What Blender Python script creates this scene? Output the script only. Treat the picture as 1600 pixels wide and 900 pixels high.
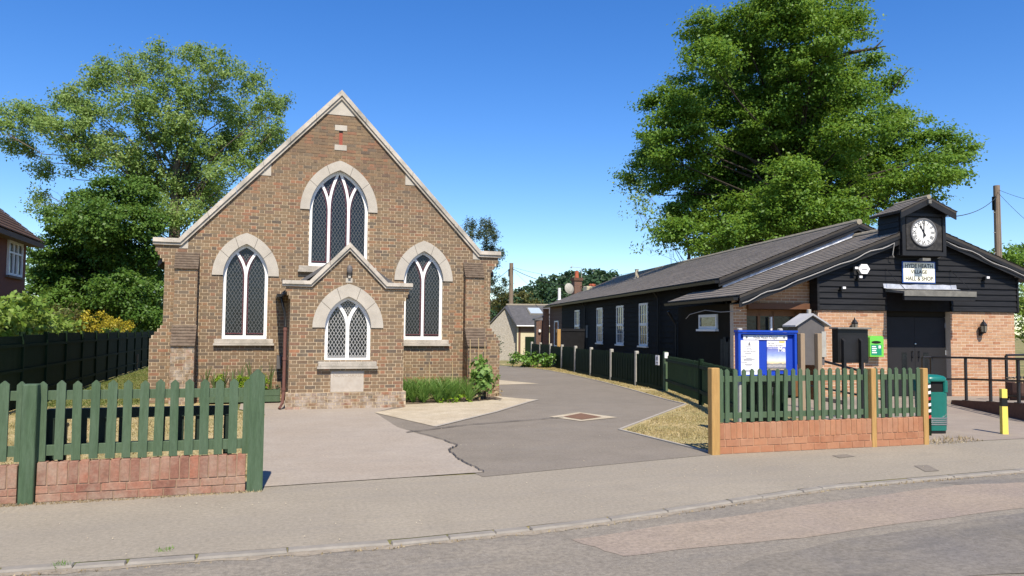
import bpy, bmesh, math, random
import numpy as np
from mathutils import Vector, Matrix

# ------------------------------------------------------------------ camera, sky, sun, exposure
scene = bpy.context.scene
for o in list(bpy.data.objects):
    bpy.data.objects.remove(o)
FPX, EYE, YAW, ROLL = 1200.0, 1.68, 18.0, 0.5
PITCH = math.degrees(math.atan(66 / 1200))
cam_d = bpy.data.cameras.new('camera')
cam = bpy.data.objects.new('camera', cam_d)
scene.collection.objects.link(cam)
CAMR = (Matrix.Rotation(math.radians(-YAW), 3, 'Z') @ Matrix.Rotation(math.radians(90 + PITCH), 3, 'X')
        @ Matrix.Rotation(math.radians(ROLL), 3, 'Z'))
cam.matrix_world = Matrix.Translation((0, 0, EYE)) @ CAMR.to_4x4()
cam_d.sensor_width = 36.0
cam_d.lens = 36.0 * FPX / 1600.0
cam_d.clip_start = 0.1
cam_d.clip_end = 6000.0
scene.camera = cam

SUN_EL = math.radians(51)
SUN_AZ = math.radians(180 + 6)          # clockwise from +Y: the sun stands behind the camera, a little to the left
world = bpy.data.worlds.new('World')
scene.world = world
world.use_nodes = True
wn, wl = world.node_tree.nodes, world.node_tree.links
wn.clear()
sky = wn.new('ShaderNodeTexSky')
sky.sky_type = 'NISHITA'
sky.sun_disc = False
sky.sun_elevation = SUN_EL
sky.sun_rotation = SUN_AZ
sky.altitude = 150.0
sky.air_density = 1.0
sky.dust_density = 0.15
sky.ozone_density = 4.0
bg = wn.new('ShaderNodeBackground')
bg.inputs['Strength'].default_value = 0.125
wo = wn.new('ShaderNodeOutputWorld')
hsv = wn.new('ShaderNodeHueSaturation')
hsv.inputs['Saturation'].default_value = 1.30
hsv.inputs['Hue'].default_value = 0.511
wl.new(sky.outputs[0], hsv.inputs['Color'])
wl.new(hsv.outputs[0], bg.inputs[0])
wl.new(bg.outputs[0], wo.inputs[0])
sun_d = bpy.data.lights.new('sun', 'SUN')
sun_d.energy = 5.0
sun_d.angle = math.radians(0.53)
sun_d.color = (1.0, 0.90, 0.76)
sun = bpy.data.objects.new('sun', sun_d)
scene.collection.objects.link(sun)
sdir = Vector((math.sin(SUN_AZ) * math.cos(SUN_EL), math.cos(SUN_AZ) * math.cos(SUN_EL), math.sin(SUN_EL)))
sun.rotation_euler = (-sdir).to_track_quat('-Z', 'Y').to_euler()
sun.location = sdir * 60
vs = scene.view_settings
vs.view_transform = 'Standard'
vs.look = 'None'
vs.gamma = 1.0
vs.exposure = 0.55
vs.use_curve_mapping = False

# ------------------------------------------------------------------ helpers
COL = scene.collection
RND = random.Random(7)


def ray(px, py):
    return CAMR @ Vector(((px - 800) / FPX, -(py - 450) / FPX, -1.0))


def gp(px, py, z=0.0):
    d = ray(px, py)
    t = (z - EYE) / d.z
    return Vector((d.x * t, d.y * t, z))


def at_d(px, py, d):
    return Vector((0, 0, EYE)) + ray(px, py) * d


def at_y(px, py, Y):
    d = ray(px, py)
    return Vector((0, 0, EYE)) + d * (Y / d.y)


def at_x(px, py, X):
    d = ray(px, py)
    return Vector((0, 0, EYE)) + d * (X / d.x)


class MB:
    """collects shapes that become one mesh object"""
    def __init__(s):
        s.v, s.f = [], []

    def add(s, V, F):
        n = len(s.v)
        s.v.extend([tuple(p) for p in V])
        s.f.extend([tuple(i + n for i in f) for f in F])
        return s

    def box(s, x0, x1, y0, y1, z0, z1):
        return s.add([(x0, y0, z0), (x1, y0, z0), (x1, y1, z0), (x0, y1, z0), (x0, y0, z1), (x1, y0, z1), (x1, y1, z1), (x0, y1, z1)],
                     [(3, 2, 1, 0), (4, 5, 6, 7), (0, 1, 5, 4), (1, 2, 6, 5), (2, 3, 7, 6), (3, 0, 4, 7)])

    def hexa(s, P):      # eight points, bottom loop then top loop
        return s.add(P, [(3, 2, 1, 0), (4, 5, 6, 7), (0, 1, 5, 4), (1, 2, 6, 5), (2, 3, 7, 6), (3, 0, 4, 7)])

    def cbox(s, x0, x1, y0, y1, z0, z1, c=0.006):     # box with chamfered vertical and top edges
        bot = [(x0 + c, y0), (x1 - c, y0), (x1, y0 + c), (x1, y1 - c), (x1 - c, y1), (x0 + c, y1), (x0, y1 - c), (x0, y0 + c)]
        cx, cy = (x0 + x1) / 2, (y0 + y1) / 2
        top = [(px - c * (1 if px > cx else -1), py - c * (1 if py > cy else -1)) for px, py in bot]
        V = [(p[0], p[1], z0) for p in bot] + [(p[0], p[1], z1 - c) for p in bot] + [(p[0], p[1], z1) for p in top]
        F = [tuple(range(7, -1, -1)), tuple(range(16, 24))]
        for k in range(2):
            for i in range(8):
                F.append((k * 8 + i, k * 8 + (i + 1) % 8, k * 8 + 8 + (i + 1) % 8, k * 8 + 8 + i))
        return s.add(V, F)

    def prism_y(s, poly, y0, y1):     # polygon in x,z extruded along y (counter-clockwise seen from -y)
        n = len(poly)
        V = [(x, y0, z) for x, z in poly] + [(x, y1, z) for x, z in poly]
        F = [tuple(range(n)), tuple(range(2 * n - 1, n - 1, -1))]
        F += [(i, i + n, (i + 1) % n + n, (i + 1) % n) for i in range(n)]
        return s.add(V, F)

    def prism_x(s, poly, x0, x1):     # polygon in y,z extruded along x
        n = len(poly)
        V = [(x0, y, z) for y, z in poly] + [(x1, y, z) for y, z in poly]
        F = [tuple(range(n - 1, -1, -1)), tuple(range(n, 2 * n))]
        F += [(i, (i + 1) % n, (i + 1) % n + n, i + n) for i in range(n)]
        return s.add(V, F)

    def prism_z(s, poly, z0, z1):
        n = len(poly)
        V = [(x, y, z0) for x, y in poly] + [(x, y, z1) for x, y in poly]
        F = [tuple(range(n - 1, -1, -1)), tuple(range(n, 2 * n))]
        F += [(i, (i + 1) % n, (i + 1) % n + n, i + n) for i in range(n)]
        return s.add(V, F)

    def tube(s, pts, rad, n=8, cap=True):
        pts = [Vector(p) for p in pts]
        if not hasattr(rad, '__len__'):
            rad = [rad] * len(pts)
        V, F = [], []
        up = Vector((0.13, 0.21, 0.97))
        for i, p in enumerate(pts):
            t = (pts[min(i + 1, len(pts) - 1)] - pts[max(i - 1, 0)])
            if t.length < 1e-9:
                t = Vector((0, 0, 1))
            t.normalize()
            a = t.cross(up if abs(t.dot(up)) < 0.95 else Vector((1, 0, 0))).normalized()
            b = t.cross(a)
            for k in range(n):
                w = 2 * math.pi * k / n
                V.append(p + (a * math.cos(w) + b * math.sin(w)) * rad[i])
        for i in range(len(pts) - 1):
            for k in range(n):
                F.append((i * n + k, i * n + (k + 1) % n, (i + 1) * n + (k + 1) % n, (i + 1) * n + k))
        if cap:
            F.append(tuple(range(n - 1, -1, -1)))
            F.append(tuple(range((len(pts) - 1) * n, len(pts) * n)))
        return s.add(V, F)

    def loft(s, rings, cap=True):
        n = len(rings[0])
        V = [p for r in rings for p in r]
        F = []
        for i in range(len(rings) - 1):
            for k in range(n):
                F.append((i * n + k, i * n + (k + 1) % n, (i + 1) * n + (k + 1) % n, (i + 1) * n + k))
        if cap:
            F.append(tuple(range(n - 1, -1, -1)))
            F.append(tuple(range((len(rings) - 1) * n, len(rings) * n)))
        return s.add(V, F)

    def lathe(s, prof, cx=0, cy=0, n=20):
        return s.loft([[(cx + r * math.cos(2 * math.pi * k / n), cy + r * math.sin(2 * math.pi * k / n), z) for k in range(n)] for r, z in prof])

    def sheet(s, poly, z):
        return s.add([(p[0], p[1], z) for p in poly], [tuple(range(len(poly)))])

    def mesh(s, name):
        me = bpy.data.meshes.new(name)
        me.from_pydata(s.v, [], s.f)
        me.update()
        return me

    def build(s, name, mat, parent=None, smooth=False, recalc=False):
        me = s.mesh(name)
        if recalc:
            bm = bmesh.new()
            bm.from_mesh(me)
            bmesh.ops.recalc_face_normals(bm, faces=bm.faces)
            bm.to_mesh(me)
            bm.free()
        return link(name, me, mat, parent, smooth)


def link(name, me, mat, parent=None, smooth=False):
    if mat is not None and not me.materials:
        me.materials.append(mat)
    if smooth:
        me.polygons.foreach_set('use_smooth', [True] * len(me.polygons))
    o = bpy.data.objects.new(name, me)
    COL.objects.link(o)
    if parent is not None:
        o.parent = parent
    return o


def thing(name, label, cat, loc=(0, 0, 0), rotz=0.0, group=None):
    o = bpy.data.objects.new(name, None)
    o.empty_display_size = 0.2
    COL.objects.link(o)
    o.location = loc
    o.rotation_euler = (0, 0, rotz)
    return tag(o, label, cat, group)


def tag(o, label, cat, group=None):
    o['label'] = label
    o['category'] = cat
    if group:
        o['group'] = group
    return o


def struct(o):
    o['kind'] = 'structure'
    return o


def stuff(o):
    o['kind'] = 'stuff'
    return o


def np_mesh(name, V, Q):
    """V (n,3) array, Q (m,k) array of faces"""
    V = np.asarray(V, dtype=np.float32)
    Q = np.asarray(Q, dtype=np.int32)
    k = Q.shape[1]
    me = bpy.data.meshes.new(name)
    me.vertices.add(len(V))
    me.vertices.foreach_set('co', V.ravel())
    me.loops.add(Q.size)
    me.loops.foreach_set('vertex_index', Q.ravel())
    me.polygons.add(len(Q))
    me.polygons.foreach_set('loop_start', np.arange(0, Q.size, k, dtype=np.int32))
    me.polygons.foreach_set('loop_total', np.full(len(Q), k, dtype=np.int32))
    me.update(calc_edges=True)
    return me


def text_mesh(body, size, mat, parent, loc, rot=(math.pi / 2, 0, 0), name='lettering', extrude=0.002, align='CENTER', sx=1.0, bold=0.0):
    cu = bpy.data.curves.new('txt', 'FONT')
    cu.body = body
    cu.size = size
    cu.align_x = align
    cu.align_y = 'CENTER'
    cu.extrude = extrude
    cu.offset = bold
    cu.resolution_u = 3
    t = bpy.data.objects.new('txt', cu)
    COL.objects.link(t)
    dg = bpy.context.evaluated_depsgraph_get()
    me = bpy.data.meshes.new_from_object(t.evaluated_get(dg))
    bpy.data.objects.remove(t)
    me.name = name
    me.materials.clear()
    o = link(name, me, mat, parent)
    o.location = loc
    o.rotation_euler = rot
    o.scale = (sx, 1, 1)
    return o


# ------------------------------------------------------------------ materials
def c4(c):
    return (c[0], c[1], c[2], 1.0)


def mul(c, k):
    return tuple(min(1.0, x * k) for x in c)


def mat(name, col, rough=0.8, var=0.15, scale=6.0, col2=None, scale2=0.8, amt2=0.5, bump=0.15, bscale=60.0, bdist=0.004,
        palette=None, spec=0.3, metallic=0.0, speck=None, speck_scale=220.0, speck_amt=0.06, stretch=None, local=False, streak=0.0, coat=0.0, grain=0.0, grain_scale=70.0, stain=None, stain_scale=1.6, stain_amt=0.3):
    m = bpy.data.materials.new(name)
    m.use_nodes = True
    N, L = m.node_tree.nodes, m.node_tree.links
    N.clear()
    out = N.new('ShaderNodeOutputMaterial')
    p = N.new('ShaderNodeBsdfPrincipled')
    L.new(p.outputs[0], out.inputs[0])
    p.inputs['Roughness'].default_value = rough
    p.inputs['Specular IOR Level'].default_value = spec
    p.inputs['Metallic'].default_value = metallic
    p.inputs['Coat Weight'].default_value = coat
    if local:
        tc = N.new('ShaderNodeTexCoord')
        vec = tc.outputs['Object']
    else:
        ge = N.new('ShaderNodeNewGeometry')
        vec = ge.outputs['Position']
    if stretch:
        mp = N.new('ShaderNodeMapping')
        mp.inputs['Scale'].default_value = stretch
        L.new(vec, mp.inputs[0])
        vec = mp.outputs[0]

    def noise(sc, detail=5.0, rgh=0.6, v_=None):
        n = N.new('ShaderNodeTexNoise')
        n.inputs['Scale'].default_value = sc
        n.inputs['Detail'].default_value = detail
        n.inputs['Roughness'].default_value = rgh
        L.new(v_ or vec, n.inputs['Vector'])
        return n.outputs['Fac']

    def ramp(fac, a, b, lo=0.35, hi=0.65):
        r = N.new('ShaderNodeValToRGB')
        r.color_ramp.elements[0].position = lo
        r.color_ramp.elements[1].position = hi
        r.color_ramp.elements[0].color = a
        r.color_ramp.elements[1].color = b
        L.new(fac, r.inputs[0])
        return r.outputs[0]

    def mix(kind, fac, a, b):
        x = N.new('ShaderNodeMix')
        x.data_type = 'RGBA'
        x.blend_type = kind
        for s, v in ((x.inputs[0], fac), (x.inputs[6], a), (x.inputs[7], b)):
            if hasattr(v, 'links'):
                L.new(v, s)
            else:
                s.default_value = v
        return x.outputs[2]

    if palette:
        g2 = N.new('ShaderNodeNewGeometry')
        oi = N.new('ShaderNodeObjectInfo')
        ad = N.new('ShaderNodeMath')
        ad.operation = 'ADD'
        L.new(g2.outputs['Random Per Island'], ad.inputs[0])
        L.new(oi.outputs['Random'], ad.inputs[1])
        fr = N.new('ShaderNodeMath')
        fr.operation = 'FRACT'
        L.new(ad.outputs[0], fr.inputs[0])
        r = N.new('ShaderNodeValToRGB')
        el = r.color_ramp.elements
        while len(el) < len(palette):
            el.new(0.5)
        for i, c in enumerate(palette):
            el[i].position = i / (len(palette) - 1)
            el[i].color = c4(c)
        L.new(fr.outputs[0], r.inputs[0])
        base = r.outputs[0]
    else:
        base = c4(col)
    a = ramp(noise(scale), (1 - var, 1 - var, 1 - var, 1), (1 + var, 1 + var, 1 + var, 1), 0.3, 0.7)
    base = mix('MULTIPLY', 1.0, base, a)
    if col2:
        f = ramp(noise(scale2, 6.0, 0.65), (0, 0, 0, 1), (amt2, amt2, amt2, 1), 0.42, 0.66)
        base = mix('MIX', f, base, c4(col2))
    if grain:
        g_ = ramp(noise(grain_scale, 3.0, 0.75), (1 - grain, 1 - grain, 1 - grain, 1), (1 + grain, 1 + grain, 1 + grain, 1), 0.34, 0.66)
        base = mix('MULTIPLY', 1.0, base, g_)
    if stain:
        mp2 = N.new('ShaderNodeMapping')
        mp2.inputs['Scale'].default_value = (0.35, 1.6, 1.0)
        L.new(vec, mp2.inputs[0])
        f = ramp(noise(stain_scale, 7.0, 0.7, mp2.outputs[0]), (0, 0, 0, 1), (stain_amt, stain_amt, stain_amt, 1), 0.50, 0.68)
        base = mix('MIX', f, base, c4(stain))
    if speck:
        f = ramp(noise(speck_scale, 2.0, 0.5), (0, 0, 0, 1), (1, 1, 1, 1), 0.70 - speck_amt, 0.74 - speck_amt)
        base = mix('MIX', f, base, c4(speck))
    L.new(base, p.inputs['Base Color'])
    if bump:
        b = N.new('ShaderNodeBump')
        b.inputs['Strength'].default_value = bump
        b.inputs['Distance'].default_value = bdist
        L.new(noise(bscale, 4.0, 0.7), b.inputs['Height'])
        L.new(b.outputs[0], p.inputs['Normal'])
    return m


def leaf_mat(name, cols, trans=0.35, rough=0.5, spec=0.35):
    m = bpy.data.materials.new(name)
    m.use_nodes = True
    N, L = m.node_tree.nodes, m.node_tree.links
    N.clear()
    out = N.new('ShaderNodeOutputMaterial')
    g2 = N.new('ShaderNodeNewGeometry')
    r = N.new('ShaderNodeValToRGB')
    el = r.color_ramp.elements
    while len(el) < len(cols):
        el.new(0.5)
    for i, c in enumerate(cols):
        el[i].position = i / (len(cols) - 1)
        el[i].color = c4(c)
    nz = N.new('ShaderNodeTexNoise')
    nz.inputs['Scale'].default_value = 0.55
    nz.inputs['Detail'].default_value = 3
    L.new(g2.outputs['Position'], nz.inputs['Vector'])
    ma = N.new('ShaderNodeMath')
    ma.operation = 'MULTIPLY_ADD'
    ma.inputs[1].default_value = 0.55
    L.new(g2.outputs['Random Per Island'], ma.inputs[0])
    mb = N.new('ShaderNodeMath')
    mb.operation = 'MULTIPLY_ADD'
    mb.inputs[1].default_value = 1.2
    mb.inputs[2].default_value = -0.38
    L.new(nz.outputs['Fac'], mb.inputs[0])
    L.new(mb.outputs[0], ma.inputs[2])
    L.new(ma.outputs[0], r.inputs[0])
    p = N.new('ShaderNodeBsdfPrincipled')
    p.inputs['Roughness'].default_value = rough
    p.inputs['Specular IOR Level'].default_value = spec
    L.new(r.outputs[0], p.inputs['Base Color'])
    t = N.new('ShaderNodeBsdfTranslucent')
    hs = N.new('ShaderNodeHueSaturation')
    hs.inputs['Hue'].default_value = 0.48
    hs.inputs['Value'].default_value = 1.3
    L.new(r.outputs[0], hs.inputs['Color'])
    L.new(hs.outputs[0], t.inputs['Color'])
    mx = N.new('ShaderNodeMixShader')
    mx.inputs[0].default_value = trans
    L.new(p.outputs[0], mx.inputs[1])
    L.new(t.outputs[0], mx.inputs[2])
    L.new(mx.outputs[0], out.inputs[0])
    return m


def glass_mat(name, col=(0.010, 0.013, 0.017), rough=0.07, spec=0.34):
    m = mat(name, col, rough=rough, var=0.3, scale=3.0, bump=0.5, bscale=9.0, bdist=0.006, spec=spec)
    return m


BRK = [(0.144, 0.099, 0.064), (0.211, 0.143, 0.083), (0.175, 0.123, 0.076), (0.231, 0.163, 0.094), (0.154, 0.115, 0.074), (0.241, 0.157, 0.088), (0.19, 0.141, 0.088), (0.251, 0.143, 0.079), (0.184, 0.128, 0.074), (0.128, 0.102, 0.073), (0.287, 0.138, 0.076), (0.103, 0.083, 0.064), (0.195, 0.149, 0.099)]
MAT = dict(
    brick=mat('chapel_brick', (0.2, 0.12, 0.07), 0.9, 0.16, 14, col2=(0.12, 0.085, 0.06), scale2=0.55, amt2=0.42, palette=BRK, bump=0.3, bscale=90),
    brick_worn=mat('worn_brick', (0.2, 0.12, 0.07), 0.92, 0.2, 14, col2=(0.42, 0.37, 0.32), scale2=5.0, amt2=0.75, palette=BRK, bump=0.4, bscale=70),
    mortar=mat('mortar', (0.46, 0.37, 0.25), 0.95, 0.10, 10, col2=(0.34, 0.26, 0.175), scale2=0.6, amt2=0.5),
    stone=mat('pale_stone', (0.43, 0.395, 0.335), 0.9, 0.08, 3, col2=(0.33, 0.30, 0.25), scale2=2.2, amt2=0.6, bump=0.25, bscale=120),
    coping=mat('weathered_coping', (0.43, 0.39, 0.33), 0.92, 0.12, 6, col2=(0.20, 0.185, 0.15), scale2=2.6, amt2=0.7, bump=0.35, bscale=50, speck=(0.10, 0.10, 0.09), speck_scale=40, speck_amt=0.03),
    plaque=mat('plaque_stone', (0.43, 0.39, 0.33), 0.9, 0.06, 4, col2=(0.32, 0.27, 0.215), scale2=3.5, amt2=0.6),
    engraved=mat('engraved_letters', (0.33, 0.28, 0.22), 0.95, 0.1),
    weather_brick=mat('sooty_weathering_tiles', (0.125, 0.092, 0.066), 0.9, 0.25, 12, col2=(0.19, 0.155, 0.115), scale2=6, amt2=0.4, bump=0.5, bscale=40, bdist=0.01),
    white=mat('white_paint', (0.78, 0.78, 0.76), 0.45, 0.03, 8, bump=0.05),
    glass=glass_mat('leaded_dark_glass'),
    maroon=mat('maroon_glass_border', (0.075, 0.018, 0.022), 0.25, 0.35, 30, spec=0.5, bump=0),
    lead=mat('lead_came', (0.13, 0.14, 0.145), 0.6, 0.1, 20, bump=0),
    lead_white=mat('pale_lead_came', (0.46, 0.46, 0.45), 0.55, 0.1, 20, bump=0),
    slate=mat('chapel_slate', (0.09, 0.09, 0.095), 0.7, 0.2, 5, col2=(0.06, 0.06, 0.06), scale2=1),
    red_tile=mat('red_tile', (0.28, 0.07, 0.045), 0.8, 0.2, 30),
    pipe=mat('brown_downpipe', (0.14, 0.065, 0.05), 0.5, 0.1, 9),
    dark=mat('dark_interior', (0.01, 0.01, 0.01), 0.9, 0.1),
    green=mat('green_fence_paint', (0.06, 0.1, 0.053), 0.7, 0.14, 5, palette=[(0.052, 0.090, 0.046), (0.060, 0.102, 0.054), (0.068, 0.108, 0.060), (0.057, 0.096, 0.048)], grain=0.08, grain_scale=20, col2=(0.085, 0.125, 0.08), scale2=2.5, amt2=0.5, bump=0.35, bscale=30, stretch=(6, 6, 0.7), spec=0.3),
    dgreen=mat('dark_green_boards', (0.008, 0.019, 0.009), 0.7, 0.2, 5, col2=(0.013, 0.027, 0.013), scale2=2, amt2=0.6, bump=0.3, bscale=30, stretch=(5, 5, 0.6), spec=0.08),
    bench=mat('bench_green_paint', (0.016, 0.03, 0.02), 0.55, 0.12, 8),
    oldpost=mat('grey_concrete_post', (0.36, 0.35, 0.31), 0.9, 0.15, 9),
    oak_wood=mat('new_timber_post', (0.40, 0.245, 0.085), 0.7, 0.14, 5, col2=(0.30, 0.165, 0.055), scale2=3, amt2=0.6, stretch=(8, 8, 0.9), bump=0.3, bscale=25),
    grey_wood=mat('weathered_timber', (0.30, 0.225, 0.15), 0.8, 0.15, 6, col2=(0.22, 0.17, 0.12), scale2=3, amt2=0.5, stretch=(8, 8, 0.8), bump=0.3, bscale=25),
    wall_brick=mat('low_wall_brick', (0.32, 0.12, 0.07), 0.9, 0.14, 10, col2=(0.31, 0.235, 0.175), scale2=3.4, amt2=0.75,
                   grain=0.12, grain_scale=40, palette=[(0.22, 0.10, 0.068), (0.27, 0.125, 0.082), (0.185, 0.08, 0.055), (0.26, 0.145, 0.10), (0.29, 0.115, 0.07)], bump=0.35, bscale=60),
    wall_brick_r=mat('new_wall_brick', (0.36, 0.155, 0.085), 0.9, 0.10, 10, col2=(0.44, 0.27, 0.17), scale2=2.0, amt2=0.35,
                     palette=[(0.31, 0.135, 0.072), (0.35, 0.16, 0.084), (0.28, 0.118, 0.062), (0.34, 0.17, 0.098)], bump=0.3, bscale=60),
    wall_mortar=mat('low_wall_mortar', (0.27, 0.18, 0.12), 0.95, 0.15, 12),
    wall_mortar_r=mat('new_wall_mortar', (0.42, 0.25, 0.15), 0.95, 0.12, 12),
    hbrick=mat('hall_brick', (0.4, 0.18, 0.1), 0.9, 0.12, 12, palette=[(0.395, 0.225, 0.125), (0.43, 0.27, 0.16), (0.365, 0.19, 0.102), (0.42, 0.245, 0.143), (0.33, 0.155, 0.083), (0.45, 0.29, 0.183)], bump=0.25, bscale=80),
    hmortar=mat('hall_mortar', (0.60, 0.49, 0.37), 0.95, 0.1, 10),
    dbrick=mat('dark_brick', (0.11, 0.06, 0.042), 0.9, 0.2, 12, palette=[(0.10, 0.055, 0.04), (0.13, 0.07, 0.046), (0.085, 0.05, 0.04)], bump=0.2),
    black=mat('black_stained_board', (0.013, 0.0135, 0.015), 0.55, 0.25, 4, col2=(0.024, 0.0245, 0.027), scale2=2.0, amt2=0.5, stretch=(0.6, 0.6, 7), bump=0.4, bscale=16, spec=0.15),
    black_side=mat('black_painted_brick', (0.0135, 0.0135, 0.0145), 0.8, 0.2, 6, bump=0.35, bscale=14, spec=0.08),
    brown_panel=mat('brown_render_panel', (0.020, 0.017, 0.012), 0.85, 0.1, 2, spec=0.08),
    bargeboard=mat('black_bargeboard', (0.014, 0.014, 0.015), 0.5, 0.2, 4, bump=0.2),
    steel=mat('black_steel_rail', (0.012, 0.012, 0.013), 0.4, 0.1, 8, spec=0.5),
    roof=mat('grey_brown_tile', (0.15, 0.135, 0.118), 0.85, 0.15, 9, col2=(0.165, 0.146, 0.12), scale2=0.9, amt2=0.5,
             palette=[(0.20, 0.175, 0.145), (0.235, 0.207, 0.172), (0.215, 0.187, 0.155), (0.255, 0.222, 0.183)], bump=0.3, bscale=50),
    roof_under=mat('roof_felt', (0.05, 0.045, 0.04), 0.9, 0.1),
    ridge=mat('mortared_ridge_tile', (0.27, 0.24, 0.18), 0.9, 0.2, 9),
    flash=mat('lead_flashing', (0.42, 0.44, 0.47), 0.42, 0.2, 7, col2=(0.25, 0.26, 0.28), scale2=5, amt2=0.5, bump=0.5, bscale=9, bdist=0.02, metallic=0.3),
    greyboard=mat('grey_canopy_board', (0.17, 0.165, 0.145), 0.8, 0.2, 7, col2=(0.10, 0.1, 0.09), scale2=6, amt2=0.6),
    door=mat('charcoal_door', (0.022, 0.0215, 0.023), 0.6, 0.08, 4, spec=0.15),
    brownbeam=mat('brown_beam', (0.115, 0.052, 0.026), 0.6, 0.1, 4),
    brownframe=mat('brown_timber_frame', (0.16, 0.075, 0.03), 0.5, 0.1, 6),
    clockface=mat('clock_face', (0.80, 0.80, 0.77), 0.4, 0.03, 8, bump=0),
    ink=mat('black_ink', (0.012, 0.012, 0.012), 0.5, 0.1, bump=0),
    greyink=mat('grey_ink', (0.16, 0.16, 0.17), 0.6, 0.1, bump=0),
    rim=mat('grey_clock_rim', (0.13, 0.13, 0.135), 0.4, 0.1),
    sign=mat('cream_sign', (0.80, 0.78, 0.64), 0.5, 0.03, 6, bump=0),
    signblue=mat('blue_sign_border', (0.03, 0.09, 0.32), 0.5, 0.05, bump=0),
    blue=mat('blue_board', (0.010, 0.055, 0.40), 0.4, 0.05, 6, bump=0.03),
    blue_felt=mat('blue_felt', (0.010, 0.048, 0.38), 0.85, 0.08, 40, bump=0.1),
    paper=mat('white_paper', (0.76, 0.76, 0.76), 0.7, 0.02, 6, bump=0),
    orange=mat('orange_print', (0.75, 0.5, 0.12), 0.6, 0.04, bump=0),
    aed=mat('green_cabinet', (0.14, 0.52, 0.07), 0.35, 0.04, 6, bump=0),
    aed_label=mat('dark_green_label', (0.015, 0.24, 0.13), 0.4, 0.04, bump=0),
    bin=mat('teal_plastic', (0.006, 0.125, 0.10), 0.32, 0.06, 9, col2=(0.012, 0.17, 0.14), scale2=3, amt2=0.35, spec=0.5, bump=0.05),
    chrome=mat('brushed_band', (0.4, 0.41, 0.42), 0.3, 0.1, 9, metallic=0.8),
    yellow=mat('yellow_plastic', (0.72, 0.58, 0.11), 0.45, 0.05, 6),
    blackp=mat('black_plastic', (0.012, 0.012, 0.012), 0.4, 0.1),
    red=mat('red_print', (0.5, 0.05, 0.05), 0.5, 0.1, bump=0),
    whiteplastic=mat('white_plastic', (0.74, 0.74, 0.74), 0.4, 0.03, bump=0.02),
    cable=mat('grey_cable', (0.36, 0.35, 0.33), 0.6, 0.1, bump=0),
    grey_box=mat('grey_painted_box', (0.105, 0.098, 0.095), 0.6, 0.1, 5),
    grey_roof=mat('pale_grey_roof_board', (0.36, 0.36, 0.365), 0.6, 0.1, 6),
    lamp_glass=mat('lantern_glass', (0.16, 0.15, 0.12), 0.15, 0.1, spec=0.6, bump=0),
    render=mat('pebbledash', (0.44, 0.41, 0.355), 0.95, 0.25, 22, bump=1.0, bscale=26, bdist=0.05, col2=(0.26, 0.235, 0.19), scale2=16, amt2=0.8),
    cream=mat('cream_wall', (0.55, 0.50, 0.34), 0.85, 0.06, 4),
    redhouse=mat('red_painted_brick', (0.16, 0.030, 0.022), 0.85, 0.15, 14, palette=[(0.15, 0.028, 0.022), (0.18, 0.036, 0.026), (0.13, 0.025, 0.02)], bump=0.3, bscale=40),
    soffit=mat('brown_soffit', (0.14, 0.10, 0.075), 0.8, 0.1),
    redroof=mat('brown_clay_tile', (0.13, 0.075, 0.05), 0.9, 0.25, 10, bump=0.4, bscale=20),
    pole=mat('telegraph_pole_wood', (0.20, 0.155, 0.115), 0.9, 0.2, 6, stretch=(6, 6, 0.4)),
    wire=mat('black_wire', (0.03, 0.035, 0.03), 0.6, 0.1, bump=0),
    bark=mat('bark', (0.040, 0.033, 0.024), 0.95, 0.3, 6, bump=0.8, bscale=9, bdist=0.03, stretch=(3, 3, 0.7)),
    bark_pale=mat('pale_bark', (0.13, 0.105, 0.08), 0.95, 0.3, 6, bump=0.7, bscale=9, bdist=0.03, stretch=(3, 3, 0.7)),
    terracotta=mat('chimney_pot', (0.40, 0.11, 0.06), 0.85, 0.1),
    cane=mat('bamboo_cane', (0.42, 0.32, 0.17), 0.7, 0.1),
    # ground
    grass=mat('lawn_grass', (0.13, 0.14, 0.045), 0.95, 0.25, 8, col2=(0.36, 0.28, 0.13), scale2=0.5, amt2=0.9, bump=0.8, bscale=60, bdist=0.02),
    drylawn=mat('parched_lawn', (0.43, 0.345, 0.18), 0.95, 0.22, 7, grain=0.2, col2=(0.21, 0.205, 0.075), scale2=0.9, amt2=0.75, bump=0.8, bscale=70, bdist=0.02),
    pavement=mat('old_pavement_tarmac', (0.2751, 0.243, 0.1872), 0.92, 0.09, 2.2, grain=0.16, grain_scale=26, stain=(0.19, 0.175, 0.155), col2=(0.235, 0.209, 0.165), scale2=0.55, amt2=0.8, bump=0.5, bscale=170, bdist=0.006, speck=(0.36, 0.33, 0.29), speck_scale=130, speck_amt=0.05),
    apron=mat('pinkish_tarmac', (0.312, 0.272, 0.222), 0.92, 0.07, 2.0, grain=0.13, grain_scale=26, stain=(0.25, 0.22, 0.19), col2=(0.285, 0.24, 0.187), scale2=0.6, amt2=0.7, bump=0.45, bscale=170, bdist=0.006, speck=(0.38, 0.34, 0.30), speck_scale=130, speck_amt=0.05),
    drive=mat('grey_drive_tarmac', (0.1785, 0.156, 0.1242), 0.9, 0.07, 2.0, grain=0.15, grain_scale=26, stain=(0.215, 0.198, 0.175), col2=(0.21, 0.184, 0.148), scale2=0.5, amt2=0.7, bump=0.45, bscale=170, bdist=0.006, speck=(0.27, 0.25, 0.22), speck_scale=130, speck_amt=0.04),
    road=mat('road_tarmac', (0.2226, 0.197, 0.1548), 0.9, 0.10, 1.6, grain=0.24, grain_scale=24, stain=(0.145, 0.137, 0.125), stain_amt=0.5, col2=(0.188, 0.168, 0.138), scale2=0.45, amt2=0.8, bump=0.6, bscale=120, bdist=0.008, speck=(0.32, 0.30, 0.27), speck_scale=110, speck_amt=0.07),
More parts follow.
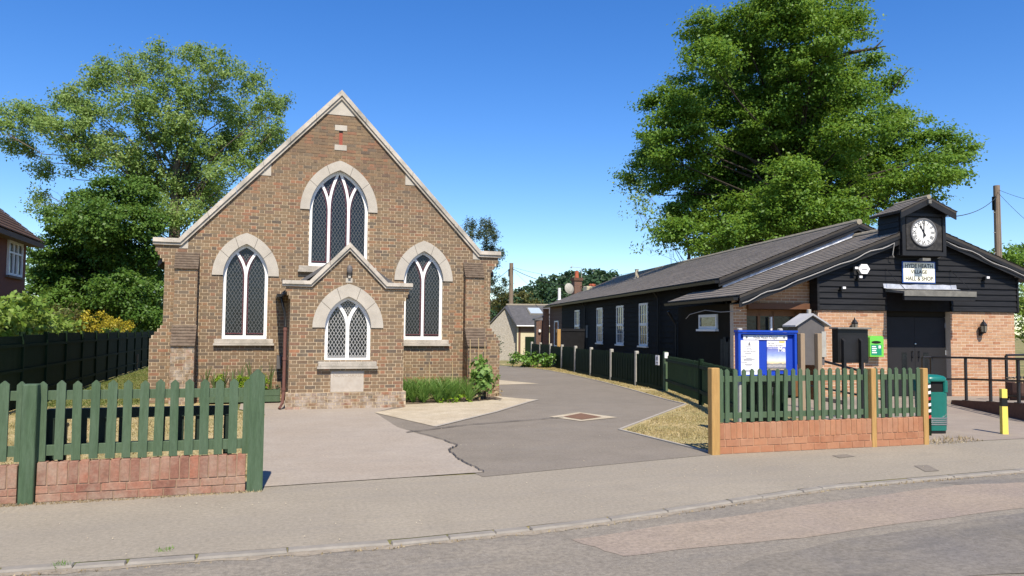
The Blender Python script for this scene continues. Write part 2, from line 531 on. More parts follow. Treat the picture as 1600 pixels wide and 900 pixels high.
    road_pink=mat('pink_road_patch', (0.2814, 0.23, 0.1746), 0.9, 0.08, 2.0, grain=0.22, grain_scale=24, stain=(0.21, 0.185, 0.16), col2=(0.225, 0.185, 0.16), scale2=0.6, amt2=0.6, bump=0.6, bscale=120, bdist=0.008, speck=(0.36, 0.31, 0.27), speck_scale=110, speck_amt=0.07),
    road_dark=mat('dark_road_patch', (0.1764, 0.158, 0.1278), 0.9, 0.12, 1.2, grain=0.24, grain_scale=24, stain=(0.105, 0.10, 0.093), stain_amt=0.7, col2=(0.17, 0.157, 0.142), scale2=0.7, amt2=0.8, bump=0.6, bscale=120, bdist=0.008, speck=(0.25, 0.23, 0.21), speck_scale=110, speck_amt=0.05),
    concrete=mat('cream_concrete', (0.43, 0.375, 0.275), 0.95, 0.12, 4, grain=0.2, grain_scale=50, col2=(0.33, 0.27, 0.18), scale2=1.4, amt2=0.7, bump=0.5, bscale=90, bdist=0.008, speck=(0.5, 0.45, 0.36), speck_scale=90, speck_amt=0.06),
    edging=mat('concrete_edging', (0.33, 0.305, 0.265), 0.95, 0.12, 8),
    kerb=mat('worn_kerb_stone', (0.245, 0.225, 0.192), 0.95, 0.15, 6, col2=(0.19, 0.175, 0.15), scale2=4, amt2=0.6, bump=0.7, bscale=40, bdist=0.01),
    rust=mat('rusty_cover', (0.16, 0.09, 0.055), 0.85, 0.2, 18, bump=0.6, bscale=60),
    tar=mat('tar_seal', (0.062, 0.057, 0.052), 0.7, 0.2, 9),
    forecourt=mat('forecourt_tarmac', (0.27, 0.232, 0.19), 0.92, 0.09, 3, grain=0.12, col2=(0.23, 0.19, 0.16), scale2=0.8, amt2=0.6, bump=0.5, bscale=120, bdist=0.006),
    soil=mat('dry_soil', (0.17, 0.13, 0.09), 0.95, 0.3, 14, bump=0.9, bscale=40, bdist=0.03),
    hill=mat('wooded_hill', (0.02, 0.045, 0.015), 0.95, 0.3, 0.2, bump=0),
    L_oak=leaf_mat('oak_leaf', [(0.055, 0.128, 0.016), (0.105, 0.215, 0.024), (0.155, 0.28, 0.035), (0.21, 0.34, 0.06)], 0.46),
    L_ash=leaf_mat('ash_leaf', [(0.11, 0.20, 0.045), (0.175, 0.29, 0.07), (0.25, 0.365, 0.10), (0.34, 0.44, 0.18)], 0.45),
    L_dense=leaf_mat('maple_leaf', [(0.042, 0.10, 0.016), (0.075, 0.16, 0.022), (0.115, 0.215, 0.035), (0.155, 0.26, 0.055)], 0.4),
    L_con=leaf_mat('grey_green_leaf', [(0.035, 0.06, 0.025), (0.06, 0.09, 0.04), (0.10, 0.13, 0.06)], 0.25),
    L_hedge=leaf_mat('climber_leaf', [(0.10, 0.19, 0.025), (0.17, 0.28, 0.04), (0.26, 0.37, 0.08), (0.36, 0.44, 0.15)], 0.4),
    L_olive=leaf_mat('olive_leaf', [(0.07, 0.08, 0.02), (0.11, 0.115, 0.03), (0.15, 0.14, 0.04)]),
    L_yellow=leaf_mat('yellow_leaf', [(0.20, 0.22, 0.02), (0.42, 0.36, 0.03), (0.55, 0.45, 0.04)]),
    L_far=leaf_mat('far_wood_leaf', [(0.022, 0.050, 0.020), (0.035, 0.075, 0.028), (0.055, 0.105, 0.035)], 0.2),
    L_strap=leaf_mat('strap_leaf', [(0.06, 0.14, 0.03), (0.12, 0.24, 0.045), (0.20, 0.33, 0.08), (0.34, 0.42, 0.17)], 0.4),
    L_iris=leaf_mat('sword_leaf', [(0.06, 0.11, 0.03), (0.10, 0.16, 0.05), (0.19, 0.17, 0.08)]),
    L_lime=leaf_mat('lime_conifer', [(0.12, 0.22, 0.015), (0.2, 0.33, 0.02), (0.28, 0.40, 0.03)]),
    L_bush=leaf_mat('laurel_leaf', [(0.06, 0.14, 0.02), (0.11, 0.22, 0.03), (0.18, 0.30, 0.06)], 0.2, 0.35, 0.5),
    L_dead=leaf_mat('dry_leaf', [(0.20, 0.14, 0.07), (0.32, 0.25, 0.14), (0.42, 0.36, 0.22)], 0.2),
    L_grass=leaf_mat('grass_blade', [(0.23, 0.225, 0.085), (0.42, 0.35, 0.16), (0.58, 0.49, 0.28)], 0.4),
    L_grassg=leaf_mat('green_grass_blade', [(0.09, 0.13, 0.03), (0.14, 0.18, 0.045), (0.25, 0.24, 0.09)], 0.3),
)
M = MAT
# old, sooty pointing high in the gable: the mortar itself is darker there, with an uneven lower edge
_m = MAT['mortar']
_N, _L = _m.node_tree.nodes, _m.node_tree.links
_p = [n for n in _N if n.type == 'BSDF_PRINCIPLED'][0]
_src = _p.inputs['Base Color'].links[0].from_socket
_g = _N.new('ShaderNodeNewGeometry')
_x = _N.new('ShaderNodeSeparateXYZ')
_L.new(_g.outputs['Position'], _x.inputs[0])
_n = _N.new('ShaderNodeTexNoise')
_n.inputs['Scale'].default_value = 1.1
_L.new(_g.outputs['Position'], _n.inputs['Vector'])
_a = _N.new('ShaderNodeMath')
_a.operation = 'MULTIPLY_ADD'
_a.inputs[1].default_value = 2.6
_L.new(_n.outputs['Fac'], _a.inputs[0])
_L.new(_x.outputs['Z'], _a.inputs[2])
_r = _N.new('ShaderNodeMapRange')
_r.inputs['From Min'].default_value = 5.6
_r.inputs['From Max'].default_value = 7.2
_L.new(_a.outputs[0], _r.inputs['Value'])
_k = _N.new('ShaderNodeMix')
_k.data_type = 'RGBA'
_L.new(_r.outputs[0], _k.inputs[0])
_L.new(_src, _k.inputs[6])
_k.inputs[7].default_value = (0.21, 0.145, 0.095, 1)
_L.new(_k.outputs[2], _p.inputs['Base Color'])

# poster of sea and sunset: flat print
pm = bpy.data.materials.new('sunset_print')
pm.use_nodes = True
N, L = pm.node_tree.nodes, pm.node_tree.links
pp = N['Principled BSDF']
pp.inputs['Roughness'].default_value = 0.6
tc = N.new('ShaderNodeTexCoord')
sx = N.new('ShaderNodeSeparateXYZ')
L.new(tc.outputs['Generated'], sx.inputs[0])
nz = N.new('ShaderNodeTexNoise')
nz.inputs['Scale'].default_value = 5
mp = N.new('ShaderNodeMapping')
mp.inputs['Scale'].default_value = (1, 1, 4)
L.new(tc.outputs['Generated'], mp.inputs[0])
L.new(mp.outputs[0], nz.inputs['Vector'])
ma = N.new('ShaderNodeMath')
ma.operation = 'MULTIPLY_ADD'
ma.inputs[1].default_value = 0.16
L.new(nz.outputs['Fac'], ma.inputs[0])
L.new(sx.outputs['Z'], ma.inputs[2])
cr = N.new('ShaderNodeValToRGB')
el = cr.color_ramp.elements
for i, (p_, c_) in enumerate([(0.08, (0.45, 0.36, 0.2)), (0.17, (0.10, 0.10, 0.13)), (0.26, (0.45, 0.42, 0.40)), (0.33, (0.16, 0.16, 0.19)), (0.40, (0.75, 0.62, 0.35)), (0.52, (0.62, 0.66, 0.72)), (0.75, (0.28, 0.36, 0.62)), (1.0, (0.16, 0.18, 0.46))]):
    if i > 1:
        el.new(0.5)
for e_, (p_, c_) in zip(el, [(0.08, (0.45, 0.36, 0.2)), (0.17, (0.10, 0.10, 0.13)), (0.26, (0.45, 0.42, 0.40)), (0.33, (0.16, 0.16, 0.19)), (0.40, (0.75, 0.62, 0.35)), (0.52, (0.62, 0.66, 0.72)), (0.75, (0.28, 0.36, 0.62)), (1.0, (0.16, 0.18, 0.46))]):
    e_.position = p_
    e_.color = c4(c_)
L.new(ma.outputs[0], cr.inputs[0])
L.new(cr.outputs[0], pp.inputs['Base Color'])
M['poster'] = pm
# ------------------------------------------------------------------ ground, road, pavement
RZ = -0.022                                   # road level below the pavement
KX = [-60, -14, -1.66, 0.95, 2.63, 4.12, 5.96, 9.03, 16, 24, 70]
KY = [6.9, 6.35, 6.17, 6.12, 6.26, 6.59, 7.02, 7.2, 7.6, 8.2, 12.0]


def kerb_y(x):
    return float(np.interp(x, KX, KY))


def ground_z(y):
    return float(np.interp(y, [36, 56, 5000], [0.0, -0.6, -0.6]))


xs = [-3000, -300, -60] + [x for x in KX if -60 < x < 70] + [40, 70, 300, 3000]
rows = []
for x in xs:
    ky = kerb_y(x)
    rows.append([(x, -400, -0.30), (x, ky - 0.4, -0.30), (x, ky + 0.08, -0.004), (x, 36, -0.004), (x, 56, -0.604), (x, 400, -0.604), (x, 5000, -0.604)])
b = MB()
V = [p for r in rows for p in r]
nr = 7
b.add(V, [(i * nr + j, (i + 1) * nr + j, (i + 1) * nr + j + 1, i * nr + j + 1) for i in range(len(xs) - 1) for j in range(nr - 1)])
struct(b.build('ground', M['grass']))

kx = np.linspace(-40, 60, 201)
b = MB()
nk = len(kx)
b.add([(x, kerb_y(x) + 0.02, RZ) for x in kx] + [(x, kerb_y(x) - 3.2, RZ + 0.05) for x in kx] + [(x, -14, RZ) for x in kx],
      [(i + nk * (j + 1), i + 1 + nk * (j + 1), i + 1 + nk * j, i + nk * j) for i in range(nk - 1) for j in range(2)])
struct(b.build('road', M['road']))


def road_z(x, y):
    d = kerb_y(x) - y
    return RZ + 0.05 * min(1, max(0, (d + 0.02) / 3.22))


def wig(pts, n, amp, rnd):
    out = []
    for i in range(len(pts) - 1):
        for k in range(n):
            t = k / n
            out.append((pts[i][0] + (pts[i + 1][0] - pts[i][0]) * t + rnd.uniform(-amp, amp), pts[i][1] + (pts[i + 1][1] - pts[i][1]) * t + rnd.uniform(-amp, amp)))
    out.append(pts[-1])
    return out


def road_sheet(name, pts, m, lift):
    """polygon on the cambered road given by photo pixels, finely cut so that it follows the camber"""
    P = [Vector((q_[0], q_[1], 0)) for q_ in wig([tuple(gp(px, py, -0.03).xy) for px, py in pts + pts[:1]], 7, 0.018, random.Random(len(pts)))[:-1]]
    bm = bmesh.new()
    bm.faces.new([bm.verts.new((p.x, p.y, 0)) for p in P])
    bmesh.ops.triangulate(bm, faces=bm.faces)
    bmesh.ops.subdivide_edges(bm, edges=bm.edges, cuts=2, use_grid_fill=True)
    for v in bm.verts:
        v.co.z = road_z(v.co.x, v.co.y) + lift
    bmesh.ops.recalc_face_normals(bm, faces=bm.faces)
    if sum(f.normal.z for f in bm.faces) < 0:
        bmesh.ops.reverse_faces(bm, faces=bm.faces)
    me = bpy.data.meshes.new(name)
    bm.to_mesh(me)
    bm.free()
    return struct(link(name, me, m))


road_sheet('road_patch', [(893, 846), (972, 874), (1250, 846), (1600, 798), (1700, 780), (1700, 752), (1500, 760), (1450, 766), (1180, 804)], M['road_pink'], 0.003)
road_sheet('road_patch', [(1120, 910), (1180, 880), (1330, 848), (1480, 826), (1700, 790), (1700, 905), (1400, 915)], M['road_dark'], 0.005)
road_sheet('road_patch', [(1470, 757), (1580, 768), (1700, 762), (1700, 742), (1600, 748)], M['road_dark'], 0.0025)

# kerb stones, one by one
kerb = struct(bpy.data.objects.new('kerb', None))
COL.objects.link(kerb)
x = -12.0
rk = random.Random(3)
while x < 20:
    ln = rk.uniform(0.30, 0.85)
    x1 = x + ln - rk.uniform(0.004, 0.016)
    y0, y1 = kerb_y(x), kerb_y(x1)
    w, t = 0.075, rk.uniform(-0.004, 0.004) + 0.005
    jy = rk.uniform(-0.016, 0.016)
    c = 0.014
    q = [(x, y0 - 0.02 + jy), (x1, y1 - 0.02 + jy), (x1, y1 + w + jy), (x, y0 + w + jy)]
    b = MB()
    ring = lambda z, i, e: [(q[0][0] + e, q[0][1] + i, z), (q[1][0] - e, q[1][1] + i, z), (q[2][0] - e, q[2][1], z), (q[3][0] + e, q[3][1], z)]
    b.loft([ring(-0.25, 0, 0), ring(t - c, 0, 0), ring(t, c, 0.008)])
    b.build('kerb_stone', M['kerb'], kerb)
    x += ln
# dirt washed into the channel
b = MB()
rk = random.Random(5)
ptsA, ptsB = [], []
for x in np.linspace(-12, 20, 260):
    ky = kerb_y(x)
    ptsA.append((x, ky + 0.01, RZ + 0.012))
    ptsB.append((x, ky - 0.05 - 0.07 * rk.random() ** 2, RZ + 0.004))
n = len(ptsA)
b.add(ptsA + ptsB, [(i + n, i + 1 + n, i + 1, i) for i in range(n - 1)])
struct(b.build('gutter_silt', mat('gutter_silt', (0.25, 0.215, 0.165), 0.95, 0.25, 14, bump=0.8, bscale=50, bdist=0.01)))


def gsheet(name, pts, m, z, world_pts=None):
    b = MB()
    P = world_pts if world_pts else [gp(*p) for p in pts]
    A = sum(P[i][0] * P[(i + 1) % len(P)][1] - P[(i + 1) % len(P)][0] * P[i][1] for i in range(len(P)))
    if A < 0:
        P = P[::-1]
    b.sheet([(p[0], p[1]) for p in P], z)
    me = b.mesh(name)
    bm = bmesh.new()
    bm.from_mesh(me)
    bmesh.ops.triangulate(bm, faces=bm.faces)
    bm.to_mesh(me)
    bm.free()
    return struct(link(name, me, m))


# pavement strip
kx2 = np.linspace(-40, 60, 120)
b = MB()
n = len(kx2)
b.add([(x, kerb_y(x) + 0.10, 0.0) for x in kx2] + [(x, 8.75 if x < 3 else (9.35 if x < 20 else 10.5 + (x - 20) * 0.08), 0.0) for x in kx2],
      [(i, i + 1, i + 1 + n, i + n) for i in range(n - 1)])
struct(b.build('pavement', M['pavement']))
# driveway sheets, each a few millimetres over the one below
gsheet('driveway', [], M['drive'], 0.004, [(2.45, 8.55), (5.95, 9.26), (5.80, 11.97), (9.35, 15.77), (9.49, 16.9), (10.15, 20.2), (10.7, 23.3), (11.2, 27.0), (11.45, 30.5), (11.3, 33.6), (10.6, 35.6), (5.2, 35.6), (5.2, 17.0), (2.0, 17.0), (1.9, 12.6)])
gsheet('parking_apron', [], M['apron'], 0.008, [(0.05, 8.62), *[tuple(gp(*q).xy) for q in ((756, 738.5), (735, 728), (715, 718), (700, 704), (715, 697), (690, 688), (640, 674))], (2.25, 13.2), (2.2, 15.63), (2.96, 16.9), (3.0, 18.9), (-0.4, 18.9), (-0.4, 16.9), (0.1, 15.8), (0.02, 11.5)])
gsheet('concrete_path', [], M['concrete'], 0.012, [(2.18, 15.62), (2.9, 13.06), (4.6, 15.1), (5.95, 16.98), (6.42, 17.55), (6.05, 18.0), (5.75, 18.6), (5.75, 19.6), (3.0, 18.9), (2.98, 16.5)])
gsheet('concrete_path', [], M['concrete'], 0.010, [(5.9, 22.4), (8.35, 22.85), (7.4, 25.3), (6.0, 26.2)])
b = MB()          # pale strip edging the concrete
for (p, q) in (((2.9, 13.06), (4.6, 15.1)), ((4.6, 15.1), (5.95, 16.98)), ((5.95, 16.98), (6.42, 17.55))):
    d = (Vector(q) - Vector(p)).normalized()
    nn = Vector((-d.y, d.x)) * 0.07
    b.add([(p[0], p[1], 0.016), (q[0], q[1], 0.016), (q[0] + nn.x, q[1] + nn.y, 0.016), (p[0] + nn.x, p[1] + nn.y, 0.016)], [(0, 1, 2, 3)])
struct(b.build('path_edging', M['edging']))


def ribbon(name, pts, w, z, m, rnd=None):
    b = MB()
    P = [Vector((p[0], p[1])) for p in pts]
    l, r = [], []
    for i, p in enumerate(P):
        t = (P[min(i + 1, len(P) - 1)] - P[max(0, i - 1)]).normalized()
        ww = w * (rnd.uniform(0.5, 1.3) if rnd else 1)
        l.append((p.x - t.y * ww, p.y + t.x * ww, z))
        r.append((p.x + t.y * ww, p.y - t.x * ww, z))
    n = len(P)
    b.add(r + l, [(i, i + 1, i + 1 + n, i + n) for i in range(n - 1)])
    return struct(b.build(name, m))


rr = random.Random(11)
ribbon('tar_seam', wig([gp(635, 677), gp(730, 665), gp(820, 658), gp(880, 653)], 8, 0.010, rr), 0.020, 0.022, M['tar'], rr)
ribbon('tar_seam', wig([gp(640, 674), gp(690, 688), gp(715, 697), gp(700, 704), gp(715, 718), gp(735, 728), gp(756, 739)], 7, 0.016, rr), 0.011, 0.0225, M['tar'], rr)
# drain cover: concrete collar with a rusty square lid
gsheet('drain_collar', [(858, 652), (905, 645), (965, 653), (908, 659)], M['concrete'], 0.013)
gsheet('drain_cover', [(880, 652.2), (908, 646.8), (940, 652.8), (909, 657)], M['rust'], 0.018)
for q in ([(1300, 712), (1322, 710), (1336, 713.5), (1312, 716)], [(1428, 728), (1450, 727), (1468, 736), (1446, 737.5)]):
    gsheet('pavement_cover', q, M['drive'], 0.005)
# lawns
gsheet('lawn', [], M['drylawn'], 0.002, [(6.02, 9.36), (9.8, 9.36), (10.0, 14.5), (11.2, 18.0), (11.1, 19.5), (12.3, 27), (14, 37), (11.2, 37.0), (11.3, 33.6), (11.45, 30.5), (11.2, 27.0), (10.7, 23.3), (10.15, 20.2), (9.49, 16.9), (9.35, 15.77), (5.84, 11.97)])
gsheet('lawn', [], M['drylawn'], 0.002, [(-4.7, 8.6), (0.0, 8.6), (0.0, 15.8), (-0.5, 16.9), (-0.5, 18.4), (-2.5, 18.4), (-4.7, 16.5)])
b = MB()
edge = [(5.97, 9.36), (5.80, 11.97), (9.35, 15.77), (9.49, 16.9), (10.15, 20.2), (10.7, 23.3), (11.2, 27.0), (11.45, 30.5), (11.3, 33.6)]
for p, q in zip(edge[:-1], edge[1:]):
    d = (Vector(q) - Vector(p)).normalized()
    nn = Vector((d.y, -d.x)) * 0.05
    b.hexa([(p[0], p[1], -0.05), (p[0] + nn.x, p[1] + nn.y, -0.05), (q[0] + nn.x, q[1] + nn.y, -0.05), (q[0], q[1], -0.05),
            (p[0], p[1], 0.02), (p[0] + nn.x, p[1] + nn.y, 0.02), (q[0] + nn.x, q[1] + nn.y, 0.02), (q[0], q[1], 0.02)])
struct(b.build('lawn_edging', M['edging'], recalc=True))
gsheet('forecourt', [], M['forecourt'], 0.003, [(9.75, 9.36), (18, 9.36), (26, 9.5), (26, 22), (12.5, 22), (11.4, 18), (10.2, 14.0)])
gsheet('flower_bed', [], M['soil'], 0.020, [(3.0, 17.05), (4.9, 17.55), (5.6, 17.9), (5.6, 18.75), (3.0, 18.75)])


def blades(name, poly, n, hmin, hmax, m, seed, parent=None, wid=0.012, z0=0.0, exclude=None):
    """upright grass blades spread over a polygon: one mesh"""
    r = np.random.default_rng(seed)
    P = np.array([(p[0], p[1]) for p in poly])
    lo, hi = P.min(0), P.max(0)
    pts = np.zeros((0, 2))
    while len(pts) < n:
        q = lo + (hi - lo) * r.random((n * 2, 2))
        inside = np.zeros(len(q), bool)
        j = len(P) - 1
        for i in range(len(P)):
            c = ((P[i, 1] > q[:, 1]) != (P[j, 1] > q[:, 1])) & (q[:, 0] < (P[j, 0] - P[i, 0]) * (q[:, 1] - P[i, 1]) / (P[j, 1] - P[i, 1] + 1e-12) + P[i, 0])
            inside ^= c
            j = i
        pts = np.vstack([pts, q[inside]])
    pts = pts[:n]
    # patchy: thin out by a smooth field
    f = np.sin(pts[:, 0] * 2.1 + 1.3 * np.sin(pts[:, 1] * 1.7)) + np.sin(pts[:, 1] * 2.9 + pts[:, 0]) + r.normal(0, 0.8, n)
    h = hmin + (hmax - hmin) * np.clip(0.5 + 0.28 * f, 0, 1) * r.random(n)
    a = r.random(n) * 2 * np.pi
    w = wid * (0.6 + 0.8 * r.random(n))
    lean = h * r.normal(0, 0.55, n)
    la = r.random(n) * 2 * np.pi
    z = np.full(n, z0)
    A = np.stack([pts[:, 0] - np.cos(a) * w, pts[:, 1] - np.sin(a) * w, z], 1)
    B = np.stack([pts[:, 0] + np.cos(a) * w, pts[:, 1] + np.sin(a) * w, z], 1)
    T = np.stack([pts[:, 0] + np.cos(la) * lean, pts[:, 1] + np.sin(la) * lean, z + h], 1)
    V = np.stack([A, B, T], 1).reshape(-1, 3)
    Q = np.arange(3 * n).reshape(-1, 3)
    return link(name, np_mesh(name, V, Q), m, parent)


g1 = stuff(blades('grass', [(6.05, 9.45), (9.7, 9.45), (9.9, 14.5), (11.0, 18.0), (11.0, 19.3), (10.25, 20.2), (9.58, 16.9), (9.45, 15.7), (5.92, 11.9)], 26000, 0.012, 0.05, M['L_grass'], 1))
tag(g1, 'parched yellow grass on the lawn corner beside the drive', 'grass')
g2 = stuff(blades('grass', [(-4.6, 8.75), (-0.05, 8.75), (-0.05, 15.5), (-0.6, 17), (-2.6, 18.3), (-4.6, 18.3)], 26000, 0.012, 0.05, M['L_grass'], 2))
tag(g2, 'parched lawn grass behind the left green picket fence', 'grass')
g3 = stuff(blades('grass', [(-4.55, 18.3), (-2.4, 18.3), (-2.4, 36), (-4.5, 36)], 15000, 0.02, 0.06, M['L_grassg'], 3, wid=0.02))
tag(g3, 'greener grass strip between the dark fence and the chapel side', 'grass')
g4 = stuff(blades('grass', [(10.3, 20.3), (11.2, 20.3), (12.2, 27), (13.4, 36), (11.3, 36), (11.4, 33.6), (11.55, 30.5), (11.3, 27.0), (10.8, 23.3)], 9000, 0.02, 0.06, M['L_grass'], 4, wid=0.02))
tag(g4, 'dry grass verge along the long dark green fence', 'grass')
g5 = stuff(blades('weeds', [(-3.4, 8.28), (0.05, 8.38), (0.05, 8.47), (-3.4, 8.44)], 1500, 0.008, 0.04, M['L_dead'], 5, wid=0.008))
tag(g5, 'dead weeds and litter along the foot of the left low brick wall', 'weeds')
g6 = stuff(blades('weeds', [(9.75, 9.15), (10.9, 9.3), (10.95, 9.75), (9.85, 9.6)], 260, 0.015, 0.10, M['L_dead'], 6, wid=0.008))
tag(g6, 'dry straw-coloured weeds in front of the teal litter bin', 'weeds')
g7 = stuff(blades('weeds', [(x, kerb_y(x) - 0.04) for x in np.linspace(-3, 9, 40)] + [(x, kerb_y(x) - 0.10) for x in np.linspace(9, -3, 40)], 700, 0.008, 0.035, M['L_dead'], 8, wid=0.009, z0=RZ))
tag(g7, 'dry weeds and dust caught in the road channel along the kerb', 'weeds')
for k, (px, py) in enumerate(((257, 866), (97, 890))):
    p = gp(px, py, -0.03)
    lb = ['green weed sprouting from the kerb, the larger of two', 'small green weed sprouting from the kerb near the picture corner'][k]
    w = blades('weed', [(p.x - 0.06, p.y - 0.05), (p.x + 0.06, p.y - 0.05), (p.x + 0.06, p.y + 0.05), (p.x - 0.06, p.y + 0.05)], 90, 0.03, 0.10 - 0.03 * k, M['L_strap'], 9 + k, wid=0.008, z0=RZ)
    tag(w, lb, 'weed')
# pebbles and grit
rk = np.random.default_rng(21)
b = MB()
for k in range(260):
    x = rk.uniform(-3.5, 10)
    y = kerb_y(x) + rk.uniform(0.15, 2.2) if rk.random() < 0.5 else rk.uniform(8.8, 15)
    if y > 8.5 and not (0.2 < x < 5.6):
        continue
    s = rk.uniform(0.002, 0.006)
    b.hexa([(x - s, y - s, 0.01), (x + s, y - s * .6, 0.01), (x + s, y + s, 0.01), (x - s * .7, y + s, 0.01), (x - s * .6, y - s * .5, 0.012 + s), (x + s * .5, y - s * .3, 0.012 + s), (x + s * .4, y + s * .5, 0.012 + s), (x - s * .4, y + s * .5, 0.012 + s)])
tag(stuff(b.build('grit', M['concrete'])), 'scattered pale grit on the drive and pavement', 'grit')
# ------------------------------------------------------------------ brickwork
def brick_mesh(w, h, d, name='brick'):
    b = MB()
    c = 0.003
    b.add([(0, 0.0, 0), (w, 0.0, 0), (w, 0.0, h), (0, 0.0, h), (0, d, 0), (w, d, 0), (w, d, h), (0, d, h)],
          [(0, 1, 2, 3), (1, 5, 6, 2), (4, 0, 3, 7), (3, 2, 6, 7), (4, 5, 1, 0)])
    return b.mesh(name)


def brickwork(parent, ivals, z0, z1, m_brick, m_mortar, mp=lambda u, d, z: (u, d, z), course=0.075, bond='flemish', thick=0.3,
              parts=0, seed=1, slab=True, off=0.0, share=None):
    """courses of real bricks standing 8 mm proud of a mortar slab; mp maps (along, depth, height) to local space.
    The first `parts` whole stretchers are objects of their own (front walls only), the rest one mesh."""
    r = random.Random(seed)
    jb = MB()
    sb = MB()
    row = 0
    z = z0
    made = 0
    J = 0.0125
    me = share
    while z < z1 - 0.02:
        h = min(course, z1 - z)
        for (a, c) in ivals(z + h / 2):
            if c - a < 0.02:
                continue
            if slab:
                P = [mp(a, 0.005, z), mp(c, 0.005, z), mp(c, thick, z), mp(a, thick, z), mp(a, 0.005, z + h), mp(c, 0.005, z + h), mp(c, thick, z + h), mp(a, thick, z + h)]
                sb.hexa(P)
            if bond == 'flemish':
                seq = [0.2105, 0.098]
                u = -20.25 + (0.16875 if row % 2 else 0) + off
                unit = 0.3375
            else:
                seq = [0.2105]
                unit = 0.225
                u = -20.25 + (0.1125 if row % 2 else 0) + off
            u += math.floor((a - u) / unit) * unit
            k = 0
            while u < c:
                w = seq[k % len(seq)]
                x0, x1 = max(u, a + 0.002), min(u + w, c - 0.002)
                if x1 - x0 > 0.03:
                    e = r.uniform(-0.002, 0.0025)
                    if me is not None and made < parts and abs((x1 - x0) - 0.2105) < 1e-6 and h == course:
                        o = bpy.data.objects.new('brick', me)
                        COL.objects.link(o)
                        o.parent = parent
                        o.location = mp(x0, e, z + J / 2)
                        made += 1
                    else:
                        za, zb = z + J / 2, z + h - J / 2
                        P = [mp(x0, e, za), mp(x1, e, za), mp(x1, e, zb), mp(x0, e, zb), mp(x0, 0.03, za), mp(x1, 0.03, za), mp(x1, 0.03, zb), mp(x0, 0.03, zb)]
                        jb.add(P, [(0, 1, 2, 3), (1, 5, 6, 2), (4, 0, 3, 7), (3, 2, 6, 7), (4, 5, 1, 0)])
                u += w + J
                k += 1
        z += course
        row += 1
    if slab:
        sb.build('wall', m_mortar, parent)
    if jb.v:
        stuff(jb.build('brickwork', m_brick, parent))
    return made


def sub_iv(ivs, cut):
    out = []
    for a, b in ivs:
        for c, d in [cut]:
            if d <= a or c >= b:
                out.append((a, b))
            else:
                if c > a:
                    out.append((a, c))
                if d < b:
                    out.append((d, b))
    return out


class Arch:
    """pointed opening: centre c, half width w, sill s, spring p, arc radius R"""
    def __init__(self, c, w, s, p, R):
        self.c, self.w, self.s, self.p, self.R = c, w, s, p, R
        self.rise = math.sqrt(max(0, R * R - (R - w) ** 2))

    def cut(self, z, grow=0.06):
        if z < self.s or z > self.p + self.rise + grow:
            return None
        if z <= self.p:
            return (self.c - self.w, self.c + self.w)
        h = z - self.p
        Rg = self.R + grow
        if h >= Rg:
            return None
        x = math.sqrt(Rg * Rg - h * h) - (self.R - self.w)
        return (self.c - x, self.c + x) if x > 0 else None

    def arc(self, side, extra=0.0, n=14):
        """points from the spring to the apex"""
        R = self.R + extra
        tm = math.acos((self.R - self.w) / R)
        return [(self.c + side * (self.w - self.R + R * math.cos(tm * i / n)), self.p + R * math.sin(tm * i / n)) for i in range(n + 1)]

    def outline(self, n=14):       # counter-clockwise from lower left, seen from -y
        return [(self.c - self.w, self.s), (self.c + self.w, self.s)] + self.arc(1, 0, n) + self.arc(-1, 0, n)[::-1][1:]


def band(b, path, wl, wr, y0, y1, closed=False):
    """strip along a path in x,z with widths to the left and right, between depths y0 and y1"""
    P = [Vector((p[0], p[1])) for p in path]
    n = len(P)
    Lp, Rp = [], []
    for i in range(n):
        if closed:
            t0, t1 = P[i] - P[i - 1], P[(i + 1) % n] - P[i]
        else:
            t0 = P[i] - P[i - 1] if i > 0 else P[1] - P[0]
            t1 = P[i + 1] - P[i] if i < n - 1 else t0
        t0, t1 = t0.normalized(), t1.normalized()
        n0, n1 = Vector((-t0.y, t0.x)), Vector((-t1.y, t1.x))
        m = (n0 + n1)
        m = m.normalized() if m.length > 1e-6 else n0
        k = 1 / max(0.45, m.dot(n0))
        Lp.append(P[i] + m * wl * k)
        Rp.append(P[i] - m * wr * k)
    V = [(p.x, y0, p.y) for p in Rp] + [(p.x, y0, p.y) for p in Lp] + [(p.x, y1, p.y) for p in Rp] + [(p.x, y1, p.y) for p in Lp]
    F = []
    rng = range(n) if closed else range(n - 1)
    for i in rng:
        j = (i + 1) % n
        F += [(i, j, j + n, i + n), (i + 2 * n, i + 3 * n, j + 3 * n, j + 2 * n), (i, i + 2 * n, j + 2 * n, j), (i + n, j + n, j + 3 * n, i + 3 * n)]
    if not closed:
        F += [(0, n, 3 * n, 2 * n), (n - 1, 3 * n - 1, 4 * n - 1, 2 * n - 1)]
    b.add(V, F)


def inset(poly, d):
    P = [Vector(p) for p in poly]
    n = len(P)
    out = []
    for i in range(n):
        t0, t1 = (P[i] - P[i - 1]), (P[(i + 1) % n] - P[i])
        if t0.length < 1e-7 or t1.length < 1e-7:
            continue
        t0, t1 = t0.normalized(), t1.normalized()
        n0, n1 = Vector((-t0.y, t0.x)), Vector((-t1.y, t1.x))
        m = (n0 + n1)
        m = m.normalized() if m.length > 1e-6 else n0
        out.append(P[i] + m * d / max(0.35, m.dot(n0)))
    return [(p.x, p.y) for p in out]


def pip(poly, X, Z):
    P = np.array(poly)
    ins = np.zeros(len(X), bool)
    j = len(P) - 1
    for i in range(len(P)):
        c = ((P[i, 1] > Z) != (P[j, 1] > Z)) & (X < (P[j, 0] - P[i, 0]) * (Z - P[i, 1]) / (P[j, 1] - P[i, 1] + 1e-12) + P[i, 0])
        ins ^= c
        j = i
    return ins


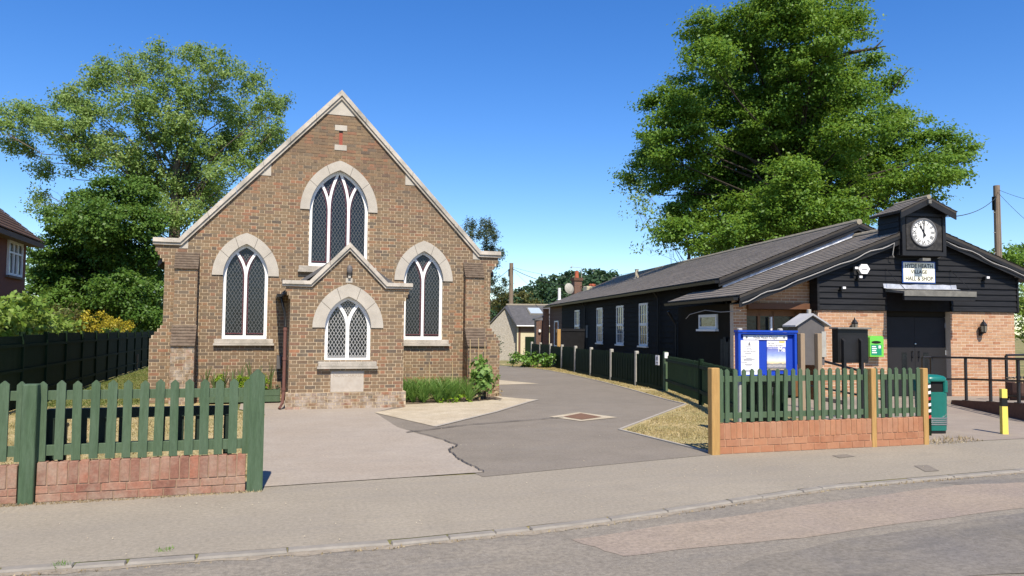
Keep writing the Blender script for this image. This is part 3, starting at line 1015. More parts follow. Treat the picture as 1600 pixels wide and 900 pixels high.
def lattice(b, poly, dw, dh, t, y0, y1):
    P = np.array(poly)
    lo, hi = P.min(0), P.max(0)
    cx = (lo[0] + hi[0]) / 2
    sl = dh / dw
    H = hi[1] - lo[1]
    for sgn in (1, -1):
        span = int((hi[0] - lo[0] + H / sl) / dw) + 3
        for k in range(-span, span + 1):
            xa = cx + k * dw - sgn * H / sl / 2
            n = int(math.hypot(H, H / sl) / 0.006)
            s = np.linspace(0, 1, n)
            X = xa + sgn * s * H / sl
            Z = lo[1] + s * H
            ins = pip(poly, X, Z)
            e = np.flatnonzero(np.diff(np.concatenate([[0], ins.astype(int), [0]])))
            for a, c in zip(e[::2], e[1::2]):
                if c - a > 4:
                    band(b, [(X[a], Z[a]), (X[c - 1], Z[c - 1])], t, t, y0, y1)


def arc_pts(x0, z0, x1, z1, n=10):
    """arc leaving (x0,z0) vertically and ending at (x1,z1)"""
    dx, dz = x1 - x0, z1 - z0
    s = 1 if dx > 0 else -1
    R = (dz * dz + dx * dx) / (2 * abs(dx))
    tm = math.asin(min(1, dz / R))
    return [(x0 + s * (R - R * math.cos(tm * i / n)), z0 + R * math.sin(tm * i / n)) for i in range(n + 1)]


def arch_window(parent, A, y, lights, ring=0.24, proud=0.025, fr=0.068, dw=0.078, dh=0.135, lead='lead', lt=0.0036, border=True, sill_out=0.07, sill_extra=0.15, sill_h=0.10):
    """pointed window with stone arch, white frame with tracery and leaded lights; y is the wall face"""
    c, w, s, p, R = A.c, A.w, A.s, A.p, A.R
    # arch stones
    inn = A.arc(1, 0.0, 24) + A.arc(-1, 0.0, 24)[::-1][1:]
    outr = A.arc(1, ring, 24) + A.arc(-1, ring, 24)[::-1][1:]
    n = len(inn)
    cuts = [0, int(n * 0.24), int(n * 0.40), int(n * 0.60), int(n * 0.76), n - 1]
    for a, e in zip(cuts[:-1], cuts[1:]):
        idx = list(range(a, e + 1))
        b = MB()
        m = len(idx)
        g = 0.004
        I = [Vector(inn[i]) for i in idx]
        O = [Vector(outr[i]) for i in idx]
        t = (I[1] - I[0]).normalized() * g
        I[0] += t; O[0] += t
        t = (I[-1] - I[-2]).normalized() * g
        I[-1] -= t; O[-1] -= t
        V = [(q.x, y - proud, q.y) for q in I] + [(q.x, y - proud, q.y) for q in O] + [(q.x, y + 0.20, q.y) for q in I] + [(q.x, y + 0.20, q.y) for q in O]
        F = []
        for i in range(m - 1):
            F += [(i, i + m, i + 1 + m, i + 1), (i, i + 1, i + 1 + 2 * m, i + 2 * m), (i + m, i + 3 * m, i + 1 + 3 * m, i + 1 + m)]
        F += [(0, 2 * m, 3 * m, m), (m - 1, 2 * m - 1, 4 * m - 1, 3 * m - 1)]
        b.add(V, F)
        b.build('arch_stone', M['stone'], parent, recalc=True)
    # sill: a block and a thinner projecting slab
    b = MB()
    b.cbox(c - w - sill_extra, c + w + sill_extra, y - sill_out, y + 0.2, s - sill_h, s - 0.002, 0.012)
    b.box(c - w - sill_extra - 0.02, c + w + sill_extra + 0.02, y - sill_out - 0.03, y + 0.05, s - sill_h - 0.05, s - sill_h - 0.004)
    b.build('window_sill', M['coping'], parent)
    win = bpy.data.objects.new('window', None)
    COL.objects.link(win)
    win.parent = parent
    yf0, yf1 = y + 0.10, y + 0.17
    b = MB()
    band(b, A.outline(20), fr, 0.0, yf0, yf1, closed=True)
    b.box(c - w + 0.002, c + w - 0.002, yf0 - 0.03, yf1, s + 0.001, s + 0.075)
    b.build('frame', M['white'], win, recalc=True)
    polys = []
    trac = MB()
    top = p + A.rise
    tw = 0.030
    main_r = A.arc(1, 0, 24)
    main_l = A.arc(-1, 0, 24)

    def main_z(x):       # height of main arch over x
        dx = abs(x - c)
        return p + math.sqrt(max(0, R * R - (dx + R - w) ** 2))
    if lights == 2:
        xm = c
        lx, rx = c - w * 0.5, c + w * 0.5
        la, ra = arc_pts(c, p - 0.05, lx, main_z(lx)), arc_pts(c, p - 0.05, rx, main_z(rx))
        band(trac, [(c, s + 0.05), (c, p - 0.03)], tw, tw, yf0 + 0.005, yf1)
        band(trac, la, tw, tw, yf0 + 0.008, yf1)
        band(trac, ra, tw, tw, yf0 + 0.010, yf1)
        L1 = [(c - w, s + 0.07), (c, s + 0.07)] + la + [q for q in main_l[::-1] if q[0] < lx - 0.01]
        R1 = [(c, s + 0.07), (c + w, s + 0.07)] + [q for q in main_r if q[0] > rx + 0.01] + ra[::-1]
        eye = la[::-1] + []
        eye = ra + [q for q in main_r if q[0] < rx - 0.01] + [q for q in main_l[::-1] if q[0] > lx + 0.01] + la[::-1][:-1]
        polys = [L1, R1, eye]
    else:
        xs_ = (c - w / 3, c + w / 3)
        lx, rx = c - w * 0.64, c + w * 0.64
        la, ra = arc_pts(xs_[0], p - 0.02, lx, main_z(lx)), arc_pts(xs_[1], p - 0.02, rx, main_z(rx))
        lc, rc = arc_pts(xs_[0], p + 0.02, c, top - 0.01), arc_pts(xs_[1], p + 0.02, c, top - 0.01)
        for i, xx in enumerate(xs_):
            band(trac, [(xx, s + 0.05), (xx, p + 0.03)], tw, tw, yf0 + 0.005, yf1)
        for i, q in enumerate((la, ra, lc, rc)):
            band(trac, q, tw, tw, yf0 + 0.007 + 0.002 * i, yf1)
        L1 = [(c - w, s + 0.07), (xs_[0], s + 0.07)] + la + [q for q in main_l[::-1] if q[0] < lx - 0.01]
        R1 = [(xs_[1], s + 0.07), (c + w, s + 0.07)] + [q for q in main_r if q[0] > rx + 0.01] + ra[::-1]
        C1 = [(xs_[0], s + 0.07), (xs_[1], s + 0.07)] + rc + lc[::-1][1:]
        E1 = lc + [q for q in main_l[::-1] if lx + 0.01 < q[0] < c - 0.01] + la[::-1][:-1]
        E2 = ra + [q for q in main_r if c + 0.01 < q[0] < rx - 0.01] + rc[::-1][:-1]
        polys = [L1, C1, R1, E1, E2]
    trac.build('tracery', M['white'], win, recalc=True)
    for i, P in enumerate(polys):
        A2 = sum(P[k][0] * P[(k + 1) % len(P)][1] - P[(k + 1) % len(P)][0] * P[k][1] for k in range(len(P)))
        if A2 < 0:
            P = P[::-1]
        b = MB()
        yy = yf1 - 0.015 + 0.0003 * i
        b.add([(q[0], yy, q[1]) for q in P], [tuple(range(len(P)))])
        me = b.mesh('pane')
        bm = bmesh.new(); bm.from_mesh(me)
        bmesh.ops.triangulate(bm, faces=bm.faces)
        bm.to_mesh(me); bm.free()
        link('pane', me, M['glass'], win)
        q1 = inset(P, 0.036)
        if border:
            b = MB()
            q0 = inset(P, 0.036)
            band(b, q0, 0.028, 0, yy - 0.004, yy - 0.001, closed=True)
            b.build('glass_border', M['maroon'], win)
        b = MB()
        lattice(b, inset(P, 0.03 if not border else 0.06), dw if i < lights else dw * 0.8, dh if i < lights else dh * 0.7, lt, yy - 0.008, yy - 0.002)
        if not border:
            band(b, inset(P, 0.030), 0.012, 0, yy - 0.009, yy - 0.002, closed=True)
        if b.v:
            b.build('lead_lattice', M[lead], win)
    return win


# ------------------------------------------------------------------ chapel
CHX, CHY = 1.70, 18.70
chapel = thing('chapel', 'brown brick chapel with stone-coped gable, pointed windows and small gabled porch', 'chapel', (CHX, CHY, 0))
WL = Arch(-2.08, 0.49, 1.43, 2.88, 0.80)
WR = Arch(2.08, 0.49, 1.43, 2.88, 0.80)
WC = Arch(0.0, 0.69, 3.16, 4.50, 1.05)
SLOPE = 3.76 / 3.53


def chapel_iv(z):
    hw = 3.80
    if z < 1.42:
        hw = 4.06
    elif z < 1.75:
        hw = 4.06 - (z - 1.42) / 0.33 * 0.26
    elif z > 3.14:
        hw = min(4.0, 3.80 + 0.05 * (1 + int((z - 3.14) / 0.075)))
    if z > 3.5:
        hw = min(hw, (7.22 - z) / SLOPE)
    iv = [(-hw, hw)]
    for A in (WL, WR, WC):
        ct = A.cut(z)
        if ct:
            iv = sub_iv(iv, ct)
    return iv


full = brick_mesh(0.2105, 0.0605, 0.03)
full.materials.append(M['brick'])
brickwork(chapel, chapel_iv, 0.0, 7.2, M['brick'], M['mortar'], bond='flemish', thick=0.33, parts=60, seed=2, share=full)
# buttresses on the front
for sgn in (-1, 1):
    ua, ub = (-3.57, -3.10) if sgn < 0 else (3.10, 3.57)
    for (yf, za, zb, mm, sd) in ((-0.22, 1.30, 3.02, 'brick', 31), (-0.50, 0.0, 1.30, 'brick_worn' if sgn < 0 else 'brick', 32)):
        brickwork(chapel, lambda z: [(ua, ub)], za, zb, M[mm], M['mortar'], mp=lambda u, d, z, yf=yf: (u, yf + d, z), thick=0.0 - yf, seed=sd, off=0.07)
        for side, ue in ((-1, ua), (1, ub)):
            brickwork(chapel, lambda z: [(0.0, -yf)], za, zb, M[mm], M['mortar'], mp=lambda u, d, z, yf=yf, ue=ue, side=side: (ue - side * (d - 0.008), yf + u, z), slab=False, seed=sd + 5)
    for (z0, z1, y0, y1) in ((1.27, 1.74, -0.50, -0.20), (2.98, 3.38, -0.22, 0.02)):
        b = MB()
        k = 7
        for i in range(k):
            ya, yb = y0 + (y1 - y0) * i / k, y0 + (y1 - y0) * (i + 1) / k
            za, zb = z0 + (z1 - z0) * i / k, z0 + (z1 - z0) * (i + 1) / k
            b.prism_x([(ya - 0.012 - (0.03 if i == 0 else 0), za + 0.005), (y1 + 0.01, za + 0.005), (y1 + 0.01, zb - 0.006), (yb - 0.008, zb - 0.002), (ya - 0.012 - (0.03 if i == 0 else 0), za + 0.03)], ua - 0.015 - 0.001 * i, ub + 0.015 + 0.001 * i)
        b.build('buttress_weathering', M['weather_brick'], chapel, recalc=True)
# coping stones
def coping_run(parent, pts, w_top, y0, y1, mat_, piece):
    for (p, q) in zip(pts[:-1], pts[1:]):
        p, q = Vector(p), Vector(q)
        Ln = (q - p).length
        n = max(1, round(Ln / piece))
        for i in range(n):
            a, c = p.lerp(q, i / n), p.lerp(q, (i + 1) / n)
            d = (c - a).normalized() * 0.004
            if i > 0:
                a = a + d
            if i < n - 1:
                c = c - d
            yield a, c, i, n


def coping(parent, left_pts, th, y0, y1, m, piece=0.75):
    """left_pts run from the kneeler to the apex along the top edge in x,z (local centre at x of the last point)"""
    xa = left_pts[-1][0]
    for side in (1, -1):
        pts = [(xa + side * (p[0] - xa), p[1]) for p in left_pts]
        # bottom edge, offset straight down along the mitres
        T = [Vector(p) for p in pts]
        Bt = []
        for i in range(len(T)):
            if i == 0:
                Bt.append(T[0] + Vector((0, -th)))
            elif i == len(T) - 1:
                d = (T[i] - T[i - 1]).normalized()
                Bt.append(Vector((T[i].x, T[i].y - th / abs(d.x))))
            else:
                d0, d1 = (T[i] - T[i - 1]).normalized(), (T[i + 1] - T[i]).normalized()
                n0 = Vector((d0.y, -d0.x)) * (1 if d0.x > 0 else -1)
                n1 = Vector((d1.y, -d1.x)) * (1 if d1.x > 0 else -1)
                mm = (n0 + n1).normalized()
                Bt.append(T[i] + mm * th / mm.dot(n0))
        for i in range(len(T) - 1):
            Ln = (T[i + 1] - T[i]).length
            n = max(1, round(Ln / piece))
            for k in range(n):
                g = 0.004 / Ln
                f0 = k / n + (g if k else 0)
                f1 = (k + 1) / n - (g if k < n - 1 else 0)
                a, c = T[i].lerp(T[i + 1], f0), T[i].lerp(T[i + 1], f1)
                e, f = Bt[i].lerp(Bt[i + 1], f0), Bt[i].lerp(Bt[i + 1], f1)
                # stepped profile: a roll at the top and a thinner drip moulding set back under it
                m1 = a.lerp(e, 0.62); m2 = c.lerp(f, 0.62)
                b = MB()
                b.hexa([(m1.x, y0, m1.y), (m2.x, y0, m2.y), (m2.x, y1, m2.y), (m1.x, y1, m1.y), (a.x, y0 + 0.02, a.y), (c.x, y0 + 0.02, c.y), (c.x, y1, c.y), (a.x, y1, a.y)])
                b.hexa([(e.x, y0 + 0.035, e.y), (f.x, y0 + 0.035, f.y), (f.x, y1, f.y), (e.x, y1, e.y), (m1.x, y0 + 0.035, m1.y), (m2.x, y0 + 0.035, m2.y), (m2.x, y1, m2.y), (m1.x, y1, m1.y)])
                b.build('coping_stone', m, parent, recalc=True)


coping(chapel, [(-4.05, 3.68), (-3.53, 3.68), (0.0, 7.44)], 0.155, -0.09, 0.36, M['coping'], 0.8)
# apex stone, kneeler stones and the slit vent
b = MB(); b.prism_y([(-0.36, 6.83), (0.36, 6.83), (0.0, 7.215)], -0.012, 0.1); b.build('apex_stone', M['stone'], chapel)
for s in (-1, 1):
    for (zt, wd, hh) in ((5.52, 0.27, 0.28), (3.66, 0.20, 0.20)):
        xo = (7.215 - zt) / SLOPE
        P = [(s * (xo + 0.0), zt - 0.0), (s * (xo - wd * 0.0), zt), (s * (xo - 0.02), zt - hh), (s * (xo + hh / SLOPE - 0.02), zt - hh)]
        P = [(s * (xo - 0.01), zt), (s * (xo - 0.01), zt - hh), (s * (xo + hh / SLOPE - 0.01), zt - hh)]
        if s < 0:
            P = P
        else:
            P = P[::-1]
        b = MB(); b.prism_y(P, -0.011, 0.1); b.build('kneeler_stone', M['stone'], chapel, recalc=True)
for zc in (6.52, 6.04):
    b = MB(); b.cbox(-0.145, 0.145, -0.012, 0.1, zc - 0.065, zc + 0.065, 0.006); b.build('vent_stone', M['stone'], chapel)
b = MB(); b.box(-0.04, 0.04, -0.004, 0.1, 6.106, 6.40); b.build('vent_tile', M['red_tile'], chapel)
b = MB(); b.box(-0.045, 0.045, -0.008, 0.1, 6.401, 6.454); b.build('vent_gap', M['dark'], chapel)
arch_window(chapel, WL, 0.0, 2)
arch_window(chapel, WR, 0.0, 2)
arch_window(chapel, WC, 0.0, 3, ring=0.22, sill_extra=0.22)
# body of the building behind the gable wall
def brick_tex(name, c1, c2, mo, rot=(0, 0, 0)):
    m = bpy.data.materials.new(name)
    m.use_nodes = True
    N, L = m.node_tree.nodes, m.node_tree.links
    p = N['Principled BSDF']
    p.inputs['Roughness'].default_value = 0.9
    tc = N.new('ShaderNodeTexCoord'); mp_ = N.new('ShaderNodeMapping'); bt = N.new('ShaderNodeTexBrick')
    mp_.inputs['Rotation'].default_value = rot
    L.new(tc.outputs['Object'], mp_.inputs[0]); L.new(mp_.outputs[0], bt.inputs['Vector'])
    bt.inputs['Color1'].default_value = c4(c1); bt.inputs['Color2'].default_value = c4(c2); bt.inputs['Mortar'].default_value = c4(mo)
    bt.inputs['Scale'].default_value = 1.0
    bt.inputs['Brick Width'].default_value = 0.225; bt.inputs['Row Height'].default_value = 0.075; bt.inputs['Mortar Size'].default_value = 0.006
    L.new(bt.outputs['Color'], p.inputs['Base Color'])
    return m


M['side_brick'] = brick_tex('chapel_side_brick', (0.16, 0.095, 0.06), (0.25, 0.145, 0.085), (0.40, 0.31, 0.2), (math.pi / 2, 0, math.pi / 2))
b = MB()
for s in (-1, 1):
    b.box(min(s * 3.45, s * 3.78), max(s * 3.45, s * 3.78), 0.33, 13.0, 0, 3.35)
b.prism_y([(-3.45, 0), (3.45, 0), (3.45, 3.3), (0, 6.9), (-3.45, 3.3)], 12.7, 12.95)
b.build('side_wall', M['side_brick'], chapel)
b = MB()
for s in (-1, 1):
    P = [(s * 3.98, 3.18), (0, 7.12), (0, 7.0), (s * 3.98, 3.06)]
    b.prism_y(P if s > 0 else P[::-1], 0.34, 13.2)
b.build('roof', M['slate'], chapel, recalc=True)
b = MB(); b.prism_y([(-3.4, 0.1), (3.4, 0.1), (3.4, 3.2), (0, 6.7), (-3.4, 3.2)], 0.55, 0.6); b.build('inner_screen', M['dark'], chapel)

# porch
PU, PYF = 0.045, -2.10
WP = Arch(PU, 0.48, 0.99, 1.70, 0.70)


def porch_iv(z):
    hw = 1.19
    if z > 2.28:
        hw = min(1.29, 1.19 + 0.035 * (1 + int((z - 2.28) / 0.075)))
    if z > 2.56:
        hw = min(hw, 3.33 - z)
    iv = [(PU - hw, PU + hw)]
    ct = WP.cut(z)
    if ct:
        iv = sub_iv(iv, ct)
    return iv


brickwork(chapel, porch_iv, 0.345, 3.3, M['brick'], M['mortar'], mp=lambda u, d, z: (u, PYF + d, z), thick=0.24, parts=235, seed=5, share=full, off=0.03)
brickwork(chapel, lambda z: [(PU - 1.245, PU + 1.245)], 0.0, 0.345, M['brick_worn'], M['mortar'], mp=lambda u, d, z: (u, PYF - 0.055 + d, z), thick=0.3, seed=6, off=0.11, course=0.069)
for s in (-1, 1):
    brickwork(chapel, lambda z: [(0.0, 1.85)], 0.0, 2.48, M['brick'], M['mortar'], mp=lambda u, d, z, s=s: (PU + s * (1.19 - d), PYF + 0.245 + u, z), thick=0.22, seed=9)
coping(chapel, [(PU - 1.36, 2.68), (PU - 0.82, 2.68), (PU, 3.52)], 0.125, PYF - 0.085, PYF + 0.26, M['coping'], 0.55)
arch_window(chapel, WP, PYF, 2, ring=0.26, dw=0.072, dh=0.125, lead='lead_white', lt=0.0038, border=False, sill_out=0.07, sill_extra=0.13, sill_h=0.10)
b = MB()
for s in (-1, 1):
    P = [(PU + s * 1.36, 2.44), (PU, 3.40), (PU, 3.32), (PU + s * 1.36, 2.36)]
    b.prism_y(P if s > 0 else P[::-1], PYF + 0.262, -0.002)
b.build('porch_roof', M['slate'], chapel, recalc=True)
b = MB()
b.prism_y([(PU - 1.45, 2.34), (PU - 1.36, 2.34), (PU - 1.34, 2.40), (PU - 1.46, 2.40)], PYF + 0.20, -0.01)
b.build('gutter', M['blackp'], chapel)
b = MB(); b.tube([(PU - 1.28, PYF + 0.10, 1.70), (PU - 1.28, PYF + 0.10, 0.35), (PU - 1.30, PYF + 0.06, 0.14), (PU - 1.36, PYF - 0.03, 0.03)], 0.034, 10)
for zz in (1.66, 1.05, 0.42):
    b.tube([(PU - 1.28, PYF + 0.10, zz - 0.03), (PU - 1.28, PYF + 0.10, zz + 0.03)], 0.043, 10)
b.build('downpipe', M['pipe'], chapel, smooth=False)
b = MB(); b.tube([(PU - 1.28, PYF + 0.10, 1.70), (PU - 1.29, PYF + 0.3, 2.0), (PU - 1.38, PYF + 0.35, 2.36)], 0.03, 8)
b.build('swan_neck', M['blackp'], chapel)
b = MB(); b.box(PU - 1.40, PU - 1.30, -0.25, -0.008, 0.75, 1.05); b.build('meter_box', M['grey_box'], chapel)
b = MB(); b.cbox(PU - 0.345, PU + 0.345, PYF - 0.012, PYF + 0.05, 0.352, 0.785, 0.006); b.build('foundation_stone', M['plaque'], chapel)
text_mesh('NORCHARD', 0.105, M['engraved'], chapel, (PU, PYF - 0.0125, 0.695), name='engraved_name', extrude=0.0006)
# oval bulkhead lamp on the porch gable
b = MB()
rings = []
for i in range(9):
    t = -math.pi / 2 + math.pi * i / 8
    rings.append([(PU + 0.065 * max(0.05, math.cos(t)) * math.cos(2 * math.pi * k / 14), PYF - 0.065 + 0.06 * max(0.05, math.cos(t)) * math.sin(2 * math.pi * k / 14), 2.93 + 0.105 * math.sin(t)) for k in range(14)])
b.loft(rings)
lamp = b.build('bulkhead_lamp', M['grey_box'], chapel, smooth=True)
b = MB(); b.box(PU - 0.025, PU + 0.025, PYF - 0.06, PYF + 0.01, 2.76, 2.85); b.box(PU - 0.07, PU + 0.07, PYF - 0.008, PYF + 0.02, 2.66, 2.76); b.build('lamp_bracket', M['stone'], lamp)
# ------------------------------------------------------------------ picket fences on low brick walls
def picket_mesh(w, h, t):
    b = MB()
    tip = w * 0.42
    b.prism_y([(-w / 2, 0), (w / 2, 0), (w / 2, h - tip), (w * 0.06, h), (-w * 0.06, h), (-w / 2, h - tip)], 0, t)
    return b.mesh('picket')


def variants(fn, n, m):
    out = []
    for i in range(n):
        me = fn(i)
        me.materials.append(m)
        out.append(me)
    return out


def place(name, me, parent, loc, rot=(0, 0, 0), scale=(1, 1, 1)):
    o = bpy.data.objects.new(name, me)
    COL.objects.link(o)
    o.parent = parent
    o.location = loc
    o.rotation_euler = rot
    o.scale = scale
    return o


def low_wall(name, label, x0, x1, y, zt, mb, mm, gaps=(), soldier=0.086, seed=1, tilt=0.0, courses=2):
    """brick-on-end coping over stretcher courses; origin at the left end of the foot"""
    w = thing(name, label, 'wall', (x0, y, 0))
    r = random.Random(seed)
    Ln = x1 - x0
    zs = zt - 0.215
    ch = zs / courses
    b = MB(); b.box(0.004, Ln - 0.004, 0.008, 0.10, -0.1, zt - 0.008); b.build('mortar_core', mm, w)
    sb = MB(); sb.cbox(0, soldier - 0.010, 0, 0.112, 0, 0.211, 0.004); sm = sb.mesh('brick'); sm.materials.append(mb)
    n = int(Ln / soldier)
    s = Ln / n
    for i in range(n):
        place('brick', sm, w, (i * s + 0.005, r.uniform(-0.004, 0.003), zs + 0.006 + r.uniform(-0.004, 0.003)), (r.uniform(-.008, .008), r.uniform(-.012, .012), 0), ((s - 0.010) / (soldier - 0.010), 1, 1))
    sb = MB(); sb.cbox(0, 0.215, 0, 0.1, 0, ch - 0.010, 0.004); st = sb.mesh('brick'); st.materials.append(mb)
    for c in range(courses):
        u = -0.11 if c % 2 else 0.0
        while u < Ln:
            a, e = max(0.002, u), min(Ln - 0.002, u + 0.215)
            if e - a > 0.03:
                place('brick', st, w, (a, r.uniform(-0.003, 0.003), c * ch + 0.005), (0, r.uniform(-.004, .004), 0), ((e - a) / 0.215, 1, 1))
            u += 0.225
    return w


def fence(name, label, x0, y, centers, zb, zt, pw, rails, posts, mat_post, mat_picket, seed=1, group=None):
    f = thing(name, label, 'fence', (x0, y, 0))
    r = random.Random(seed)
    ms = variants(lambda i: picket_mesh(pw, zt - zb, 0.02), 1, mat_picket)
    for (cx, dz) in centers:
        place('picket', ms[0], f, (cx - x0, -0.02 + r.uniform(-0.004, 0.003), zb + dz + r.uniform(-0.006, 0.006)), (r.uniform(-.012, .012), r.uniform(-.012, .012), 0), (r.uniform(.94, 1.05), 1, 1))
    for (ra, rb, za, zb_) in rails:
        b = MB(); b.cbox(ra - x0, rb - x0, 0.004, 0.042, za, zb_, 0.004); b.build('rail', mat_picket, f)
    for (px_, w, d, zp, kind, dy) in posts:
        b = MB()
        u = px_ - x0
        if kind == 'point':
            c = 0.008
            prof = [(-w / 2 + c, -0.1), (w / 2 - c, -0.1), (w / 2 - c, zp - w * 0.40), (0.012, zp), (-0.012, zp), (-w / 2 + c, zp - w * 0.40)]
            b.prism_y([(u + p[0] * w / (w - 2 * c) if False else u + p[0], p[1]) for p in prof], dy, dy + d)
            b.prism_y([(u + (p[0] * (w / 2) / (w / 2 - c) if abs(p[0]) > 0.02 else p[0]), p[1] - (0.004 if p[1] > 0 else 0)) for p in prof], dy + c, dy + d - c)
        else:
            b.cbox(u - w / 2, u + w / 2, dy, dy + d, -0.1, zp, 0.008)
        b.build('post', mat_post, f)
    return f


def px_x(px, y, py=600):
    return at_y(px, py, y).x


LY = 8.52
lc = [(px_x(p, LY - 0.06), 0.0) for p in (66.5, 94, 121, 148, 174.5, 199.5, 225, 249, 273, 297, 320.5, 343, 365.5, 387)]
sp = lc[1][0] - lc[0][0]
lc += [(px_x(31.8, LY - 0.06), 0.0), (px_x(4.5, LY - 0.06), 0.0)] + [(px_x(4.5, LY - 0.06) - 0.17 * k, 0.0) for k in range(1, 14)]
xe, xm = px_x(402, LY - 0.1), px_x(48, LY - 0.1)
fence('picket_fence', 'green painted picket fence on the left low brick wall, pointed end post at the drive', -5.0, LY, lc, 0.385, 1.15, 0.082,
      [(xm + 0.06, xe - 0.06, 0.965, 1.055), (xm + 0.06, xe - 0.06, 0.43, 0.53), (-4.6, xm - 0.06, 0.965, 1.055), (-4.6, xm - 0.06, 0.43, 0.53)],
      [(xe, 0.155, 0.15, 1.245, 'point', -0.10), (xm, 0.128, 0.14, 1.125, 'flat', -0.13)], M['green'], M['green'], 4)
low_wall('low_brick_wall', 'weathered low red brick wall under the left green fence, from the flat post to the pointed post', xm + 0.07, xe - 0.09, LY - 0.075, 0.375, M['wall_brick'], M['wall_mortar'], seed=3)
low_wall('low_brick_wall', 'short end of low red brick wall at the far left picture edge', -4.6, xm - 0.085, LY - 0.075, 0.36, M['wall_brick'], M['wall_mortar'], seed=4)

RY = 9.32
zoom = [150, 178, 217, 258, 299, 339, 380, 419, 458, 497, 532, 569, 606, 641, 676, 711, 745, 779, 812, 845, 895, 927, 961, 994, 1028, 1063, 1097]
rc_ = [(px_x(1080 + z / 3.077, RY - 0.04), 0.0) for z in zoom]
pr = [px_x(1117.5, RY - 0.08), px_x(1364.5, RY - 0.06), px_x(1445.5, RY - 0.06)]
fence('picket_fence', 'green picket fence with new tan timber posts on the right low brick wall', pr[0], RY, rc_, 0.425, 1.165, 0.066,
      [(pr[0] + 0.05, pr[1] - 0.03, 0.985, 1.065), (pr[0] + 0.05, pr[1] - 0.03, 0.475, 0.555), (pr[1] + 0.04, pr[2] - 0.03, 0.985, 1.065), (pr[1] + 0.04, pr[2] - 0.03, 0.475, 0.555)], [], M['green'], M['green'], 6)
rf = [o for o in COL.objects if o.name.startswith('picket_fence') and o.type == 'EMPTY'][-1]
for i, (xx, w, zp, dy) in enumerate(((pr[0], 0.128, 1.185, -0.10), (pr[1], 0.085, 1.16, -0.075), (pr[2], 0.095, 1.155, -0.075))):
    b = MB(); b.cbox(xx - pr[0] - w / 2, xx - pr[0] + w / 2, dy, dy + 0.11, -0.1, zp, 0.007)
    b.build('post', M['oak_wood'], rf)
low_wall('low_brick_wall', 'new orange-red low brick wall under the right fence, between the outer tan post and the middle post', pr[0] + 0.066, pr[1] - 0.045, RY - 0.065, 0.415, M['wall_brick_r'], M['wall_mortar_r'], seed=7, soldier=0.092)
low_wall('low_brick_wall', 'short new orange-red low brick wall between the middle tan post and the post beside the litter bin', pr[1] + 0.045, pr[2] - 0.05, RY - 0.065, 0.415, M['wall_brick_r'], M['wall_mortar_r'], seed=8, soldier=0.092)

# park bench with its back to the left fence
bn = thing('park_bench', 'dark green slatted park bench behind the left picket fence, its back to the road', 'bench', (-1.14, LY + 0.20, 0))
bw = 0.86
b = MB(); b.cbox(-bw, bw, -0.04, 0.05, 0.76, 0.86, 0.006); b.build('back_rail', M['bench'], bn)
b = MB(); b.cbox(-bw, bw, -0.025, 0.02, 0.44, 0.50, 0.006); b.build('back_rail', M['bench'], bn)
sb = MB(); sb.box(-0.035, 0.035, -0.012, 0.010, 0.50, 0.762); sm = sb.mesh('back_slat'); sm.materials.append(M['bench'])
for i in range(9):
    place('back_slat', sm, bn, (-0.72 + 0.18 * i, 0, 0))
for i in range(4):
    b = MB(); b.cbox(-bw, bw, 0.06 + i * 0.12, 0.155 + i * 0.12, 0.42, 0.45, 0.004); b.build('seat_slat', M['bench'], bn)
for s in (-1, 1):
    b = MB(); b.cbox(s * 0.82 - 0.035, s * 0.82 + 0.035, -0.035, 0.03, 0.0, 0.80, 0.005); b.build('leg', M['bench'], bn)
    b = MB(); b.cbox(s * 0.82 - 0.035, s * 0.82 + 0.035, 0.46, 0.53, 0.0, 0.62, 0.005); b.build('leg', M['bench'], bn)
    b = MB(); b.cbox(s * 0.82 - 0.04, s * 0.82 + 0.04, -0.02, 0.56, 0.622, 0.66, 0.005); b.build('armrest', M['bench'], bn)
    b = MB(); b.cbox(s * 0.82 - 0.025, s * 0.82 + 0.025, 0.03, 0.46, 0.14, 0.20, 0.004); b.build('stretcher', M['bench'], bn)
b = MB(); b.cbox(-0.785, 0.785, 0.22, 0.27, 0.145, 0.195, 0.004); b.build('stretcher', M['bench'], bn)

# dark boundary fence on the left
df = thing('boundary_fence', 'tall dark netted boundary fence running back along the left lawn', 'fence', (-4.65, 8.9, 0))
y = 0.0
rk = random.Random(4)
k = 0
while y < 27.5:
    ln = 1.83
    z1 = 1.50 + rk.uniform(-0.03, 0.03)
    b = MB()
    b.box(-0.012, 0.012, y + 0.05, y + ln - 0.05, 0.02, z1)
    pan = b.build('panel', M['dgreen'], df)
    b = MB()
    for zz in (0.25, 0.75, 1.25):
        b.box(0.012, 0.045, y + 0.05, y + ln - 0.05, zz, zz + 0.06)
    b.build('batten', M['dgreen'], pan)
    b = MB(); b.cbox(-0.045, 0.05, y - 0.048, y + 0.048, -0.1, 1.56, 0.006); b.build('post', M['dgreen'], df)
    y += ln
for i, (px, py) in enumerate(((151, 593), (175, 586), (192, 581), (205, 578), (219, 571))):
    p = gp(px, py)
    b = MB(); b.cbox(-0.035, 0.035, -0.035, 0.035, -0.1, 0.62, 0.01)
    o = b.build('stake', M['grey_wood'])
    o.location = (p.x + 0.2, p.y, 0)
    tag(o, ['nearest short timber stake on the grass by the dark fence', 'second short stake along the dark fence', 'third short stake along the dark fence', 'fourth short stake along the dark fence', 'farthest short stake along the dark fence, nearest the chapel'][i], 'stake', 'stakes along the dark fence')
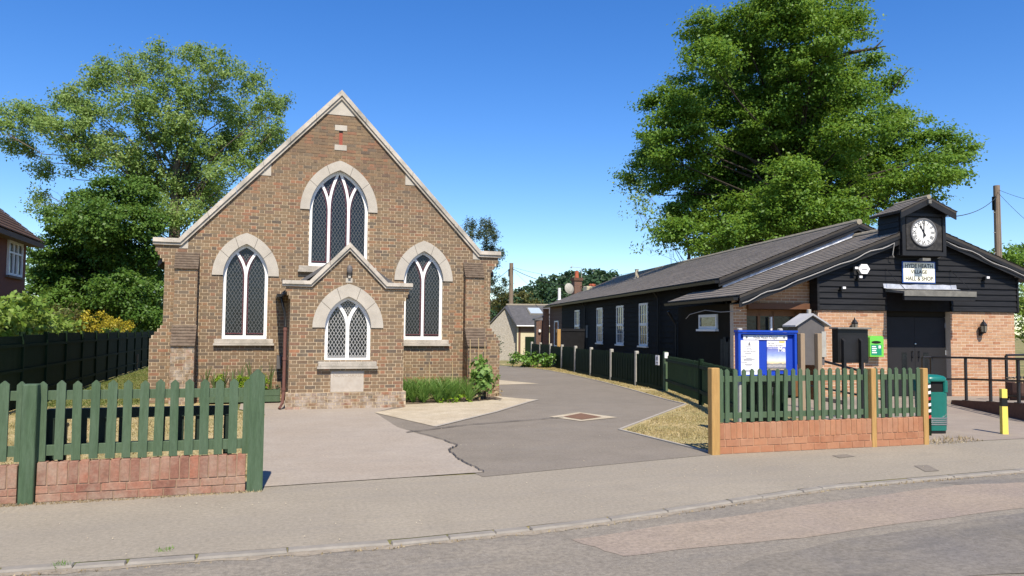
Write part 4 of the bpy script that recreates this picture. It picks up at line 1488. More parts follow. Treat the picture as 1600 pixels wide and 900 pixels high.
# ------------------------------------------------------------------ village hall
HA = math.radians(-9.5)
HO = Vector((15.874, 15.413, 0))
hall = thing('village_hall', 'long black-boarded village hall with brick front, clock turret and tiled roofs', 'hall', HO, HA)
HMAT = Matrix.Translation(HO) @ Matrix.Rotation(HA, 4, 'Z')
HINV = HMAT.inverted()
UC = 0.03
EZ, EK = 4.47, 0.384              # extension ridge height, slope


def hl(p):
    return HINV @ Vector(p)


def hplane_v(px, py, v):
    o = HINV @ Vector((0, 0, EYE))
    d = HINV.to_3x3() @ ray(px, py)
    return o + d * ((v - o.y) / d.y)


def hplane_u(px, py, u):
    o = HINV @ Vector((0, 0, EYE))
    d = HINV.to_3x3() @ ray(px, py)
    return o + d * ((u - o.x) / d.x)


hfull = brick_mesh(0.2105, 0.0605, 0.03)
hfull.materials.append(M['hbrick'])
brickwork(hall, lambda z: [(-2.72, -0.86)], 0.0, 2.25, M['hbrick'], M['hmortar'], bond='stretcher', thick=0.22, parts=130, seed=12, share=hfull)
brickwork(hall, lambda z: [(0.92, 2.76)], 0.0, 2.25, M['hbrick'], M['hmortar'], bond='stretcher', thick=0.22, parts=130, seed=16, share=hfull)
# shop front recess: pier, infill over the beam, beam, glazed doors
SV = 0.36


def infill(z):
    if z < 2.42:
        return [(-4.79, -4.44)]
    a = UC - (EZ - 0.20 - z) / EK
    return [(max(-4.79, a), -2.74)] if a < -2.8 else []


brickwork(hall, infill, 0.0, 3.2, M['hbrick'], M['hmortar'], mp=lambda u, d, z: (u, SV + d, z), bond='stretcher', thick=0.2, seed=13)
b = MB(); b.cbox(-4.44, -2.755, SV - 0.10, SV + 0.18, 2.27, 2.418, 0.006); b.build('beam', M['brownbeam'], hall)
brickwork(hall, lambda z: [(0.02, 1.2)], 0.0, 2.27, M['hbrick'], M['hmortar'], mp=lambda u, d, z: (-2.72 - 0.008 + d * -1 + 0.016, u, z), bond='stretcher', thick=-0.2, seed=14, slab=False)
b = MB(); b.box(-2.74, -2.68, 0.2, 1.3, 0, 3.1); b.build('recess_cheek', M['brownframe'], hall)
sd = MB()
for (a, c) in ((-4.44, -4.34), (-4.0, -3.93), (-3.62, -3.56), (-3.0, -2.92), (-2.80, -2.745)):
    sd.box(a, c, SV + 0.30, SV + 0.38, 0.05, 2.24)
sd.box(-4.44, -2.745, SV + 0.30, SV + 0.37, 2.10, 2.268)
shop = sd.build('shop_door', M['brownframe'], hall)
b = MB(); b.box(-4.40, -2.76, SV + 0.345, SV + 0.355, 0.08, 2.1); b.build('pane', M['glass'], shop)
b = MB(); b.box(-3.70, -3.655, SV + 0.2, SV + 0.27, 0.1, 2.08); b.build('door_edge', M['whiteplastic'], shop)
b = MB(); b.box(-2.98, -2.83, SV + 0.285, SV + 0.298, 1.62, 1.80); b.build('shop_notice', M['paper'], shop)
b = MB(); b.box(-3.30, -3.20, SV + 0.325, SV + 0.344, 1.55, 1.72); b.build('door_sticker', M['orange'], shop)
# weatherboards on the front gable
bk = 0
z = 2.262
r = random.Random(9)
while z < 4.2:
    hh = 0.150
    w = (EZ - 0.21 - (z + 0.075)) / EK
    a, c = max(-2.77, UC - w), min(2.82, UC + w)
    spans = [(a, c)]
    if z < 2.70:
        spans = sub_iv(spans, (-0.87, 0.93))
    for (p, q) in spans:
        if q - p > 0.1:
            j = r.uniform(-0.003, 0.003)
            b = MB()
            b.prism_x([(-0.055 + j, z), (-0.035 + j, z - 0.004), (0.0, z), (0.0, z + hh + 0.01), (-0.022 + j, z + hh + 0.012), (-0.055 + j, z + 0.012)], p, q)
            b.build('weatherboard', M['black'], hall, recalc=True)
    z += 0.147
b = MB(); b.prism_y([(-2.75, 2.25), (2.80, 2.25), (2.80, 3.18), (UC, EZ - 0.23), (-2.75, 3.17)], 0.001, 0.18); b.build('gable_core', M['black_side'], hall)
b = MB(); b.box(-2.775, -2.72, -0.07, 0.3, 2.24, 3.12); b.build('corner_board', M['black'], hall)
b = MB(); b.box(2.80, 2.85, -0.07, 0.1, 2.24, 3.15); b.build('corner_board', M['black'], hall)


# roofs made of tiles
def tiles(parent, p_ridge, down, along, n_along, length, w=0.30, ex=0.215, seed=1, name='roof_tiles', skip=None):
    """p_ridge: start of the upper edge, down: unit vector down the slope, along: unit vector"""
    r = np.random.default_rng(seed)
    nr_ = int(length / ex)
    down, along = np.array(down), np.array(along)
    nrm = np.cross(down, along)
    nrm = nrm / np.linalg.norm(nrm)
    if nrm[2] < 0:
        nrm = -nrm
    V, Q = [], []
    n = 0
    for i in range(nr_):
        s = length - (nr_ - i - 1) * ex          # lower edge of this course
        for j in range(-1, n_along + 1):
            a0 = max(0, j * w + (w / 2 if i % 2 else 0) + 0.004)
            a1 = min(n_along * w, (j + 1) * w + (w / 2 if i % 2 else 0) - 0.004)
            if a1 - a0 < 0.03:
                continue
            t = 0.020 + r.uniform(-0.003, 0.003)
            ds = r.uniform(-0.006, 0.006)
            lo0 = np.array(p_ridge) + down * (s + ds) + along * a0
            lo1 = np.array(p_ridge) + down * (s + ds) + along * a1
            up0, up1 = lo0 - down * (ex + 0.03), lo1 - down * (ex + 0.03)
            V += [lo0 + nrm * 0.006, lo1 + nrm * 0.006, lo1 + nrm * (0.006 + t), lo0 + nrm * (0.006 + t), up1 + nrm * 0.012, up0 + nrm * 0.012]
            Q += [(n, n + 1, n + 2, n + 3), (n + 3, n + 2, n + 4, n + 5)]
            n += 6
    return stuff(link(name, np_mesh(name, V, Q), M['roof'], parent))


def slope(uu, zz, ue, ze):
    d = np.array((ue - uu, 0, ze - zz))
    L_ = np.linalg.norm(d)
    return d / L_, L_


def roof_slab(parent, uu, zz, ue, ze, v0, v1, t=0.07, name='roof', m='roof_under'):
    b = MB()
    b.prism_y([(uu, zz), (uu, zz - t), (ue, ze - t), (ue, ze)], v0, v1)
    return b.build(name, M[m], parent, recalc=True)




def ez(u):
    return EZ - EK * abs(u - UC)


roof_slab(hall, UC, EZ, -4.90, ez(-4.90), -0.25, 2.68)
roof_slab(hall, -3.98, ez(-3.98), -4.90, ez(-4.90), 2.68, 4.70)
roof_slab(hall, UC, EZ, 3.16, ez(3.16), -0.25, 2.68)
d, ln = slope(UC, EZ, -4.92, ez(-4.92)); tiles(hall, (UC, -0.27, EZ), d, (0, 1, 0), 10, ln, seed=1, w=0.296)
d, ln = slope(-3.98, ez(-3.98), -4.92, ez(-4.92)); tiles(hall, (-3.98, 2.69, ez(-3.98)), d, (0, 1, 0), 7, ln, seed=2, w=0.29)
d, ln = slope(UC, EZ, 3.18, ez(3.18)); tiles(hall, (UC, -0.27, EZ), d, (0, 1, 0), 10, ln, seed=3, w=0.296)
b = MB()
for i in range(8):
    b.tube([(UC, -0.27 + i * 0.37, EZ + 0.01), (UC, -0.27 + i * 0.37 + 0.362, EZ + 0.01)], [0.085, 0.095], 10)
stuff(b.build('ridge_tiles', M['ridge'], hall))
# bargeboards: upper and lower board on each side
for (ue, s) in ((-4.90, -1), (3.16, 1)):
    for (o1, o2, v0, v1) in ((0.075, 0.155, -0.262, -0.225), (0.135, 0.30, -0.235, -0.200)):
        b = MB(); b.prism_y([(UC, EZ - o1), (UC, EZ - o2), (ue, ez(ue) - o2), (ue, ez(ue) - o1)], v0, v1)
        b.build('bargeboard', M['bargeboard'], hall, recalc=True)
    b = MB(); b.prism_y([(UC, EZ - 0.20), (UC, EZ - 0.215), (ue, ez(ue) - 0.215), (ue, ez(ue) - 0.20)], -0.199, 0.34)
    b.build('soffit', M['bargeboard'], hall, recalc=True)
# cable looping along the bargeboards
for s, us in ((-1, np.linspace(-0.80, -4.85, 26)), (1, np.linspace(0.60, 3.1, 14))):
    P = [(u, -0.275, ez(u) - 0.20 - 0.035 * math.sin(i * 1.1) * (0.5 + 0.5 * math.sin(i * 0.37))) for i, u in enumerate(us)]
    b = MB(); b.tube([(us[0] + (-0.12 if s > 0 else 0.06), -0.16, 3.60), (us[0] + (-0.03 if s > 0 else 0.0), -0.2, 3.66)] + P, 0.011, 6)
    b.build('cable', M['cable'], hall)
P = [(-4.86, -0.2, 2.20), (-4.93, 0.8, 2.19), (-4.93, 1.8, 2.26), (-4.93, 2.9, 2.17), (-4.93, 3.2, 2.05)]
b = MB(); b.tube(P, 0.010, 6); b.build('cable', M['cable'], hall)

# main hall behind, higher
GV = 2.70
MZ, MK, MU = 4.90, 0.40, 0.10


def mz(u):
    return MZ - MK * abs(u - MU)


END = 28.2
roof_slab(hall, MU, MZ, -4.18, mz(-4.18), GV - 0.12, END)
roof_slab(hall, MU, MZ, 4.38, mz(4.38), GV - 0.12, END)
d, ln = slope(MU, MZ, -4.20, mz(-4.20)); tiles(hall, (MU, GV - 0.14, MZ), d, (0, 1, 0), 86, ln, seed=5, w=0.297)
d, ln = slope(MU, MZ, 4.40, mz(4.40)); tiles(hall, (MU, GV - 0.14, MZ), d, (0, 1, 0), 86, ln, seed=6, w=0.297)
b = MB()
for i in range(66):
    b.tube([(MU, GV - 0.14 + i * 0.39, MZ + 0.01), (MU, GV - 0.14 + i * 0.39 + 0.382, MZ + 0.01)], [0.085, 0.095], 8)
stuff(b.build('ridge_tiles', M['ridge'], hall))
for ue in (-4.18, 4.38):
    for (o1, o2, v0, v1) in ((0.07, 0.15, GV - 0.13, GV - 0.09), (0.14, 0.24, GV - 0.10, GV - 0.06)):
        b = MB(); b.prism_y([(MU, MZ - o1), (MU, MZ - o2), (ue, mz(ue) - o2), (ue, mz(ue) - o1)], v0, v1)
        b.build('bargeboard', M['bargeboard'], hall, recalc=True)
b = MB(); b.prism_y([(-3.9, 0), (4.1, 0), (4.1, 3.2), (MU, MZ - 0.08), (-3.9, 3.22)], GV, GV + 0.2); b.build('gable_wall', M['black'], hall)
# lead flashing where the lower roof meets the gable
P, Q = [], []
us = np.linspace(0.0, -4.05, 30)
r = random.Random(2)
top = [(u, GV - 0.012, ez(u) + 0.15 + r.uniform(-0.012, 0.012)) for u in us]
mid = [(u, GV - 0.03 - r.uniform(0, 0.012), ez(u) + 0.035) for u in us]
bot = [(u, GV - 0.17 + r.uniform(-0.012, 0.012), ez(u) + 0.040) for u in us]
b = MB(); n = len(us)
b.add(top + mid + bot, [(i, i + 1, i + 1 + n, i + n) for i in range(n - 1)] + [(i + n, i + 1 + n, i + 1 + 2 * n, i + 2 * n) for i in range(n - 1)])
b.build('lead_flashing', M['flash'], hall, recalc=True)
# side walls of the main hall
b = MB(); b.box(-3.90, -3.70, GV + 0.2, 24.6, 0, 3.24); b.build('side_wall', M['black_side'], hall)
b = MB(); b.box(3.9, 4.1, GV + 0.2, END - 0.1, 0, 3.2); b.build('side_wall', M['black_side'], hall)
b = MB(); b.prism_y([(-3.9, 0), (4.1, 0), (4.1, 3.2), (MU, MZ - 0.08), (-3.9, 3.22)], END - 0.3, END - 0.1); b.build('gable_wall', M['black_side'], hall)
b = MB(); b.box(-3.92, -3.70, 24.6, END - 0.31, 0, 3.23)
b.build('side_wall', brick_tex('dark_side_brick', (0.085, 0.05, 0.038), (0.12, 0.065, 0.045), (0.15, 0.12, 0.10), (math.pi / 2, 0, math.pi / 2)), hall)
wv = [(9.55, 10.55), (12.62, 13.62), (15.85, 16.85), (20.3, 21.3)]
z = 0.15
while z < 3.15:
    spans = [(GV + 0.22, 24.58)]
    for (a, c) in wv:
        if z + 0.19 > 1.12 and z < 2.76:
            spans = sub_iv(spans, (a, c))
    for (a, c) in spans:
        b = MB(); b.prism_y([(-3.90, 0), (-3.935, 0), (-3.935, 0.01), (-3.912, 0.195), (-3.90, 0.195)], a, c)
        o = b.build('weatherboard', M['black_side'], hall, recalc=True)
        o.location = (0, 0, z)
    z += 0.190


def sash(parent, u, v0, v1, z0, z1, bars=True, mid=True, out=0.05):
    w = bpy.data.objects.new('window', None); COL.objects.link(w); w.parent = parent
    b = MB()
    f = 0.075
    b.box(u - out, u, v0, v0 + f, z0, z1); b.box(u - out, u, v1 - f, v1, z0, z1)
    b.box(u - out + 0.001, u, v0 + f, v1 - f, z1 - f, z1); b.box(u - out + 0.001, u, v0 + f, v1 - f, z0, z0 + f)
    if mid:
        zm = (z0 + z1) / 2
        b.box(u - out - 0.01, u, v0 + f, v1 - f, zm - 0.05, zm + 0.05)
    b.build('frame', M['white'], w)
    if bars:
        b = MB()
        for k in (1, 2):
            vv = v0 + f + (v1 - v0 - 2 * f) * k / 3
            b.box(u - out + 0.012, u - 0.012, vv - 0.007, vv + 0.007, z0 + f, z1 - f)
        for zz in (z0 + (z1 - z0) * 0.27, z0 + (z1 - z0) * 0.73):
            b.box(u - out + 0.010, u - 0.014, v0 + f, v1 - f, zz - 0.008, zz + 0.008)
        b.build('glazing_bar', M['white'], w)
    b = MB(); b.box(u - 0.022, u - 0.012, v0 + f, v1 - f, z0 + f, z1 - f); b.build('pane', M['glass'], w)
    b = MB(); b.cbox(u - out - 0.06, u - 0.001, v0 - 0.05, v1 + 0.05, z0 - 0.06, z0 - 0.001, 0.006); b.build('sill', M['white'], w)
    return w


for (a, c) in wv:
    sash(hall, -3.90, a, c, 1.14, 2.74, out=0.055)
sash(hall, -3.92, 25.4, 26.5, 0.75, 2.25, bars=False, mid=False)
b = MB(); b.box(-3.97, -3.93, 18.5, 19.2, 1.35, 1.95); b.build('wall_cabinet', M['greyboard'], hall)
for vv, zz in ((8.25, 3.1), (18.9, 3.1)):
    b = MB(); b.tube([(-4.0, vv, 0.1), (-4.0, vv, 2.85), (-4.14, vv, 3.08)], 0.038, 8); b.build('downpipe', M['blackp'], hall)
b = MB(); b.prism_y([(-4.30, 3.05), (-4.19, 3.05), (-4.17, 3.13), (-4.32, 3.13)], GV - 0.1, END); b.build('gutter', M['blackp'], hall)
b = MB(); b.prism_y([(-5.03, ez(-4.9) - 0.12), (-4.93, ez(-4.9) - 0.12), (-4.92, ez(-4.9) - 0.05), (-5.05, ez(-4.9) - 0.05)], -0.2, 4.7); b.build('gutter', M['blackp'], hall)
b = MB(); b.tube([(-4.66, 4.74, 0.1), (-4.66, 4.74, 1.9), (-4.9, 4.74, 2.3)], 0.038, 8); b.build('downpipe', M['blackp'], hall)
# low side of the extension
b = MB(); b.box(-4.60, -4.45, 0.62, 4.68, 0, 2.42); b.build('side_wall', M['brown_panel'], hall)
b = MB(); b.box(-4.58, -4.45, 0.56, 0.62, 0, 2.40); b.build('door_post', M['black'], hall)
for i in range(5):
    b = MB(); b.box(-4.66 + 0.004 * (i % 2), -4.61, 0.64 + i * 0.165, 0.64 + i * 0.165 + 0.155, 0.05, 1.55 - 0.06 * (i % 3)); b.build('shed_board', M['black'], hall)
sash(hall, -4.60, 1.73, 2.96, 1.76, 2.16, bars=False, mid=False)
b = MB(); b.box(-3.9, -4.59, 4.60, 4.68, 0, 2.42); b.build('end_wall', M['black_side'], hall, recalc=True)

# entrance doors under the canopy
DV = 0.16
b = MB(); b.box(-0.86, 0.92, DV + 0.07, DV + 0.12, 0, 2.75); b.build('door_lining', M['door'], hall)
b = MB(); b.box(-0.84, 0.90, DV + 0.0, DV + 0.06, 2.12, 2.70); b.build('transom_panel', M['brown_panel'], hall)
for (a, c, s) in ((-0.84, 0.028, 1), (0.034, 0.90, -1)):
    b = MB(); b.box(a, c, DV + 0.01, DV + 0.065, 0.10, 2.10)
    dr = b.build('door', M['door'], hall)
    b = MB(); e = (c - 0.30) if s > 0 else (a + 0.30)
    b.box(e - 0.07, e + 0.07, DV + 0.004, DV + 0.02, 0.72, 1.20); b.build('vision_panel', M['glass'], dr)
    b = MB(); e = (c - 0.09) if s > 0 else (a + 0.09)
    b.tube([(e, DV - 0.05, 1.05), (e, DV - 0.05, 1.25)], 0.012, 8); b.box(e - 0.012, e + 0.012, DV - 0.05, DV + 0.012, 1.07, 1.09); b.box(e - 0.012, e + 0.012, DV - 0.05, DV + 0.012, 1.21, 1.23)
    b.build('handle', M['steel'], dr)
    for zz in (0.4, 1.2, 1.9):
        e = a if s > 0 else c
        b = MB(); b.box(e - 0.012, e + 0.012, DV + 0.002, DV + 0.03, zz - 0.06, zz + 0.06); b.build('hinge', M['flash'], dr)
b = MB(); b.lathe([(0.0, 0), (0.02, 0.002), (0.02, 0.02), (0.0, 0.022)], 0, 0, 10)
o = b.build('door_lock', M['chrome'], hall); o.location = (0.03, DV - 0.005, 1.42); o.rotation_euler = (math.pi / 2, 0, 0)
# canopy with its stays and lead apron
b = MB(); b.prism_x([(-0.02, 2.80), (-0.02, 2.74), (-0.78, 2.66), (-0.78, 2.715)], -0.91, 1.00); b.build('canopy', M['greyboard'], hall, recalc=True)
b = MB(); b.box(-0.93, 1.02, -0.805, -0.78, 2.60, 2.73); b.build('canopy_fascia', M['greyboard'], hall)
b = MB(); b.box(-0.91, 1.00, -0.779, -0.70, 2.50, 2.63); b.build('canopy_beam', M['bargeboard'], hall)
b = MB(); n = 12
us = np.linspace(-0.98, 1.06, n)
r = random.Random(6)
b.add([(u, -0.057, 2.93 + r.uniform(-.012, .012)) for u in us] + [(u, -0.075 - r.uniform(0, .02), 2.83 + r.uniform(-.012, .012)) for u in us] + [(u, -0.22 + r.uniform(-.03, .03), 2.80) for u in us],
      [(i, i + 1, i + 1 + n, i + n) for i in range(n - 1)] + [(i + n, i + 1 + n, i + 1 + 2 * n, i + 2 * n) for i in range(n - 1)])
b.build('lead_apron', M['flash'], hall, recalc=True)
for u in (-0.85, 0.95):
    b = MB(); b.tube([(u - 0.05, -0.06, 3.32), (u + 0.0, -0.76, 2.73)], 0.007, 6); b.build('canopy_stay', M['steel'], hall)
# sign
sg = MB(); sg.box(-0.46, 0.46, -0.085, -0.058, 2.965, 3.515)
sgn = sg.build('sign_board', M['signblue'], hall)
b = MB(); b.box(-0.435, 0.435, -0.092, -0.0855, 2.99, 3.49); b.build('sign_face', M['sign'], sgn)
for (t, zz, sz, sx_) in (('HYDE HEATH', 3.395, 0.150, 0.86), ('VILLAGE', 3.245, 0.125, 0.95), ('HALL & SHOP', 3.075, 0.150, 0.84)):
    text_mesh(t, sz, M['ink'], sgn, (0.0, -0.0925, zz), sx=sx_, extrude=0.001, bold=0.0025)
b = MB(); b.box(-0.12, 0.10, -0.40, -0.26, 3.51, 3.575); b.box(-0.03, 0.01, -0.27, -0.06, 3.535, 3.56)
b.build('sign_lamp', M['greyboard'], hall)
# security lights, alarm box
for (px, py) in ((1315, 451), (1341, 434), (1539, 435), (1334, 420)):
    p = hplane_v(px, py, -0.12)
    b = MB(); b.box(p.x - 0.055, p.x + 0.055, -0.20, -0.10, p.z - 0.045, p.z + 0.045); b.box(p.x - 0.02, p.x + 0.02, -0.10, -0.05, p.z - 0.06, p.z + 0.02)
    b.build('security_light', M['blackp'], hall)
    b = MB(); b.box(p.x - 0.02, p.x + 0.06, -0.21, -0.201, p.z - 0.01, p.z + 0.045); b.build('security_light_lens', M['whiteplastic'], hall)
p = hplane_v(1349, 420.5, -0.1)
b = MB(); b.prism_y([(p.x + 0.155 * math.cos(math.radians(60 * k)), p.z + 0.14 * math.sin(math.radians(60 * k))) for k in range(6)], -0.145, -0.05)
al = b.build('alarm_box', M['whiteplastic'], hall, recalc=True)
b = MB(); b.box(p.x - 0.07, p.x + 0.07, -0.1475, -0.1455, p.z - 0.02, p.z); b.build('alarm_mark', M['greyink'], al)


def lantern(px, py):
    p = hplane_v(px, py, -0.1)
    u, zc = p.x, p.z
    b = MB(); b.lathe([(0.045, 0), (0.06, 0.02), (0.085, 0.2), (0.095, 0.21), (0.04, 0.29), (0.02, 0.30), (0.012, 0.35)], u, -0.14, 6)
    b.box(u - 0.03, u + 0.03, -0.07, 0.0, -0.06, 0.14); b.box(u - 0.01, u + 0.01, -0.13, -0.06, -0.02, 0.02)
    o = b.build('lantern', M['steel'], hall); o.location = (0, 0, zc - 0.16)
    b = MB()
    for k in range(6):
        a = math.pi / 3 * k + math.pi / 6
        cx, cy = u + 0.066 * math.cos(a), -0.14 + 0.066 * math.sin(a)
        t = Vector((-math.sin(a), math.cos(a)))
        b.add([(cx - t.x * .024, cy - t.y * .024, 0.04), (cx + t.x * .024, cy + t.y * .024, 0.04), (cx + t.x * .032 + .012 * math.cos(a), cy + t.y * .032 + .012 * math.sin(a), 0.185), (cx - t.x * .032 + .012 * math.cos(a), cy - t.y * .032 + .012 * math.sin(a), 0.185)], [(0, 1, 2, 3)])
    b.build('lantern_glass', M['lamp_glass'], o)


lantern(1535, 511)
lantern(1334, 508)
# green first-aid cabinet
p = hplane_v(1367, 541, -0.1)
b = MB(); cu, cz = p.x, p.z
prof = [(cu - 0.20, cz - 0.26), (cu + 0.17, cz - 0.26), (cu + 0.17, cz + 0.22), (cu + 0.13, cz + 0.26), (cu - 0.16, cz + 0.26), (cu - 0.20, cz + 0.22)]
b.prism_y(prof, -0.20, 0.0); cab = b.build('defibrillator_cabinet', M['aed'], hall, recalc=True)
b = MB(); b.box(cu - 0.17, cu + 0.11, -0.204, -0.2005, cz - 0.22, cz + 0.04); b.build('cabinet_label', M['aed_label'], cab)
b = MB()
for i in range(4):
    b.box(cu - 0.15, cu - 0.04 + 0.02 * (i % 2), -0.206, -0.2045, cz - 0.02 - i * 0.05, cz + 0.005 - i * 0.05)
b.box(cu + 0.03, cu + 0.09, -0.206, -0.2045, cz - 0.05, cz + 0.02); b.build('cabinet_print', M['paper'], cab)
b = MB(); b.prism_y([(cu - 0.03 + 0.13 * math.cos(t), cz + 0.10 + 0.035 * math.sin(t)) for t in np.linspace(0, 2 * math.pi, 16, endpoint=False)], -0.203, -0.2005); b.build('cabinet_slot', M['dark'], cab)

# clock turret
TV = -0.29
T0, T1 = -0.62, 0.59
turret = bpy.data.objects.new('clock_turret', None); COL.objects.link(turret); turret.parent = hall
b = MB(); b.box(T0, T1, TV, 0.62, 3.64, 4.72); b.build('turret_body', M['black'], turret)
zz = 3.66
while zz < 4.62:
    b = MB(); b.prism_y([(T0, 0), (T0 - 0.028, 0), (T0 - 0.028, 0.01), (T0 - 0.008, 0.145), (T0, 0.145)], TV + 0.06, 0.62)
    o = b.build('weatherboard', M['black'], turret, recalc=True); o.location = (0, 0, zz)
    zz += 0.143
b = MB()
for (a, c, e, f) in ((T0, T0 + 0.09, 3.64, 4.71), (T1 - 0.09, T1, 3.64, 4.71), (T0 + 0.09, T1 - 0.09, 3.64, 3.74), (T0 + 0.09, T1 - 0.09, 4.64, 4.71)):
    b.box(a, c, TV - 0.045, TV - 0.001, e, f)
b.build('turret_frame', M['bargeboard'], turret)
b = MB(); b.box(T0 + 0.13, T1 - 0.10, TV - 0.02, TV - 0.002, 3.79, 4.60)
b.build('clock_panel', mat('clock_panel', (0.020, 0.019, 0.018), 0.6, 0.3, 8, col2=(0.12, 0.11, 0.1), scale2=7, amt2=0.35), turret)
TC = (T0 + T1) / 2
RA, RE = 5.10, 4.74
for s in (-1, 1):
    P = [(TC, RA), (TC + s * 0.76, RE), (TC + s * 0.76, RE - 0.05), (TC, RA - 0.05)]
    b = MB(); b.prism_y(P if s > 0 else P[::-1], TV - 0.24, 0.78); b.build('turret_roof', M['roof_under'], turret, recalc=True)
    d, ln = slope(TC, RA, TC + s * 0.78, RE - 0.008); tiles(turret, (TC, TV - 0.25, RA), d, (0, 1, 0), 6, ln, w=0.206, ex=0.19, seed=8 + s)
    P = [(TC, RA - 0.055), (TC + s * 0.76, RE - 0.055), (TC + s * 0.76, RE - 0.19), (TC, RA - 0.19)]
    b = MB(); b.prism_y(P if s > 0 else P[::-1], TV - 0.235, TV - 0.20); b.build('bargeboard', M['bargeboard'], turret, recalc=True)
b = MB(); b.prism_y([(T0, 4.71), (T1, 4.71), (T1, 4.77), (TC, RA - 0.06), (T0, 4.77)], TV + 0.01, 0.61); b.build('turret_gable', M['black'], turret)
b = MB(); b.tube([(TC, TV - 0.25, RA + 0.0), (TC, 0.77, RA + 0.0)], 0.06, 8); b.build('ridge_tile', M['ridge'], turret)
b = MB(); b.box(TC - 0.04, TC + 0.04, TV - 0.29, TV - 0.23, RA - 0.17, RA - 0.08); b.build('gable_camera', M['greyboard'], turret)
# clock
CR = 0.335
cl = bpy.data.objects.new('clock', None); COL.objects.link(cl); cl.parent = turret
cl.location = (TC - 0.01, TV - 0.022, 4.23)


def disc(b, r0, r1, y0, y1, n=48):
    if r0 <= 0:
        b.prism_y([(r1 * math.cos(2 * math.pi * k / n), r1 * math.sin(2 * math.pi * k / n)) for k in range(n)], y0, y1)
    else:
        band(b, [((r0 + r1) / 2 * math.cos(2 * math.pi * k / n), (r0 + r1) / 2 * math.sin(2 * math.pi * k / n)) for k in range(n)], (r1 - r0) / 2, (r1 - r0) / 2, y0, y1, closed=True)


b = MB(); disc(b, 0, CR, -0.012, 0.02); b.build('dial', M['clockface'], cl, recalc=True)
b = MB(); disc(b, CR - 0.006, CR + 0.024, -0.035, 0.02); b.build('rim', M['rim'], cl, recalc=True)
b = MB(); disc(b, CR * 0.90, CR * 0.915, -0.0145, -0.012); disc(b, CR * 0.56, CR * 0.575, -0.0145, -0.012); b.build('minute_track', M['ink'], cl, recalc=True)
b = MB()
for k in range(60):
    a = 2 * math.pi * k / 60
    ca, sa = math.sin(a), math.cos(a)
    band(b, [(CR * 0.915 * ca, CR * 0.915 * sa), (CR * 0.96 * ca, CR * 0.96 * sa)], 0.003, 0.003, -0.0145, -0.012)
b.build('minute_marks', M['ink'], cl)
for k, nme in enumerate(('XII', 'I', 'II', 'III', 'IIII', 'V', 'VI', 'VII', 'VIII', 'IX', 'X', 'XI')):
    a = math.radians(30 * k)
    text_mesh(nme, 0.125, M['ink'], cl, (CR * 0.735 * math.sin(a), -0.0125, CR * 0.735 * math.cos(a)), (math.pi / 2, a, 0), name='numeral', extrude=0.0015, sx=0.72 if len(nme) > 2 else 0.9, bold=0.003)


def hand(b, ang, prof, y0, y1):
    a = math.radians(ang)
    t, nrm = Vector((math.sin(a), math.cos(a))), Vector((math.cos(a), -math.sin(a)))
    b.prism_y([((t * l + nrm * w).x, (t * l + nrm * w).y) for l, w in prof], y0, y1)


b = MB(); hand(b, -29, [(-0.10, -0.02), (-0.10, 0.02), (0.13, 0.012), (0.15, 0.032), (0.215, 0.0), (0.15, -0.032), (0.13, -0.012)], -0.026, -0.022); b.build('hour_hand', M['ink'], cl, recalc=True)
b = MB(); hand(b, 2, [(-0.13, -0.016), (-0.13, 0.016), (0.20, 0.009), (0.30, 0.006), (0.30, -0.006), (0.20, -0.009)], -0.032, -0.028); b.build('minute_hand', M['ink'], cl, recalc=True)

# raised entrance terrace and rails
ter = MB()
E0, E1 = Vector((0.08, -1.05)), Vector((-1.20, -5.2))
zt0, zt1 = 0.10, 0.40
ter.hexa([(E0.x, E0.y, -0.05), (E1.x, E1.y, -0.3), (8, -5.2, -0.3), (8, -1.05, -0.05), (E0.x, E0.y, zt0), (E1.x, E1.y, zt1), (8, -5.2, zt1), (8, -1.05, zt0)])
o = ter.build('terrace', M['dbrick'], None, recalc=True); struct(o); o.matrix_world = HMAT
b = MB(); b.add([(E0.x + .02, E0.y, zt0 + .004), (E1.x + .02, E1.y, zt1 + .004), (8, -5.2, zt1 + .004), (8, -1.05, zt0 + .004)], [(0, 1, 2, 3)])
o = b.build('terrace_paving', M['forecourt']); struct(o); o.matrix_world = HMAT
b = MB(); b.box(-2.7, 8, -1.049, -0.001, -0.05, 0.10); o = b.build('door_step', M['forecourt']); struct(o); o.matrix_world = HMAT


def railing(label, posts, zb, zt_, sq=0.024, mids=(0.5,), topr=0.026):
    """posts: list of local (u,v); one thing, posts and rails its parts"""
    base = HMAT @ Vector((posts[0][0], posts[0][1], 0))
    t = thing('handrail', label, 'handrail', (base.x, base.y, 0), HA)
    p0 = Vector(posts[0])
    for i, p in enumerate(posts):
        q = Vector(p) - p0
        b = MB(); b.box(q.x - sq, q.x + sq, q.y - sq, q.y + sq, zb[i], zt_[i] - 0.01)
        b.box(q.x - 0.06, q.x + 0.06, q.y - 0.06, q.y + 0.06, zb[i], zb[i] + 0.012)
        b.build('post', M['steel'], t)
    for i in range(len(posts) - 1):
        a, c = Vector(posts[i]) - p0, Vector(posts[i + 1]) - p0
        b = MB(); b.tube([(a.x, a.y, zt_[i]), (c.x, c.y, zt_[i + 1])], topr, 8); b.build('top_rail', M['steel'], t)
        for f in mids:
            b = MB(); b.tube([(a.x, a.y, zb[i] + (zt_[i] - zb[i]) * f), (c.x, c.y, zb[i + 1] + (zt_[i + 1] - zb[i + 1]) * f)], topr * 0.85, 8); b.build('mid_rail', M['steel'], t)
    return t


def E(t):
    return (E0.x + 0.06 + (E1.x - E0.x) * t, E0.y + (E1.y - E0.y) * t)


